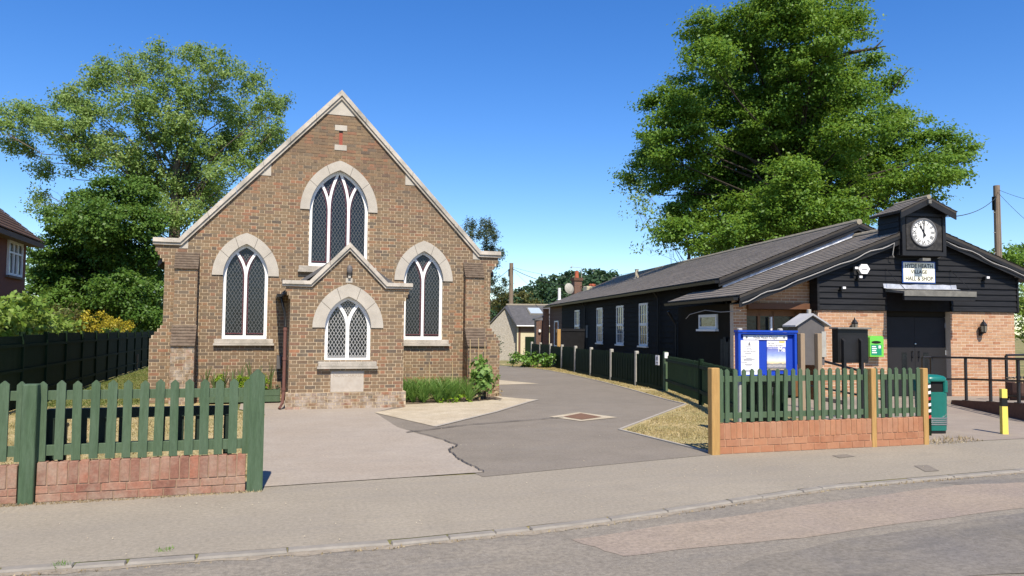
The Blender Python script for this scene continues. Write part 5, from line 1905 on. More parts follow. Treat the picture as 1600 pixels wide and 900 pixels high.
tp = [0.16, 0.44, 0.72, 0.98]
railing('black steel handrail along the edge of the hall terrace, in front of the entrance doors', [(-0.62, -1.0), (-0.40, -1.0)] + [E(t) for t in tp], [0.08, 0.08] + [zt0 + (zt1 - zt0) * t for t in tp], [1.12, 1.12] + [1.12 + 0.10 * t for t in tp])
q0, q1 = hplane_v(1572, 555, -1.6), hplane_v(1640, 556, -1.2)
railing('second black steel handrail at the right picture edge, beside the wooden tub', [(q0.x, -1.6), (q0.x + 1.3, -1.45)], [0.13, 0.12], [q0.z, q0.z + 0.02])
a_, c_ = hl(at_d(1252, 555, 17.3)), hl(at_d(1384, 590, 15.2))
railing('sloping black handrail between the timber notice boards and the hall', [(a_.x, a_.y), (c_.x, c_.y)], [0, 0], [a_.z, c_.z], mids=(0.45,))
# tub planter
p = hplane_v(1592, 612, -1.9)
tb = thing('planter_tub', 'dark wooden half-barrel tub on the hall terrace at the right picture edge', 'planter', HMAT @ Vector((p.x + 0.1, -1.9, 0.155)))
b = MB(); b.lathe([(0.26, 0), (0.31, 0.2), (0.32, 0.42), (0.29, 0.42), (0.28, 0.36)], 0, 0, 20); b.build('barrel', M['dbrick'], tb)
b = MB(); b.lathe([(0.298, 0.09), (0.305, 0.09), (0.315, 0.13), (0.305, 0.13)], 0, 0, 20); b.build('hoop', M['steel'], tb)
b = MB()
for k in range(9):
    a = k * 0.7
    b.tube([(0.1 * math.cos(a), 0.1 * math.sin(a), 0.36), (0.2 * math.cos(a), 0.2 * math.sin(a), 0.5), (0.32 * math.cos(a), 0.32 * math.sin(a), 0.52 + 0.05 * (k % 3))], [0.008, 0.006, 0.003], 5)
b.build('dry_stems', M['cane'], tb)

# ------------------------------------------------------------------ side fences between drive and hall
fpts = [(10.91, 19.44)] + [tuple((HMAT @ Vector((u, v, 0))).xy) for u, v in ((-5.72, 5.3), (-5.84, 7.7), (-5.92, 10.15), (-5.93, 12.65), (-5.94, 15.15), (-5.94, 17.7), (-5.92, 20.4), (-5.9, 23.0))]
sf = thing('boarded_fence', 'low dark green close-boarded fence with pale concrete posts beside the drive', 'fence', (fpts[0][0], fpts[0][1], 0))
o0 = Vector(fpts[0])
r = random.Random(5)
for i, (p, q) in enumerate(zip(fpts[:-1], fpts[1:])):
    p, q = Vector(p) - o0, Vector(q) - o0
    d = (q - p)
    L_ = d.length
    d = d / L_
    nv = Vector((-d.y, d.x))
    zg = ground_z(p.y + o0.y)
    pan = bpy.data.objects.new('panel', None); COL.objects.link(pan); pan.parent = sf
    nb = int((L_ - 0.12) / 0.118)
    for k in range(nb):
        a, c = 0.06 + k * (L_ - 0.12) / nb, 0.06 + (k + 1) * (L_ - 0.12) / nb + 0.01
        t = 0.012 if k % 2 else 0.022
        zt_ = 1.0 + r.uniform(-0.012, 0.012) - 0.03 * (i % 2)
        A, B = p + d * a, p + d * c
        b = MB(); b.hexa([(A.x, A.y, 0.09), (B.x, B.y, 0.09), (B.x - nv.x * -t, B.y + nv.y * t, 0.09), (A.x + nv.x * t, A.y + nv.y * t, 0.09), (A.x, A.y, zt_), (B.x, B.y, zt_), (B.x + nv.x * t, B.y + nv.y * t, zt_), (A.x + nv.x * t, A.y + nv.y * t, zt_)])
        b.build('board', M['dgreen'], pan, recalc=True)
    A, B = p + d * 0.06 + nv * 0.026, q - d * 0.06 + nv * 0.026
    b = MB(); b.hexa([(A.x, A.y, 0.0), (B.x, B.y, 0.0), (B.x + nv.x * .02, B.y + nv.y * .02, 0.0), (A.x + nv.x * .02, A.y + nv.y * .02, 0.0), (A.x, A.y, 0.12), (B.x, B.y, 0.12), (B.x + nv.x * .02, B.y + nv.y * .02, 0.12), (A.x + nv.x * .02, A.y + nv.y * .02, 0.12)])
    b.build('gravel_board', M['dgreen'], pan, recalc=True)
for i, p in enumerate(fpts):
    p = Vector(p) - o0
    b = MB(); b.cbox(p.x - 0.055, p.x + 0.055, p.y - 0.055, p.y + 0.055, -0.3, 1.07 + (0.04 if i == 0 else 0), 0.012); b.build('post', M['oldpost'] if i else M['green'], sf)
    if i == 0:
        b = MB(); b.cbox(p.x - 0.06, p.x + 0.06, p.y - 0.07, p.y - 0.056, 0.93, 1.09, 0.003); b.build('post_cap', M['whiteplastic'], sf)
pp_ = Vector(fpts[0]) - o0 + (Vector(fpts[1]) - o0) * 0.13
b = MB(); b.box(pp_.x - 0.14, pp_.x - 0.12, pp_.y - 0.1, pp_.y + 0.1, 0.72, 1.0); nt = b.build('fence_notice', M['paper'], sf)
b = MB(); b.box(pp_.x - 0.143, pp_.x - 0.1405, pp_.y - 0.03, pp_.y + 0.03, 0.86, 0.96); b.box(pp_.x - 0.143, pp_.x - 0.1405, pp_.y - 0.07, pp_.y + 0.07, 0.78, 0.80); b.build('notice_print', M['greyink'], nt)

sp_pts = [(10.88, 19.30), (9.62, 15.5), (8.30, 12.1), (7.45, 9.75)]
pf = thing('picket_fence', 'low green picket side fence linking the boarded fence with the front fence', 'fence', (sp_pts[0][0], sp_pts[0][1], 0))
o0 = Vector(sp_pts[0])
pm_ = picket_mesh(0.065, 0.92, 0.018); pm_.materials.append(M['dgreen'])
for p, q in zip(sp_pts[:-1], sp_pts[1:]):
    p, q = Vector(p) - o0, Vector(q) - o0
    d = q - p
    L_ = d.length
    d /= L_
    ang = math.atan2(d.y, d.x)
    n = int(L_ / 0.135)
    for k in range(n):
        c = p + d * (0.12 + k * (L_ - 0.2) / n)
        place('picket', pm_, pf, (c.x, c.y, 0.08 + r.uniform(-.01, .01)), (0, 0, ang))
    for zz in (0.28, 0.84):
        A, B = p + d * 0.03, q - d * 0.03
        nv = Vector((-d.y, d.x)) * -0.05
        b = MB(); b.hexa([(A.x, A.y, zz), (B.x, B.y, zz), (B.x + nv.x, B.y + nv.y, zz), (A.x + nv.x, A.y + nv.y, zz), (A.x, A.y, zz + .075), (B.x, B.y, zz + .075), (B.x + nv.x, B.y + nv.y, zz + .075), (A.x + nv.x, A.y + nv.y, zz + .075)])
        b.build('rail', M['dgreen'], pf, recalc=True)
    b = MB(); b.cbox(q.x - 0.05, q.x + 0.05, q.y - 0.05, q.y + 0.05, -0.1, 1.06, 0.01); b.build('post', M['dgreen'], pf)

# ------------------------------------------------------------------ notice boards, bin, bollard
BY = 10.75
a_, c_ = at_y(1152, 519, BY), at_y(1244, 588, BY)
W_, H0, H1 = c_.x - a_.x, c_.z, a_.z
nb_ = thing('notice_board', 'bright blue chapel notice board with white papers and a sunset poster', 'notice board', (a_.x, BY, 0))
b = MB(); b.box(0.03, W_ - 0.03, 0.03, 0.06, H0 + 0.03, H1 - 0.03); b.build('backing', M['blue_felt'], nb_)
b = MB()
b.box(0, 0.045, -0.03, 0.07, H0, H1); b.box(W_ - 0.045, W_, -0.03, 0.07, H0, H1); b.box(0.045, W_ - 0.045, -0.03, 0.07, H0, H0 + 0.035); b.box(-0.012, W_ + 0.012, -0.045, 0.075, H1 + 0.001, H1 + 0.035)
b.box(0.045, W_ - 0.045, -0.028, 0.07, H1 - 0.03, H1)
b.build('frame', M['blue'], nb_)
sc = W_ / 92.0
X = lambda px: (px - 1152) * sc
Z = lambda py: H1 - (py - 519) * (H1 - H0) / 69.0
b = MB(); b.box(X(1162), X(1231), 0.012, 0.028, Z(530.5), Z(523.5)); hd = b.build('header', M['paper'], nb_)
text_mesh('Hyde Heath Chapel', 0.075, M['ink'], hd, ((X(1162) + X(1231)) / 2, 0.0115, Z(527)), name='header_lettering', extrude=0.0006, sx=0.78)
for px in (1167, 1226):
    b = MB(); b.prism_y([(X(px) + 0.02 * math.cos(t), Z(526.8) + 0.022 * math.sin(t)) for t in np.linspace(0, 6.28, 9)[:-1]], 0.0105, 0.0115); b.build('header_emblem', M['greyink'], hd, recalc=True)
b = MB(); b.box(X(1156.5), X(1186), 0.014, 0.029, Z(587), Z(531.5)); pa = b.build('service_sheet', M['paper'], nb_)
cx = (X(1156.5) + X(1186)) / 2
b = MB(); b.prism_y([(cx - 0.018, Z(539)), (cx + 0.018, Z(539)), (cx + 0.018, Z(536.5)), (cx, Z(533.8)), (cx - 0.018, Z(536.5))], 0.0125, 0.0135); b.build('sheet_emblem', M['greyink'], pa)
for (t, py, sz) in (('Sunday', 544.6, 0.036), ('Morning Service', 548.5, 0.036), ('Monday', 556, 0.03), ('Thursday', 565.5, 0.03)):
    text_mesh(t, sz, M['ink'], pa, (cx if sz > 0.032 else X(1158) + 0.06, 0.0135, Z(py)), name='sheet_lettering', extrude=0.0004)
b = MB()
rr_ = random.Random(4)
for py in (540.3, 551.6, 559, 560.7, 562.3, 568.6, 571, 578, 580):
    w = rr_.uniform(0.06, 0.12)
    b.box(cx - w, cx + w * rr_.uniform(0.4, 1), 0.0128, 0.0136, Z(py) - 0.005, Z(py) + 0.004)
b.build('sheet_print', M['greyink'], pa)
b = MB(); b.box(X(1199), X(1228.5), 0.014, 0.029, Z(578), Z(542)); po = b.build('sunset_poster', M['poster'], nb_)
b = MB(); b.box(X(1199), X(1228.5), 0.0142, 0.029, Z(541.8), Z(532)); pt = b.build('poster_heading', M['paper'], nb_)
text_mesh('No one', 0.040, M['ink'], pt, (X(1200.2), 0.0135, Z(536)), name='poster_lettering', extrude=0.0005, align='LEFT')
text_mesh('comes to the Father', 0.040, M['ink'], pt, (X(1200.2), 0.0135, Z(539.6)), name='poster_lettering', extrude=0.0005, align='LEFT', sx=0.9)
text_mesh('except through', 0.032, M['paper'], po, (X(1200.5), 0.0132, Z(543.5)), name='poster_lettering', extrude=0.0005, align='LEFT')
text_mesh('Me', 0.11, M['paper'], po, (X(1222), 0.0132, Z(545.8)), name='poster_lettering', extrude=0.0005, bold=0.003)
b = MB(); b.box(X(1218), X(1227), 0.0125, 0.014, Z(535.2), Z(532.4)); b.build('poster_logo', M['orange'], pt)
for px in (1162, 1226):
    b = MB(); b.cbox(X(px) - 0.035, X(px) + 0.035, 0.078, 0.148, -0.1, Z(512.5), 0.01); b.build('post', M['oldpost'], nb_)

# timber box on posts seen from behind
BY2 = 11.4
f = lambda px, py, y=BY2: at_y(px, py, y)
p0 = f(1268, 588)
cb = thing('box_notice_board', 'grey house-shaped notice box with pale pitched roof on two bare timber posts', 'notice board', (p0.x, BY2, 0))
q = lambda px, py: (f(px, py).x - p0.x, f(px, py).z)
b = MB(); b.prism_y([q(1250, 570), q(1292, 571), q(1292, 510), q(1271, 494), q(1250, 508)], 0.06, 0.30); b.build('box', M['grey_box'], cb, recalc=True)
ap, el_, er_ = q(1270.5, 489.5), q(1243, 508), q(1299, 508)
for i, e in enumerate((el_, er_)):
    b = MB(); b.prism_y([ap, e, (e[0], e[1] - 0.03), (ap[0], ap[1] - 0.035)], 0.0, 0.36); b.build('roof', M['grey_roof'], cb, recalc=True)
b = MB(); b.cbox(ap[0] + 0.02, ap[0] + 0.08, 0.14, 0.20, ap[1] - 0.02, ap[1] + 0.075, 0.008); b.build('finial', M['oldpost'], cb)
a2 = q(1286, 518); c2 = q(1293.5, 558)
b = MB(); b.box(a2[0], c2[0], 0.035, 0.058, c2[1], a2[1]); b.build('side_panel', M['oldpost'], cb)
for px in (1252.5, 1279):
    u = q(px, 520)[0]
    b = MB(); b.cbox(u - 0.045, u + 0.045, -0.035, 0.055, -0.1, q(px, 521)[1], 0.006); b.build('post', M['grey_wood'], cb)
BY3 = 12.0
p0 = at_y(1333, 600, BY3)
kb = thing('black_notice_board', 'black notice board with flat cap on two dark posts in front of the hall brickwork', 'notice board', (p0.x, BY3, 0))
q3 = lambda px, py: (at_y(px, py, BY3).x - p0.x, at_y(px, py, BY3).z)
a2, c2 = q3(1309, 514), q3(1357, 567)
b = MB(); b.box(a2[0], c2[0], 0.0, 0.16, c2[1], a2[1]); b.build('case', M['blackp'], kb)
b = MB(); b.cbox(a2[0] - 0.04, c2[0] + 0.04, -0.06, 0.20, a2[1] + 0.001, a2[1] + 0.035, 0.008); b.build('cap', M['greyboard'], kb)
b = MB(); b.box(a2[0] + 0.03, c2[0] - 0.03, -0.004, -0.0005, c2[1] + 0.06, a2[1] - 0.12); b.build('back_panel', M['bargeboard'], kb)
for px in (1316, 1343):
    u = q3(px, 540)[0]
    b = MB(); b.prism_x([(-0.075, -0.1), (-0.005, -0.1), (-0.005, q3(px, 531)[1] + 0.03), (-0.075, q3(px, 533)[1])], u - 0.03, u + 0.03); b.build('post', M['bargeboard'], kb, recalc=True)

# litter bin
p = gp(1470.5, 678)
bn_ = thing('litter_bin', 'teal plastic litter bin with side slots beside the end of the right fence', 'litter bin', (p.x, p.y + 0.2, 0), math.radians(-12))


def sq(cx, cy, rx, ry, z, n=36, e=0.28):
    out = []
    for k in range(n):
        t = 2 * math.pi * k / n
        c, s = math.cos(t), math.sin(t)
        out.append((cx + rx * math.copysign(abs(c) ** (2 * e), c), cy + ry * math.copysign(abs(s) ** (2 * e), s), z))
    return out


rx, ry = 0.205, 0.205
b = MB()
b.loft([sq(0, 0, 0.185, 0.185, 0.045), sq(0, 0, 0.20, 0.20, 0.055), sq(0, 0, rx, ry, 0.2), sq(0, 0, rx + 0.008, ry + 0.008, 0.68), sq(0, 0, rx - 0.012, ry - 0.012, 0.69), sq(0, 0, rx - 0.012, ry - 0.012, 0.70)])
b.build('body', M['bin'], bn_, smooth=False)
b = MB()      # four corner pillars leave the slots open
for (sx_, sy_) in ((-1, -1), (1, -1), (1, 1), (-1, 1)):
    b.cbox(sx_ * 0.155 - 0.04, sx_ * 0.155 + 0.04, sy_ * 0.155 - 0.04, sy_ * 0.155 + 0.04, 0.695, 0.90, 0.018)
b.build('hood_pillars', M['bin'], bn_)
b = MB(); b.loft([sq(0, 0, 0.17, 0.17, 0.70), sq(0, 0, 0.17, 0.17, 0.88)]); b.build('liner', M['dark'], bn_)
b = MB(); b.loft([sq(0, 0, rx - 0.003, ry - 0.003, 0.875), sq(0, 0, rx + 0.004, ry + 0.004, 0.885), sq(0, 0, rx, ry, 0.935), sq(0, 0, rx - 0.03, ry - 0.03, 0.965), sq(0, 0, 0.10, 0.10, 0.985), sq(0, 0, 0.02, 0.02, 0.99)]); b.build('hood', M['bin'], bn_, smooth=True)
for i in range(4):
    zz = 0.145 + i * 0.035
    b = MB(); b.loft([sq(0, 0, rx + 0.0, ry, zz), sq(0, 0, rx + 0.009, ry + 0.009, zz + 0.006), sq(0, 0, rx + 0.009, ry + 0.009, zz + 0.018), sq(0, 0, rx, ry, zz + 0.024)], cap=False); b.build('band', M['chrome'], bn_)
b = MB(); b.loft([sq(0, 0, 0.19, 0.19, 0.0), sq(0, 0, 0.19, 0.19, 0.05)]); b.build('base', M['blackp'], bn_)
b = MB()
arcp = [(0.13 * math.sin(t), 0.36 - 0.10 * math.cos(t)) for t in np.linspace(-0.3, 1.35, 12)]
band(b, arcp, 0.004, 0.004, -ry - 0.011, -ry - 0.002); b.build('door_line', M['chrome'], bn_)
# striped board between fence end and bin
p = gp(1453, 682)
ab = thing('striped_board', 'narrow board with red, white and black stripes between the tan post and the bin', 'board', (p.x + 0.02, p.y + 0.12, 0), math.radians(-40))
b = MB(); b.box(-0.10, 0.10, 0, 0.03, 0.0, 0.86); b.build('panel', M['dgreen'], ab)
for i in range(6):
    z0 = 0.24 + i * 0.10
    b = MB(); b.prism_y([(-0.10, z0), (0.10, z0 + 0.05), (0.10, z0 + 0.10), (-0.10, z0 + 0.05)], -0.003, -0.0005); b.build('stripe', M['paper'] if i % 3 else M['red'], ab)
# bollard
p = gp(1573.5, 679)
bo = thing('bollard', 'square yellow bollard with a black band on the forecourt', 'bollard', (p.x, p.y + 0.05, 0), math.radians(-24))
h = 0.76
for (z0, z1, m_) in ((0.0, 0.47, 'yellow'), (0.471, 0.61, 'blackp'), (0.611, h, 'yellow')):
    b = MB(); w0, w1 = 0.046 - 0.004 * z0, 0.046 - 0.004 * z1
    b.loft([[(-w0, -w0, z0), (w0, -w0, z0), (w0, w0, z0), (-w0, w0, z0)], [(-w1, -w1, z1), (w1, -w1, z1), (w1, w1, z1), (-w1, w1, z1)]])
    b.build('band' if m_ == 'blackp' else 'shaft', M[m_], bo)
# ------------------------------------------------------------------ other buildings
# red house on the left: we see the wall that faces the chapel
rh = thing('red_house', 'dark red brick house with white window at the left picture edge', 'house', (-8.0, 26.0, 0))
M['red_side'] = brick_tex('red_house_brick', (0.20, 0.036, 0.024), (0.25, 0.05, 0.032), (0.16, 0.06, 0.04), (math.pi / 2, 0, math.pi / 2))
b = MB(); b.box(-8.0, 0.0, -9.0, 5.1, 0, 4.62); b.build('wall', M['red_side'], rh)
b = MB(); b.prism_y([(0.42, 4.52), (0.42, 4.64), (-4.0, 8.3), (-8.4, 4.64), (-8.4, 4.52), (-4.0, 8.1)], -9.4, 5.5); b.build('roof', M['redroof'], rh, recalc=True)
b = MB(); b.box(0.001, 0.42, -9.3, 5.45, 4.50, 4.53); b.box(0.40, 0.46, -9.35, 5.48, 4.47, 4.63); b.build('fascia', M['soffit'], rh)
d, ln = slope(-4.0, 8.32, 0.48, 4.66); t_ = tiles(rh, (-4.0, -9.4, 8.32), d, (0, 1, 0), 50, ln, w=0.298, ex=0.25, seed=15); t_.data.materials.clear(); t_.data.materials.append(M['redroof'])
wy0, wy1 = 2.95, 4.5
wn_ = bpy.data.objects.new('window', None); COL.objects.link(wn_); wn_.parent = rh
b = MB()
for (a, c) in ((wy0, wy0 + 0.08), (wy0 + 0.52, wy0 + 0.60), (wy1 - 0.60, wy1 - 0.52), (wy1 - 0.08, wy1)):
    b.box(0.0, 0.07, a, c, 3.35, 4.5)
b.box(0.0, 0.071, wy0 + .001, wy1 - .001, 4.42, 4.5); b.box(0.0, 0.071, wy0 + .001, wy1 - .001, 3.35, 3.43); b.box(0.0, 0.068, wy0 + .01, wy1 - .01, 4.08, 4.14); b.build('frame', M['white'], wn_)
b = MB(); b.box(0.003, 0.02, wy0 + 0.05, wy1 - 0.05, 3.4, 4.46); b.build('pane', M['glass'], wn_)
b = MB(); b.cbox(0.001, 0.12, wy0 - 0.08, wy1 + 0.08, 3.27, 3.345, 0.006); b.build('sill', M['soffit'], wn_)

# pebbledash cottage at the end of the drive
CD = 56
P1, P2, P3 = at_d(805, 477, CD), at_d(770, 512, CD), at_d(815, 508, CD)
cot = thing('cottage', 'low pebbledashed outbuilding with slate roof and rooflight at the end of the drive', 'cottage', (17.15, 53.5, -0.6), math.radians(-18))
gz_ = -0.0
# local frame: x to the right of the picture, y away; gable end to the left half, slope facing the camera
b = MB(); b.prism_x([(0.0, 0), (0.0, 2.62), (2.4, 4.10), (4.8, 2.62), (4.8, 0)], 0.62, 4.6); b.build('wall', M['cream'], cot, recalc=True)
b = MB(); b.prism_y([(-1.45, 0), (0.75, 0), (0.75, 2.55), (-0.25, 3.85), (-1.45, 2.55)], 0.6, 0.9); b.build('gable_wall', M['render'], cot, recalc=True)
b = MB()
b.hexa([(0.55, -0.25, 2.58), (4.8, -0.25, 2.58), (4.8, 2.4, 4.12), (-0.20, 2.4, 4.12), (0.55, -0.25, 2.68), (4.8, -0.25, 2.68), (4.8, 2.4, 4.22), (-0.20, 2.4, 4.22)])
b.hexa([(0.62, -0.2, 2.5), (0.90, 0.55, 2.5), (-0.10, 2.4, 4.05), (-0.30, 0.5, 3.9), (0.62, -0.2, 2.62), (0.90, 0.55, 2.62), (-0.10, 2.4, 4.19), (-0.30, 0.5, 4.0)])
b.hexa([(-1.75, 0.5, 2.35), (-0.27, 0.5, 3.95), (-0.1, 2.4, 4.12), (-1.75, 2.4, 2.35), (-1.75, 0.5, 2.46), (-0.27, 0.5, 4.06), (-0.1, 2.4, 4.2), (-1.75, 2.4, 2.46)])
b.build('roof', M['slate'], cot, recalc=True)
b = MB(); b.tube([(-0.2, 2.4, 4.22), (4.8, 2.4, 4.22)], 0.08, 8); b.build('ridge_tile', M['ridge'], cot)
k0 = lambda s: (-0.25 + 2.65 * s, 2.58 + 0.10 + 1.54 * s)
(ya, za), (yb, zb) = k0(0.50), k0(0.82)
b = MB(); b.hexa([(1.55, ya, za - 0.05), (2.65, ya, za - 0.05), (2.35, yb, zb - 0.05), (1.30, yb, zb - 0.05), (1.55, ya, za + 0.07), (2.65, ya, za + 0.07), (2.35, yb, zb + 0.07), (1.30, yb, zb + 0.07)]); rl = b.build('rooflight_frame', M['greyboard'], cot, recalc=True)
b = MB(); b.add([(1.65, ya + .06, za + .115), (2.55, ya + .06, za + .115), (2.28, yb - .06, zb + .045), (1.42, yb - .06, zb + .045)], [(0, 1, 2, 3)]); b.build('rooflight_pane', mat('painted_sky_pane', (0.35, 0.42, 0.5), 0.12, 0.05, spec=0.8, bump=0), rl)  # pale blue base colour paints the sky's reflection into the pane
b = MB(); b.box(0.72, 0.88, -0.02, 0.62, 0.0, 2.55); b.build('brick_pier', M['dbrick'], cot)
b = MB(); b.box(0.88, 2.7, -0.05, 0.001, 2.15, 2.56); b.build('soffit_board', M['soffit'], cot)
b = MB(); b.box(1.22, 2.30, -0.06, -0.002, 0.05, 1.82); b.build('door', M['dgreen'], cot)
b = MB(); b.tube([(0.60, -0.33, 2.60), (4.7, -0.33, 2.60)], 0.05, 6); b.build('gutter', M['white'], cot)

# brick outbuilding against the end of the hall and the house chimney beyond
ob = thing('brick_outbuilding', 'small dark brick outbuilding joined to the far end of the hall', 'outbuilding', HMAT @ Vector((-3.95, 28.3, 0)), HA)
M['ob_brick'] = brick_tex('outbuilding_brick', (0.13, 0.065, 0.045), (0.09, 0.05, 0.038), (0.17, 0.13, 0.1), (math.pi / 2, 0, math.pi / 2))
b = MB(); b.box(-0.75, 0.05, 0.0, 0.7, -0.4, 2.3); b.build('wall', M['ob_brick'], ob)
b = MB(); b.prism_y([(-0.85, 2.30), (0.05, 2.60), (0.05, 2.70), (-0.85, 2.40)], -0.1, 0.8); b.build('roof', M['slate'], ob)
b = MB(); b.box(-0.32, 0.0, -0.14, 0.19, -0.4, 3.0); b.build('pier', brick_tex('pier_brick', (0.30, 0.13, 0.08), (0.24, 0.1, 0.06), (0.35, 0.28, 0.2), (math.pi / 2, 0, 0)), ob)
b = MB(); b.lathe([(0.0, 1.55), (0.08, 1.58), (0.08, 1.72), (0.0, 1.75)], -0.55, -0.08, 10); b.build('wall_lamp', M['whiteplastic'], ob)

ch = thing('chimney', 'brick chimney stack with red pot beyond the hall roof', 'chimney', at_d(901, 470, 52))
b = MB(); b.box(-0.27, 0.27, -0.27, 0.27, -1.5, 1.35); b.build('stack', brick_tex('stack_brick', (0.17, 0.085, 0.055), (0.12, 0.065, 0.05), (0.2, 0.15, 0.12), (math.pi / 2, 0, 0)), ch)
b = MB(); b.box(-0.33, 0.33, -0.33, 0.33, 1.351, 1.55); b.build('stack_cap', M['dbrick'], ch)
b = MB(); b.lathe([(0.15, 1.55), (0.13, 1.8), (0.14, 2.02), (0.11, 2.02)], 0, 0, 14); b.build('chimney_pot', M['terracotta'], ch)
b = MB(); b.tube([(0.35, 0, 1.2), (0.35, 0, 2.25), (-0.45, 0, 2.3)], 0.02, 6); b.tube([(-0.45, 0, 2.1), (-0.25, 0.2, 2.5)], 0.02, 6); b.tube([(-0.4, -0.2, 2.25), (-0.4, 0.25, 2.25)], 0.015, 6)
ae = b.build('aerial', M['oldpost'], ch)
sdh = thing('satellite_dish', 'grey satellite dish left of the chimney stack', 'satellite dish', at_d(889.5, 455, 51.2), math.radians(15))
b = MB(); b.lathe([(0.0, 0.10), (0.2, 0.075), (0.33, 0.02), (0.37, 0.0), (0.345, -0.012), (0.0, 0.06)], 0, 0, 20)
o = b.build('dish', M['oldpost'], sdh); o.rotation_euler = (math.radians(80), 0, 0); o.location = (0, 0, 0.18)
b = MB(); b.tube([(0, 0.02, 0.15), (0.4, 0.25, -0.1)], 0.025, 6); b.build('arm', M['oldpost'], sdh)
wc = thing('white_chimney', 'squat white rendered chimney on the hall roof', 'chimney', at_d(925.5, 462, 46))
b = MB(); b.cbox(-0.48, 0.48, -0.3, 0.3, -0.7, 0.55, 0.02); b.build('stack', M['cream'], wc)
b = MB(); b.lathe([(0.2, 0.55), (0.22, 0.66), (0.15, 0.7)], 0, 0, 12); b.build('chimney_pot', M['terracotta'], wc)
fl = thing('roof_flue', 'short stone-coloured flue on the hall ridge', 'flue', at_d(995, 434, 38))
b = MB(); b.lathe([(0.13, -0.5), (0.13, 0.0), (0.10, 0.02), (0.09, 0.38), (0.11, 0.42), (0.0, 0.42)], 0, 0, 12); b.build('pipe', M['concrete'], fl)
b = MB(); b.lathe([(0.22, -0.5), (0.2, -0.05), (0.0, 0.0)], 0, 0, 12); b.build('base', M['oldpost'], fl)
wp = thing('white_flue_pipe', 'upright white pipe beyond the far end of the hall', 'pipe', at_d(874, 476, 60))
b = MB(); b.tube([(0, 0, -4), (0, 0, 1.3)], 0.12, 8); b.build('pipe', M['whiteplastic'], wp)
b = MB(); b.box(-0.16, 0.16, -0.16, 0.16, 0.35, 0.42); b.build('bracket', M['whiteplastic'], wp)
# gate by the far end of the hall
gt = thing('dark_gate', 'dark timber side gate between the boarded fence and the hall wall', 'gate', HMAT @ Vector((-5.5, 17.3, 0)), HA)
b = MB(); b.box(0.0, 1.15, 0, 0.05, 0.1, 1.75); b.build('board_panel', M['black_side'], gt)
b = MB(); b.box(0.0, 1.15, -0.03, -0.001, 1.66, 1.78); b.build('ledge', M['black'], gt)
b = MB(); b.box(0.0, 1.15, -0.03, -0.001, 0.3, 0.4); b.build('ledge', M['black'], gt)
b = MB(); b.cbox(-0.22, -0.06, -0.06, 0.08, -0.1, 1.75, 0.01); b.build('post', M['oak_wood'], gt)

# telegraph poles and wires
def pole(label, px, pyt, d, r0, zb=-0.6):
    t = at_d(px, pyt, d)
    o = thing('telegraph_pole', label, 'pole', (t.x, t.y, zb))
    h = t.z - zb
    b = MB(); b.tube([(0, 0, 0), (0, 0, h)], [r0 * 1.25, r0], 10); b.build('shaft', M['pole'], o)
    b = MB(); b.box(-r0 - 0.08, -r0, -0.07, 0.07, h - 1.1, h - 0.5); b.build('junction_box', M['blackp'], o)
    b = MB()
    for k in range(8):
        b.tube([(0, 0, h - 1.2 - k * 0.45), (r0 * 1.2 + 0.09 if k % 2 else -r0 * 1.2 - 0.09, 0, h - 1.2 - k * 0.45)], 0.014, 5)
    b.build('step_iron', M['oldpost'], o)
    return o, t


pr_, tr_ = pole('tall timber telegraph pole behind the right end of the hall', 1557, 290, 34, 0.13)
pm2, tm2 = pole('distant telegraph pole rising behind the slate roofed cottage', 799, 411, 62, 0.16)


def wire(label, a, c, sag, r_=0.012, n=14):
    a, c = Vector(a), Vector(c)
    P = [a.lerp(c, i / n) - Vector((0, 0, 4 * sag * (i / n) * (1 - i / n))) for i in range(n + 1)]
    o = thing('overhead_wire', label, 'wire', a)
    b = MB(); b.tube([p - a for p in P], r_, 5); b.build('cable', M['wire'], o)


wire('black wire from the clock turret roof up to the right telegraph pole', HMAT @ Vector((TC + 0.7, 0.0, 4.7)), tr_ - Vector((0, 0, 0.5)), 0.25, 0.013)
wire('thin wire leaving the right telegraph pole downward past the picture edge', tr_ - Vector((0, 0, 0.25)), at_d(1680, 400, 26), 0.2, 0.008)
wire('thin upper wire leaving the right telegraph pole to the right', tr_ - Vector((0, 0, 0.15)), at_d(1690, 322, 30), 0.2, 0.008)
wire('thick drooping wire from the distant pole to the brick chimney', tm2 - Vector((0, 0, 0.4)), at_d(1010, 431, 45), 1.0, 0.022)
wire('thin upper wire from the distant pole across to the right', tm2 - Vector((0, 0, 0.3)), at_d(1000, 424, 50), 0.6, 0.010)
wire('wire from the distant pole down to the left behind the chapel', tm2 - Vector((0, 0, 0.35)), at_d(740, 450, 58), 0.3, 0.018)
wire('faint wire falling from the distant pole to the wooded hill', tm2 - Vector((0, 0, 0.35)), at_d(850, 462, 66), 0.2, 0.008)

# ------------------------------------------------------------------ foliage
def leaf_mesh(name, C_, Nrm, size, r, aspect=0.55, curl=0.15):
    """diamond-shaped leaves: centres (n,3), normals (n,3), sizes (n,)"""
    n = len(C_)
    Nrm = Nrm / (np.linalg.norm(Nrm, axis=1, keepdims=True) + 1e-9)
    t = r.normal(size=(n, 3))
    t -= Nrm * (t * Nrm).sum(1, keepdims=True)
    t /= np.linalg.norm(t, axis=1, keepdims=True) + 1e-9
    s = np.cross(Nrm, t)
    L_ = size[:, None]
    V = np.stack([C_ - t * L_ * 0.5, C_ + s * L_ * aspect * 0.5 + Nrm * L_ * curl - t * L_ * 0.05, C_ + t * L_ * 0.5, C_ - s * L_ * aspect * 0.5 + Nrm * L_ * curl - t * L_ * 0.05], 1).reshape(-1, 3)
    Q = np.arange(4 * n).reshape(-1, 4)
    return np_mesh(name, V, Q)


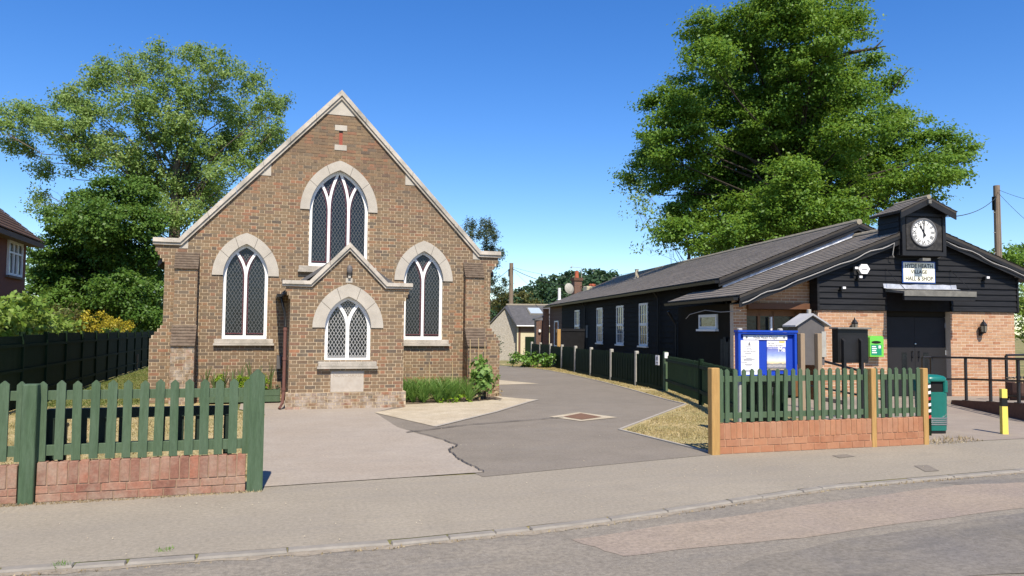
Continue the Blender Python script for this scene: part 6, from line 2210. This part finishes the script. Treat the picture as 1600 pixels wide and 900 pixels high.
def clump_points(blobs, r, clumps_per, leaves, clump_r, flat=0.6, shell=0.55, up=0.6, keep=None):
    """blobs (c, rad3): leaf clumps through the volume, biased towards the outside"""
    C_, Nn, centres = [], [], []
    for (c, rad) in blobs:
        c, rad = np.array(c), np.array(rad)
        k = max(2, int(clumps_per * (rad[0] * rad[2]) ** 1.0))
        d = r.normal(size=(k, 3))
        d /= np.linalg.norm(d, axis=1, keepdims=True)
        rr = (shell + (1 - shell) * r.random(k)) ** 0.8
        q = c + d * rr[:, None] * rad
        for p, dd in zip(q, d):
            m = max(4, int(leaves * r.uniform(0.5, 1.4)))
            cr_ = clump_r * r.uniform(0.6, 1.35)
            g = r.normal(size=(m, 3)) * cr_ * 0.5
            g[:, 2] *= flat
            C_.append(p + g)
            nn = r.normal(size=(m, 3)) * 0.75 + np.array([0, 0, up]) + dd * 0.35 + g / cr_ * 0.5
            Nn.append(nn)
        centres.append(q)
    return np.vstack(C_), np.vstack(Nn), np.vstack(centres)


def tree(name, label, base, blobs, mleaf, mbark, trunk_r, fork_z, clumps_per, leaves, clump_r, leaf, seed, flat=0.6, up=0.6, shell=0.55, twigs=220, aspect=0.55, lean=(0, 0), group=None, extra=None):
    r = np.random.default_rng(seed)
    base = np.array(base, float)
    t = thing(name, label, 'tree', tuple(base), 0, group)
    C_, Nn, cen = clump_points([(np.array(c) - base, rad) for c, rad in blobs], r, clumps_per, leaves, clump_r, flat, shell, up)
    me = leaf_mesh('crown', C_, Nn, leaf * r.uniform(0.65, 1.3, len(C_)), r, aspect)
    link('crown', me, mleaf, t)
    # trunk, limbs to every blob, twigs to clumps
    b = MB()
    top = max(float(c[2] + rad[2]) for c, rad in blobs) - base[2]
    fz = fork_z
    ft = np.array([lean[0], lean[1], fz])
    lead = np.array([lean[0] * 1.6 + r.normal() * 0.3, lean[1] * 1.6, min(top * 0.78, fz + (top - fz) * 0.7)])
    pts = [np.zeros(3), np.array([0.03, 0, 0.35]), ft * 0.55, ft, ft * 0.45 + lead * 0.55 + r.normal(size=3) * 0.25, lead]
    b.tube([tuple(p) for p in pts], [trunk_r * 1.5, trunk_r * 1.12, trunk_r, trunk_r * 0.85, trunk_r * 0.5, trunk_r * 0.12], 12)
    for (c, rad) in blobs:
        c = np.array(c) - base
        hz = np.clip((c[2] - fz) * 0.45 + fz * 0.9, fz * 0.7, lead[2] * 0.9)
        s = ft + (lead - ft) * max(0, (hz - fz) / max(0.1, lead[2] - fz)) if hz > fz else ft * (hz / fz)
        m1 = s * 0.62 + c * 0.38 + np.array([0, 0, 0.12 * np.linalg.norm(c - s)]) * 0.7 + r.normal(size=3) * 0.18
        m2 = s * 0.25 + c * 0.75 + r.normal(size=3) * 0.22
        rr = trunk_r * 0.16 * min(1, 0.45 + np.linalg.norm(rad) * 0.18)
        b.tube([tuple(s), tuple(m1), tuple(m2), tuple(c)], [rr, rr * 0.72, rr * 0.45, rr * 0.2], 7)
        # twigs inside the blob
        for k in range(max(2, int(twigs / len(blobs)))):
            dd = r.normal(size=3)
            dd /= np.linalg.norm(dd)
            e = c + dd * np.array(rad) * r.uniform(0.6, 1.0)
            st = m2 + (c - m2) * r.random()
            mm = (st + e) / 2 + r.normal(size=3) * 0.12
            b.tube([tuple(st), tuple(mm), tuple(e)], [rr * 0.28, rr * 0.18, rr * 0.06], 4, cap=False)
    if extra:
        for P, R_ in extra:
            b.tube([tuple(np.array(p) - base) for p in P], R_, 6)
    b.build('trunk', mbark, t, smooth=True)
    return t


def pblobs(lst, d, depth_sq=0.8, jit=1.0, seed=0, grow=1.0):
    r = random.Random(seed)
    out = []
    for e in lst:
        px, py, rp = e[:3]
        dd = d + (e[3] if len(e) > 3 else r.uniform(-jit, jit))
        c = at_d(px, py, dd)
        R_ = rp * dd / FPX * grow
        out.append(((c.x, c.y, c.z), (R_, R_ * depth_sq * 1.2, R_ * 0.85)))
    return out


OD = 38
oak = [(1230, 5, 62), (1300, 15, 52), (1160, 40, 48), (1095, 45, 34), (1210, 65, 62), (1280, 60, 48), (1112, 100, 42), (1175, 120, 55), (1250, 120, 58), (1328, 40, 36), (1062, 140, 34),
       (1050, 168, 42), (1105, 165, 42), (1195, 180, 58), (1275, 175, 60), (1345, 150, 36), (1390, 128, 24), (1022, 228, 36), (1085, 225, 40), (1180, 240, 56), (1255, 235, 66), (1335, 205, 52), (1408, 215, 46), (1465, 232, 40),
       (1505, 262, 24), (1440, 265, 46), (1370, 265, 54), (1290, 285, 60), (1195, 300, 60), (1105, 290, 46), (1030, 278, 34), (985, 276, 20), (1498, 232, 24), (1080, 335, 44), (1150, 345, 52), (1230, 345, 52), (1330, 315, 50),
       (1400, 302, 40), (1468, 288, 30), (1050, 362, 30), (1105, 382, 34), (1180, 380, 40), (1270, 375, 34), (1040, 245, 20), (1360, 95, 18), (1072, 190, 38), (1035, 200, 30), (1140, 150, 46), (1060, 258, 40), (1130, 262, 46), (1155, 205, 44), (1010, 255, 28), (1122, 62, 36), (1150, 88, 44), (1230, 200, 50), (1215, 25, 50), (1320, 245, 46), (1390, 185, 30), (1310, 115, 40)]
ob_ = pblobs(oak, OD, 0.9, 3.2, 3, 0.98)
ob_ += pblobs([(1240, 150, 70, 3.5), (1200, 260, 80, 4), (1320, 280, 70, 4), (1120, 320, 55, 3.5), (1240, 350, 60, 3), (1258, 325, 44, -3.2), (1205, 350, 42, -3), (1312, 335, 42, -3), (1150, 375, 36, -2.6), (1285, 380, 30, -2.6), (1235, 285, 46, -3.4), (1080, 372, 30, -2)], OD, 0.8, 0, 4)
tb_ = at_d(1252, 400, OD)
dead = [([at_d(1290, 95, 38), at_d(1330, 82, 37.6), at_d(1366, 76, 37.4), at_d(1380, 62, 37.2)], [0.12, 0.09, 0.06, 0.02]), ([at_d(1366, 76, 37.4), at_d(1384, 72, 37.3)], [0.05, 0.015]),
        ([at_d(1290, 70, 38), at_d(1335, 50, 37.4), at_d(1358, 45, 37.2)], [0.10, 0.07, 0.03]), ([at_d(1380, 160, 37.5), at_d(1410, 120, 37.2), at_d(1424, 105, 37)], [0.05, 0.03, 0.01])]
tree('oak_tree', 'huge spreading oak tree towering behind the village hall', (tb_.x, tb_.y, -0.2), ob_, M['L_oak'], M['bark'], 0.62, 5.2, 24, 120, 0.62, 0.155, 5, flat=0.42, up=0.95, shell=0.45, twigs=260, aspect=0.62, extra=dead)
sparse = pblobs([(1005, 300, 22), (1000, 335, 26), (1025, 350, 26), (1010, 385, 14), (1045, 390, 16), (990, 318, 14)], OD - 1, 0.8, 0.6, 5)
tb2 = at_d(1075, 420, OD - 1)
tree('sapling_tree', 'sparse pale-leaved tree at the left skirt of the great oak', (tb2.x, tb2.y, -0.2), sparse, M['L_ash'], M['bark_pale'], 0.14, 3.0, 14, 24, 0.5, 0.17, 6, flat=0.6, twigs=60)

AD = 44
ash = [(250, 92, 30), (300, 88, 28), (345, 105, 32), (200, 108, 34), (165, 100, 16), (160, 130, 34), (390, 128, 32), (418, 165, 30), (440, 160, 14), (112, 155, 34), (62, 182, 34), (20, 178, 30), (-8, 200, 26), (28, 225, 30), (90, 205, 38), (150, 190, 44),
       (210, 165, 46), (270, 145, 48), (330, 155, 44), (380, 185, 38), (420, 215, 26), (430, 200, 18), (120, 248, 34), (60, 262, 24), (180, 240, 40), (240, 225, 44), (300, 220, 44), (350, 235, 40), (392, 258, 28), (320, 285, 36), (262, 285, 40), (210, 285, 32), (62, 300, 16), (340, 305, 24), (300, 335, 28), (240, 325, 30), (85, 325, 14), (55, 320, 10), (345, 270, 30), (290, 270, 36), (225, 265, 34), (365, 215, 34), (150, 225, 32), (280, 190, 40), (400, 235, 24), (310, 315, 30), (270, 340, 24)]
ab_ = pblobs(ash, AD, 0.85, 2.2, 8, 0.96)
ta = at_d(272, 400, AD)
tree('ash_tree', 'tall airy ash tree with pale leaves behind the chapel on the left', (ta.x, ta.y, -0.1), ab_, M['L_ash'], M['bark_pale'], 0.40, 6.0, 29, 58, 0.46, 0.17, 9, flat=0.75, up=0.7, shell=0.25, twigs=420, aspect=0.5)
DD = 38
den = [(170, 295, 26), (130, 318, 32), (212, 305, 32), (100, 348, 32), (160, 350, 46), (222, 352, 36), (82, 392, 32), (140, 400, 48), (200, 405, 46), (238, 400, 26), (72, 438, 30), (120, 455, 42), (190, 460, 46), (232, 455, 30), (92, 478, 34), (160, 490, 36), (222, 498, 30), (60, 465, 24), (195, 520, 26), (240, 520, 20), (130, 430, 50, 3), (190, 430, 50, 3), (160, 480, 50, 3), (100, 440, 40, 3), (225, 430, 36, 3.5), (150, 370, 45, 3), (75, 420, 30, 2.5), (235, 480, 30, 3), (110, 500, 36, 3), (60, 490, 28, 3)]
db_ = pblobs(den, DD, 1.0, 1.6, 12, 0.98)
td = at_d(165, 540, DD)
tree('leafy_tree', 'dense dark green tree between the red house and the chapel', (td.x, td.y, -0.1), db_, M['L_dense'], M['bark'], 0.26, 2.0, 48, 95, 0.46, 0.145, 14, flat=0.5, up=0.85, shell=0.45, twigs=120, aspect=0.7)
WD = 60
bir = [(735, 352, 9), (742, 366, 10), (762, 352, 11), (766, 370, 13), (760, 388, 12), (780, 398, 7), (772, 410, 8), (768, 440, 9), (780, 455, 10), (790, 440, 6)]
bb_ = pblobs(bir, WD, 1.0, 0.8, 15)
tw = at_d(760, 500, WD)
tree('birch_tree', 'slim weeping tree top showing past the right gable of the chapel', (tw.x, tw.y, -0.6), bb_, M['L_con'], M['bark_pale'], 0.16, 4.0, 60, 60, 0.30, 0.16, 16, flat=1.4, up=0.2, twigs=60, aspect=0.4)
shr = [(775, 478, 15), (790, 490, 14), (768, 495, 16), (785, 468, 12), (800, 476, 12), (815, 468, 12), (830, 470, 10), (770, 460, 10), (842, 474, 9)]
sb_ = pblobs(shr, 72, 1.0, 1.5, 17)
ts = at_d(790, 510, 72)
tree('scrub_tree', 'olive scrubby trees behind the slate roofed cottage', (ts.x, ts.y, -0.6), sb_, M['L_olive'], M['bark'], 0.15, 1.2, 9, 50, 0.5, 0.3, 18, twigs=30)
for i, (lst, d_, lb) in enumerate(([[(1552, 408, 16), (1572, 402, 20), (1562, 425, 20)], 52, 'rounded green tree top above the right roof slope of the hall'], [[(1600, 402, 22), (1620, 420, 34), (1596, 425, 20)], 56, 'green tree at the right picture edge beside the telegraph pole'],
                                   [[(1602, 460, 18), (1605, 480, 20), (1600, 500, 16), (1602, 518, 14), (1625, 470, 30), (1625, 510, 28)], 30, 'leafy hedge tree right of the hall corner at the picture edge'])):
    p = at_d(lst[0][0] + 8, 520, d_)
    tree('hedgerow_tree', lb, (p.x, p.y, -0.3), pblobs(lst, d_, 1.0, 1.0, 20 + i), [M['L_oak'], M['L_dense'], M['L_hedge']][i], M['bark'], 0.15, 1.0, [20, 20, 40][i], 56, [0.55, 0.55, 0.36][i], [0.26, 0.26, 0.16][i], 22 + i, twigs=24, group='trees right of the hall')

# wooded hill in the distance
b = MB()
nx, ny = 40, 12
hp = []
for j in range(ny + 1):
    for i in range(nx + 1):
        u = i / nx
        px = 640 + u * 900
        d_ = 170 + 160 * j / ny
        base_ = at_d(px, 512, d_)
        ridge = 12.5 * math.exp(-((px - 970) / 130.0) ** 2) + 7.0 * math.exp(-((px - 850) / 90.0) ** 2) + 3 * math.exp(-((px - 1400) / 300.0) ** 2) + 2
        z = -1.0 + ridge * math.sin(math.pi * 0.5 * min(1, j / 5)) * (1 if j < 8 else (ny - j) / 5)
        hp.append((base_.x, base_.y, z - (2.0 if j == 0 else 0)))
b.add(hp, [(j * (nx + 1) + i, j * (nx + 1) + i + 1, (j + 1) * (nx + 1) + i + 1, (j + 1) * (nx + 1) + i) for j in range(ny) for i in range(nx)])
struct(b.build('hill', M['hill']))
r = np.random.default_rng(31)
hp = np.array(hp).reshape(ny + 1, nx + 1, 3)
hb = []
for k in range(520):
    j = r.integers(0, 6)
    i = r.integers(4, nx - 4)
    f1, f2 = r.random(2)
    p = hp[j, i] * (1 - f1) * (1 - f2) + hp[j, i + 1] * f1 * (1 - f2) + hp[j + 1, i] * (1 - f1) * f2 + hp[j + 1, i + 1] * f1 * f2
    R_ = r.uniform(2.2, 4.2)
    hb.append((p + np.array([0, 0, R_ * 0.35]), (R_, R_, R_ * 0.9)))
C_, Nn, _ = clump_points(hb, r, 1.6, 14, 1.3, 0.6, 0.8, 0.8)
me = leaf_mesh('distant_wood', C_, Nn, 0.95 * r.uniform(0.7, 1.3, len(C_)), r, 0.8)
tag(stuff(link('distant_wood', me, M['L_far'])), 'dark green woodland covering the distant hill', 'wood')


# shrubs
def shrub(name, label, blobs, m, clumps, leaves, cr_, leaf, seed, base, flat=0.7, up=0.6, aspect=0.6, cat='shrub', shell=0.5, group=None):
    r = np.random.default_rng(seed)
    t = thing(name, label, cat, base, 0, group)
    base = np.array(base)
    C_, Nn, cen = clump_points([(np.array(c) - base, rad) for c, rad in blobs], r, clumps, leaves, cr_, flat, shell, up)
    link('foliage', leaf_mesh('foliage', C_, Nn, leaf * r.uniform(0.6, 1.3, len(C_)), r, aspect), m, t)
    b = MB()
    for (c, rad) in blobs:
        c = np.array(c) - base
        b.tube([(c[0] * 0.6, c[1] * 0.6, 0), tuple(c * 0.6 + np.array([0, 0, 0.05])), tuple(c)], [0.025, 0.018, 0.008], 5)
    b.build('stem', M['bark'], t)
    return t


def sblobs(lst, X, rx):
    out = []
    for (px, py, rp) in lst:
        c = at_x(px, py, X)
        d_ = (c - Vector((0, 0, EYE))).length
        R_ = rp * d_ / FPX
        out.append(((c.x, c.y, c.z), (R_ * rx, R_ * 1.2, R_)))
    return out


shrub('climbing_shrub', 'broad-leaved bright green climber spilling over the dark fence at the far left', sblobs([(0, 485, 22), (30, 482, 18), (55, 492, 17), (5, 510, 20), (40, 510, 18), (80, 505, 16), (100, 512, 12), (-20, 500, 22), (110, 512, 10), (20, 500, 20), (65, 510, 15)], -5.0, 0.8), M['L_hedge'], 150, 22, 0.20, 0.13, 41, (-5.0, 19.8, 0), aspect=0.8)
shrub('olive_shrub', 'olive-brown bush behind the dark fence, under the leafy tree', sblobs([(90, 488, 14), (110, 490, 14), (75, 490, 12), (120, 500, 10)], -5.4, 0.9), M['L_olive'], 110, 34, 0.16, 0.07, 42, (-5.4, 24.2, 0))
shrub('golden_shrub', 'golden yellow bush above the far end of the dark fence', sblobs([(140, 501, 14), (160, 502, 13), (178, 506, 11), (198, 510, 10), (125, 508, 10), (150, 512, 10), (188, 512, 9)], -5.2, 0.9), M['L_yellow'], 130, 34, 0.15, 0.08, 43, (-5.2, 27.5, 0))
shrub('laurel_bush', 'low broad-leaved bright green bush at the bend of the drive', [((11.2 + 0.30 * k, 33.3 - 0.18 * k + 0.1 * (k % 2), 0.30 + 0.04 * (k % 3)), (0.42, 0.40, 0.34)) for k in range(5)], M['L_bush'], 90, 20, 0.16, 0.17, 44, (11.8, 33.2, 0), aspect=0.55)
shrub('wall_climber', 'small climbing shrub on the pebbledash gable', [((tuple(at_d(778, 530, 53))), (0.35, 0.3, 0.8)), ((tuple(at_d(780, 545, 53))), (0.35, 0.3, 0.5))], M['L_con'], 30, 12, 0.2, 0.13, 45, tuple(gp(778, 562, -0.5)))

rh_ = np.random.default_rng(55)
hb = [((-18 + 0.9 * k + rh_.uniform(-.3, .3), 50 + rh_.uniform(-1, 1), 1.0 + 0.9 * (k % 3) * 0.7), (1.0, 0.9, 1.1)) for k in range(19)]
shrub('garden_hedge', 'dark mixed hedge closing the gardens behind the dark fence', hb, M['L_dense'], 26, 40, 0.5, 0.22, 56, (-9, 50, -0.4), cat='hedge')

# flower trough with sword-leaved plants
tx0, tx1 = -1.25, 0.42
tr = thing('flower_trough', 'long green painted wooden trough against the chapel wall under the left window', 'planter', ((tx0 + tx1) / 2, 18.28, 0))
hw_ = (tx1 - tx0) / 2
for (y0, y1) in ((-0.19, -0.165), (0.165, 0.19)):
    for z0 in (0.04, 0.175):
        b = MB(); b.box(-hw_, hw_, y0, y1, z0, z0 + 0.128); b.build('board', M['green'], tr)
for s in (-1, 1):
    b = MB(); b.box(s * hw_ - 0.012, s * hw_ + 0.012, -0.164, 0.164, 0.04, 0.30); b.build('end_board', M['green'], tr)
b = MB(); b.box(-hw_ + .013, hw_ - .013, -0.164, 0.164, 0.05, 0.26); b.build('soil', M['soil'], tr)


def swords(n, h0, h1, w, spread, seed, blades_=None):
    r = random.Random(seed)
    b = MB()
    for k in range(n):
        a = r.uniform(0, 2 * math.pi)
        h = r.uniform(h0, h1)
        s = spread * r.uniform(0.2, 1)
        ca, sa = math.cos(a), math.sin(a)
        ta_ = r.uniform(0, math.pi)
        wx, wy = math.cos(ta_) * w, math.sin(ta_) * w
        pts = [(0.02 * ca, 0.02 * sa, 0), (s * 0.25 * ca, s * 0.25 * sa, h * 0.5), (s * 0.65 * ca, s * 0.65 * sa, h * 0.85), (s * ca, s * sa, h)]
        ws = (0.8, 1.0, 0.7, 0.05)
        V = []
        for p, ww in zip(pts, ws):
            V += [(p[0] - wx * ww, p[1] - wy * ww, p[2]), (p[0] + wx * ww, p[1] + wy * ww, p[2])]
        b.add(V, [(0, 1, 3, 2), (2, 3, 5, 4), (4, 5, 7, 6)])
    return b


for i, (px, pyt) in enumerate(((322, 570), (335, 578), (350, 568), (364, 572), (376, 566), (392, 560), (405, 570), (422, 560))):
    p = at_y(px, 600, 18.28)
    zt_ = at_y(px, pyt, 18.28).z
    t = thing('sword_leaved_plant', ['leftmost sword-leaved plant in the green trough', 'second sword-leaved plant from the left in the trough', 'third sword-leaved plant from the left in the trough', 'fourth sword-leaved plant from the left in the trough', 'fifth sword-leaved plant from the left in the trough', 'tallest fanned sword-leaved plant right of the middle of the trough', 'seventh sword-leaved plant from the left in the trough', 'dark withered tall plant at the right end of the trough'][i], 'plant', (p.x, 18.28, 0.25), 0, 'sword-leaved plants in the trough')
    swords(9, (zt_ - 0.25) * 0.5, zt_ - 0.25, 0.018, 0.16, 60 + i).build('leaves', M['L_iris'], t)
for i, px in enumerate((343, 372, 386, 413)):
    p = at_y(px, 600, 18.28)
    shrub('dwarf_conifer', ['lime green dwarf conifer at the left of the trough', 'small lime green conifer in the middle of the trough', 'lime green dwarf conifer under the tallest sword leaves', 'lime green dwarf conifer behind the pointed fence post'][i], [((p.x, 18.26, 0.42), (0.11, 0.1, 0.17)), ((p.x, 18.26, 0.55), (0.06, 0.06, 0.12))], M['L_lime'], 900, 40, 0.06, 0.03, 70 + i, (p.x, 18.26, 0.25), cat='plant', group='dwarf conifers in the trough')
shrub('white_flowers', 'trailing white-flowered plant at the right end of the trough', [((0.36, 18.2, 0.33), (0.10, 0.1, 0.08))], M['L_con'], 900, 16, 0.05, 0.03, 75, (0.36, 18.2, 0.25), cat='plant')

# bed right of the porch
r = random.Random(8)
k = 0
for i in range(15):
    x = 3.15 + (i % 8) * 0.22 + r.uniform(-.06, .06)
    y = 17.35 + (i // 8) * 0.55 + r.uniform(-.15, .15) + (x - 3.1) * 0.12
    t = thing('strappy_plant', '%s arching strap-leaved plant from the porch, %s row of the bed' % (['first', 'second', 'third', 'fourth', 'fifth', 'sixth', 'seventh', 'eighth'][i % 8], 'front' if i < 8 else 'back'), 'plant', (x, y, 0.02), 0, 'strap-leaved plants right of the porch')
    swords(120, 0.15, 0.60, 0.008, 0.50, 80 + i).build('leaves', M['L_strap'], t)
for i, (px, py0, py1) in enumerate(((671, 605, 566), (707, 612, 566), (735, 615, 530), (748, 605, 528), (758, 620, 534))):
    p = gp(px, py0 + 22)
    p = Vector((p.x, min(18.1, 17.9 + 0.02 * i), 0.02))
    q = at_y(px, py1, p.y)
    c = thing('bamboo_cane', ['leftmost bamboo cane in the strappy bed', 'bamboo cane in the middle of the strappy bed', 'bamboo cane left of the large-leaved plant', 'middle cane of the three behind the large-leaved plant', 'bamboo cane right of the large-leaved plant'][i], 'cane', (q.x, p.y, 0), 0, 'bamboo canes by the right buttress')
    b = MB(); b.tube([(0, 0, 0), (0.01, 0.0, q.z * 0.5), (0.0, 0.02, q.z)], 0.009, 6); b.build('stem', M['cane'], c)
p = at_y(748, 600, 17.75)
shrub('large_leaved_plant', 'large-leaved green plant tied to canes before the right buttress', [((p.x, 17.75, 0.72), (0.20, 0.18, 0.30)), ((p.x + 0.05, 17.72, 0.45), (0.22, 0.2, 0.2)), ((p.x + 0.28, 17.8, 0.50), (0.14, 0.14, 0.14))], M['L_strap'], 420, 9, 0.13, 0.13, 90, (p.x, 17.75, 0.02), aspect=0.8, cat='plant')
shrub('withered_plant', 'pale withered leaves at the foot of the right buttress', [((p.x - 0.1, 17.55, 0.18), (0.35, 0.2, 0.16)), ((p.x + 0.32, 17.7, 0.2), (0.25, 0.2, 0.2))], M['L_dead'], 150, 9, 0.10, 0.10, 91, (p.x, 17.55, 0.02), cat='plant')
shrub('ground_cover_plant', 'low yellow-green plant at the front edge of the bed', [((p.x - 0.45, 17.35, 0.08), (0.28, 0.12, 0.08)), ((p.x - 0.9, 17.2, 0.06), (0.3, 0.1, 0.06))], M['L_lime'], 300, 9, 0.07, 0.07, 92, (p.x - 0.5, 17.3, 0.02), cat='plant')
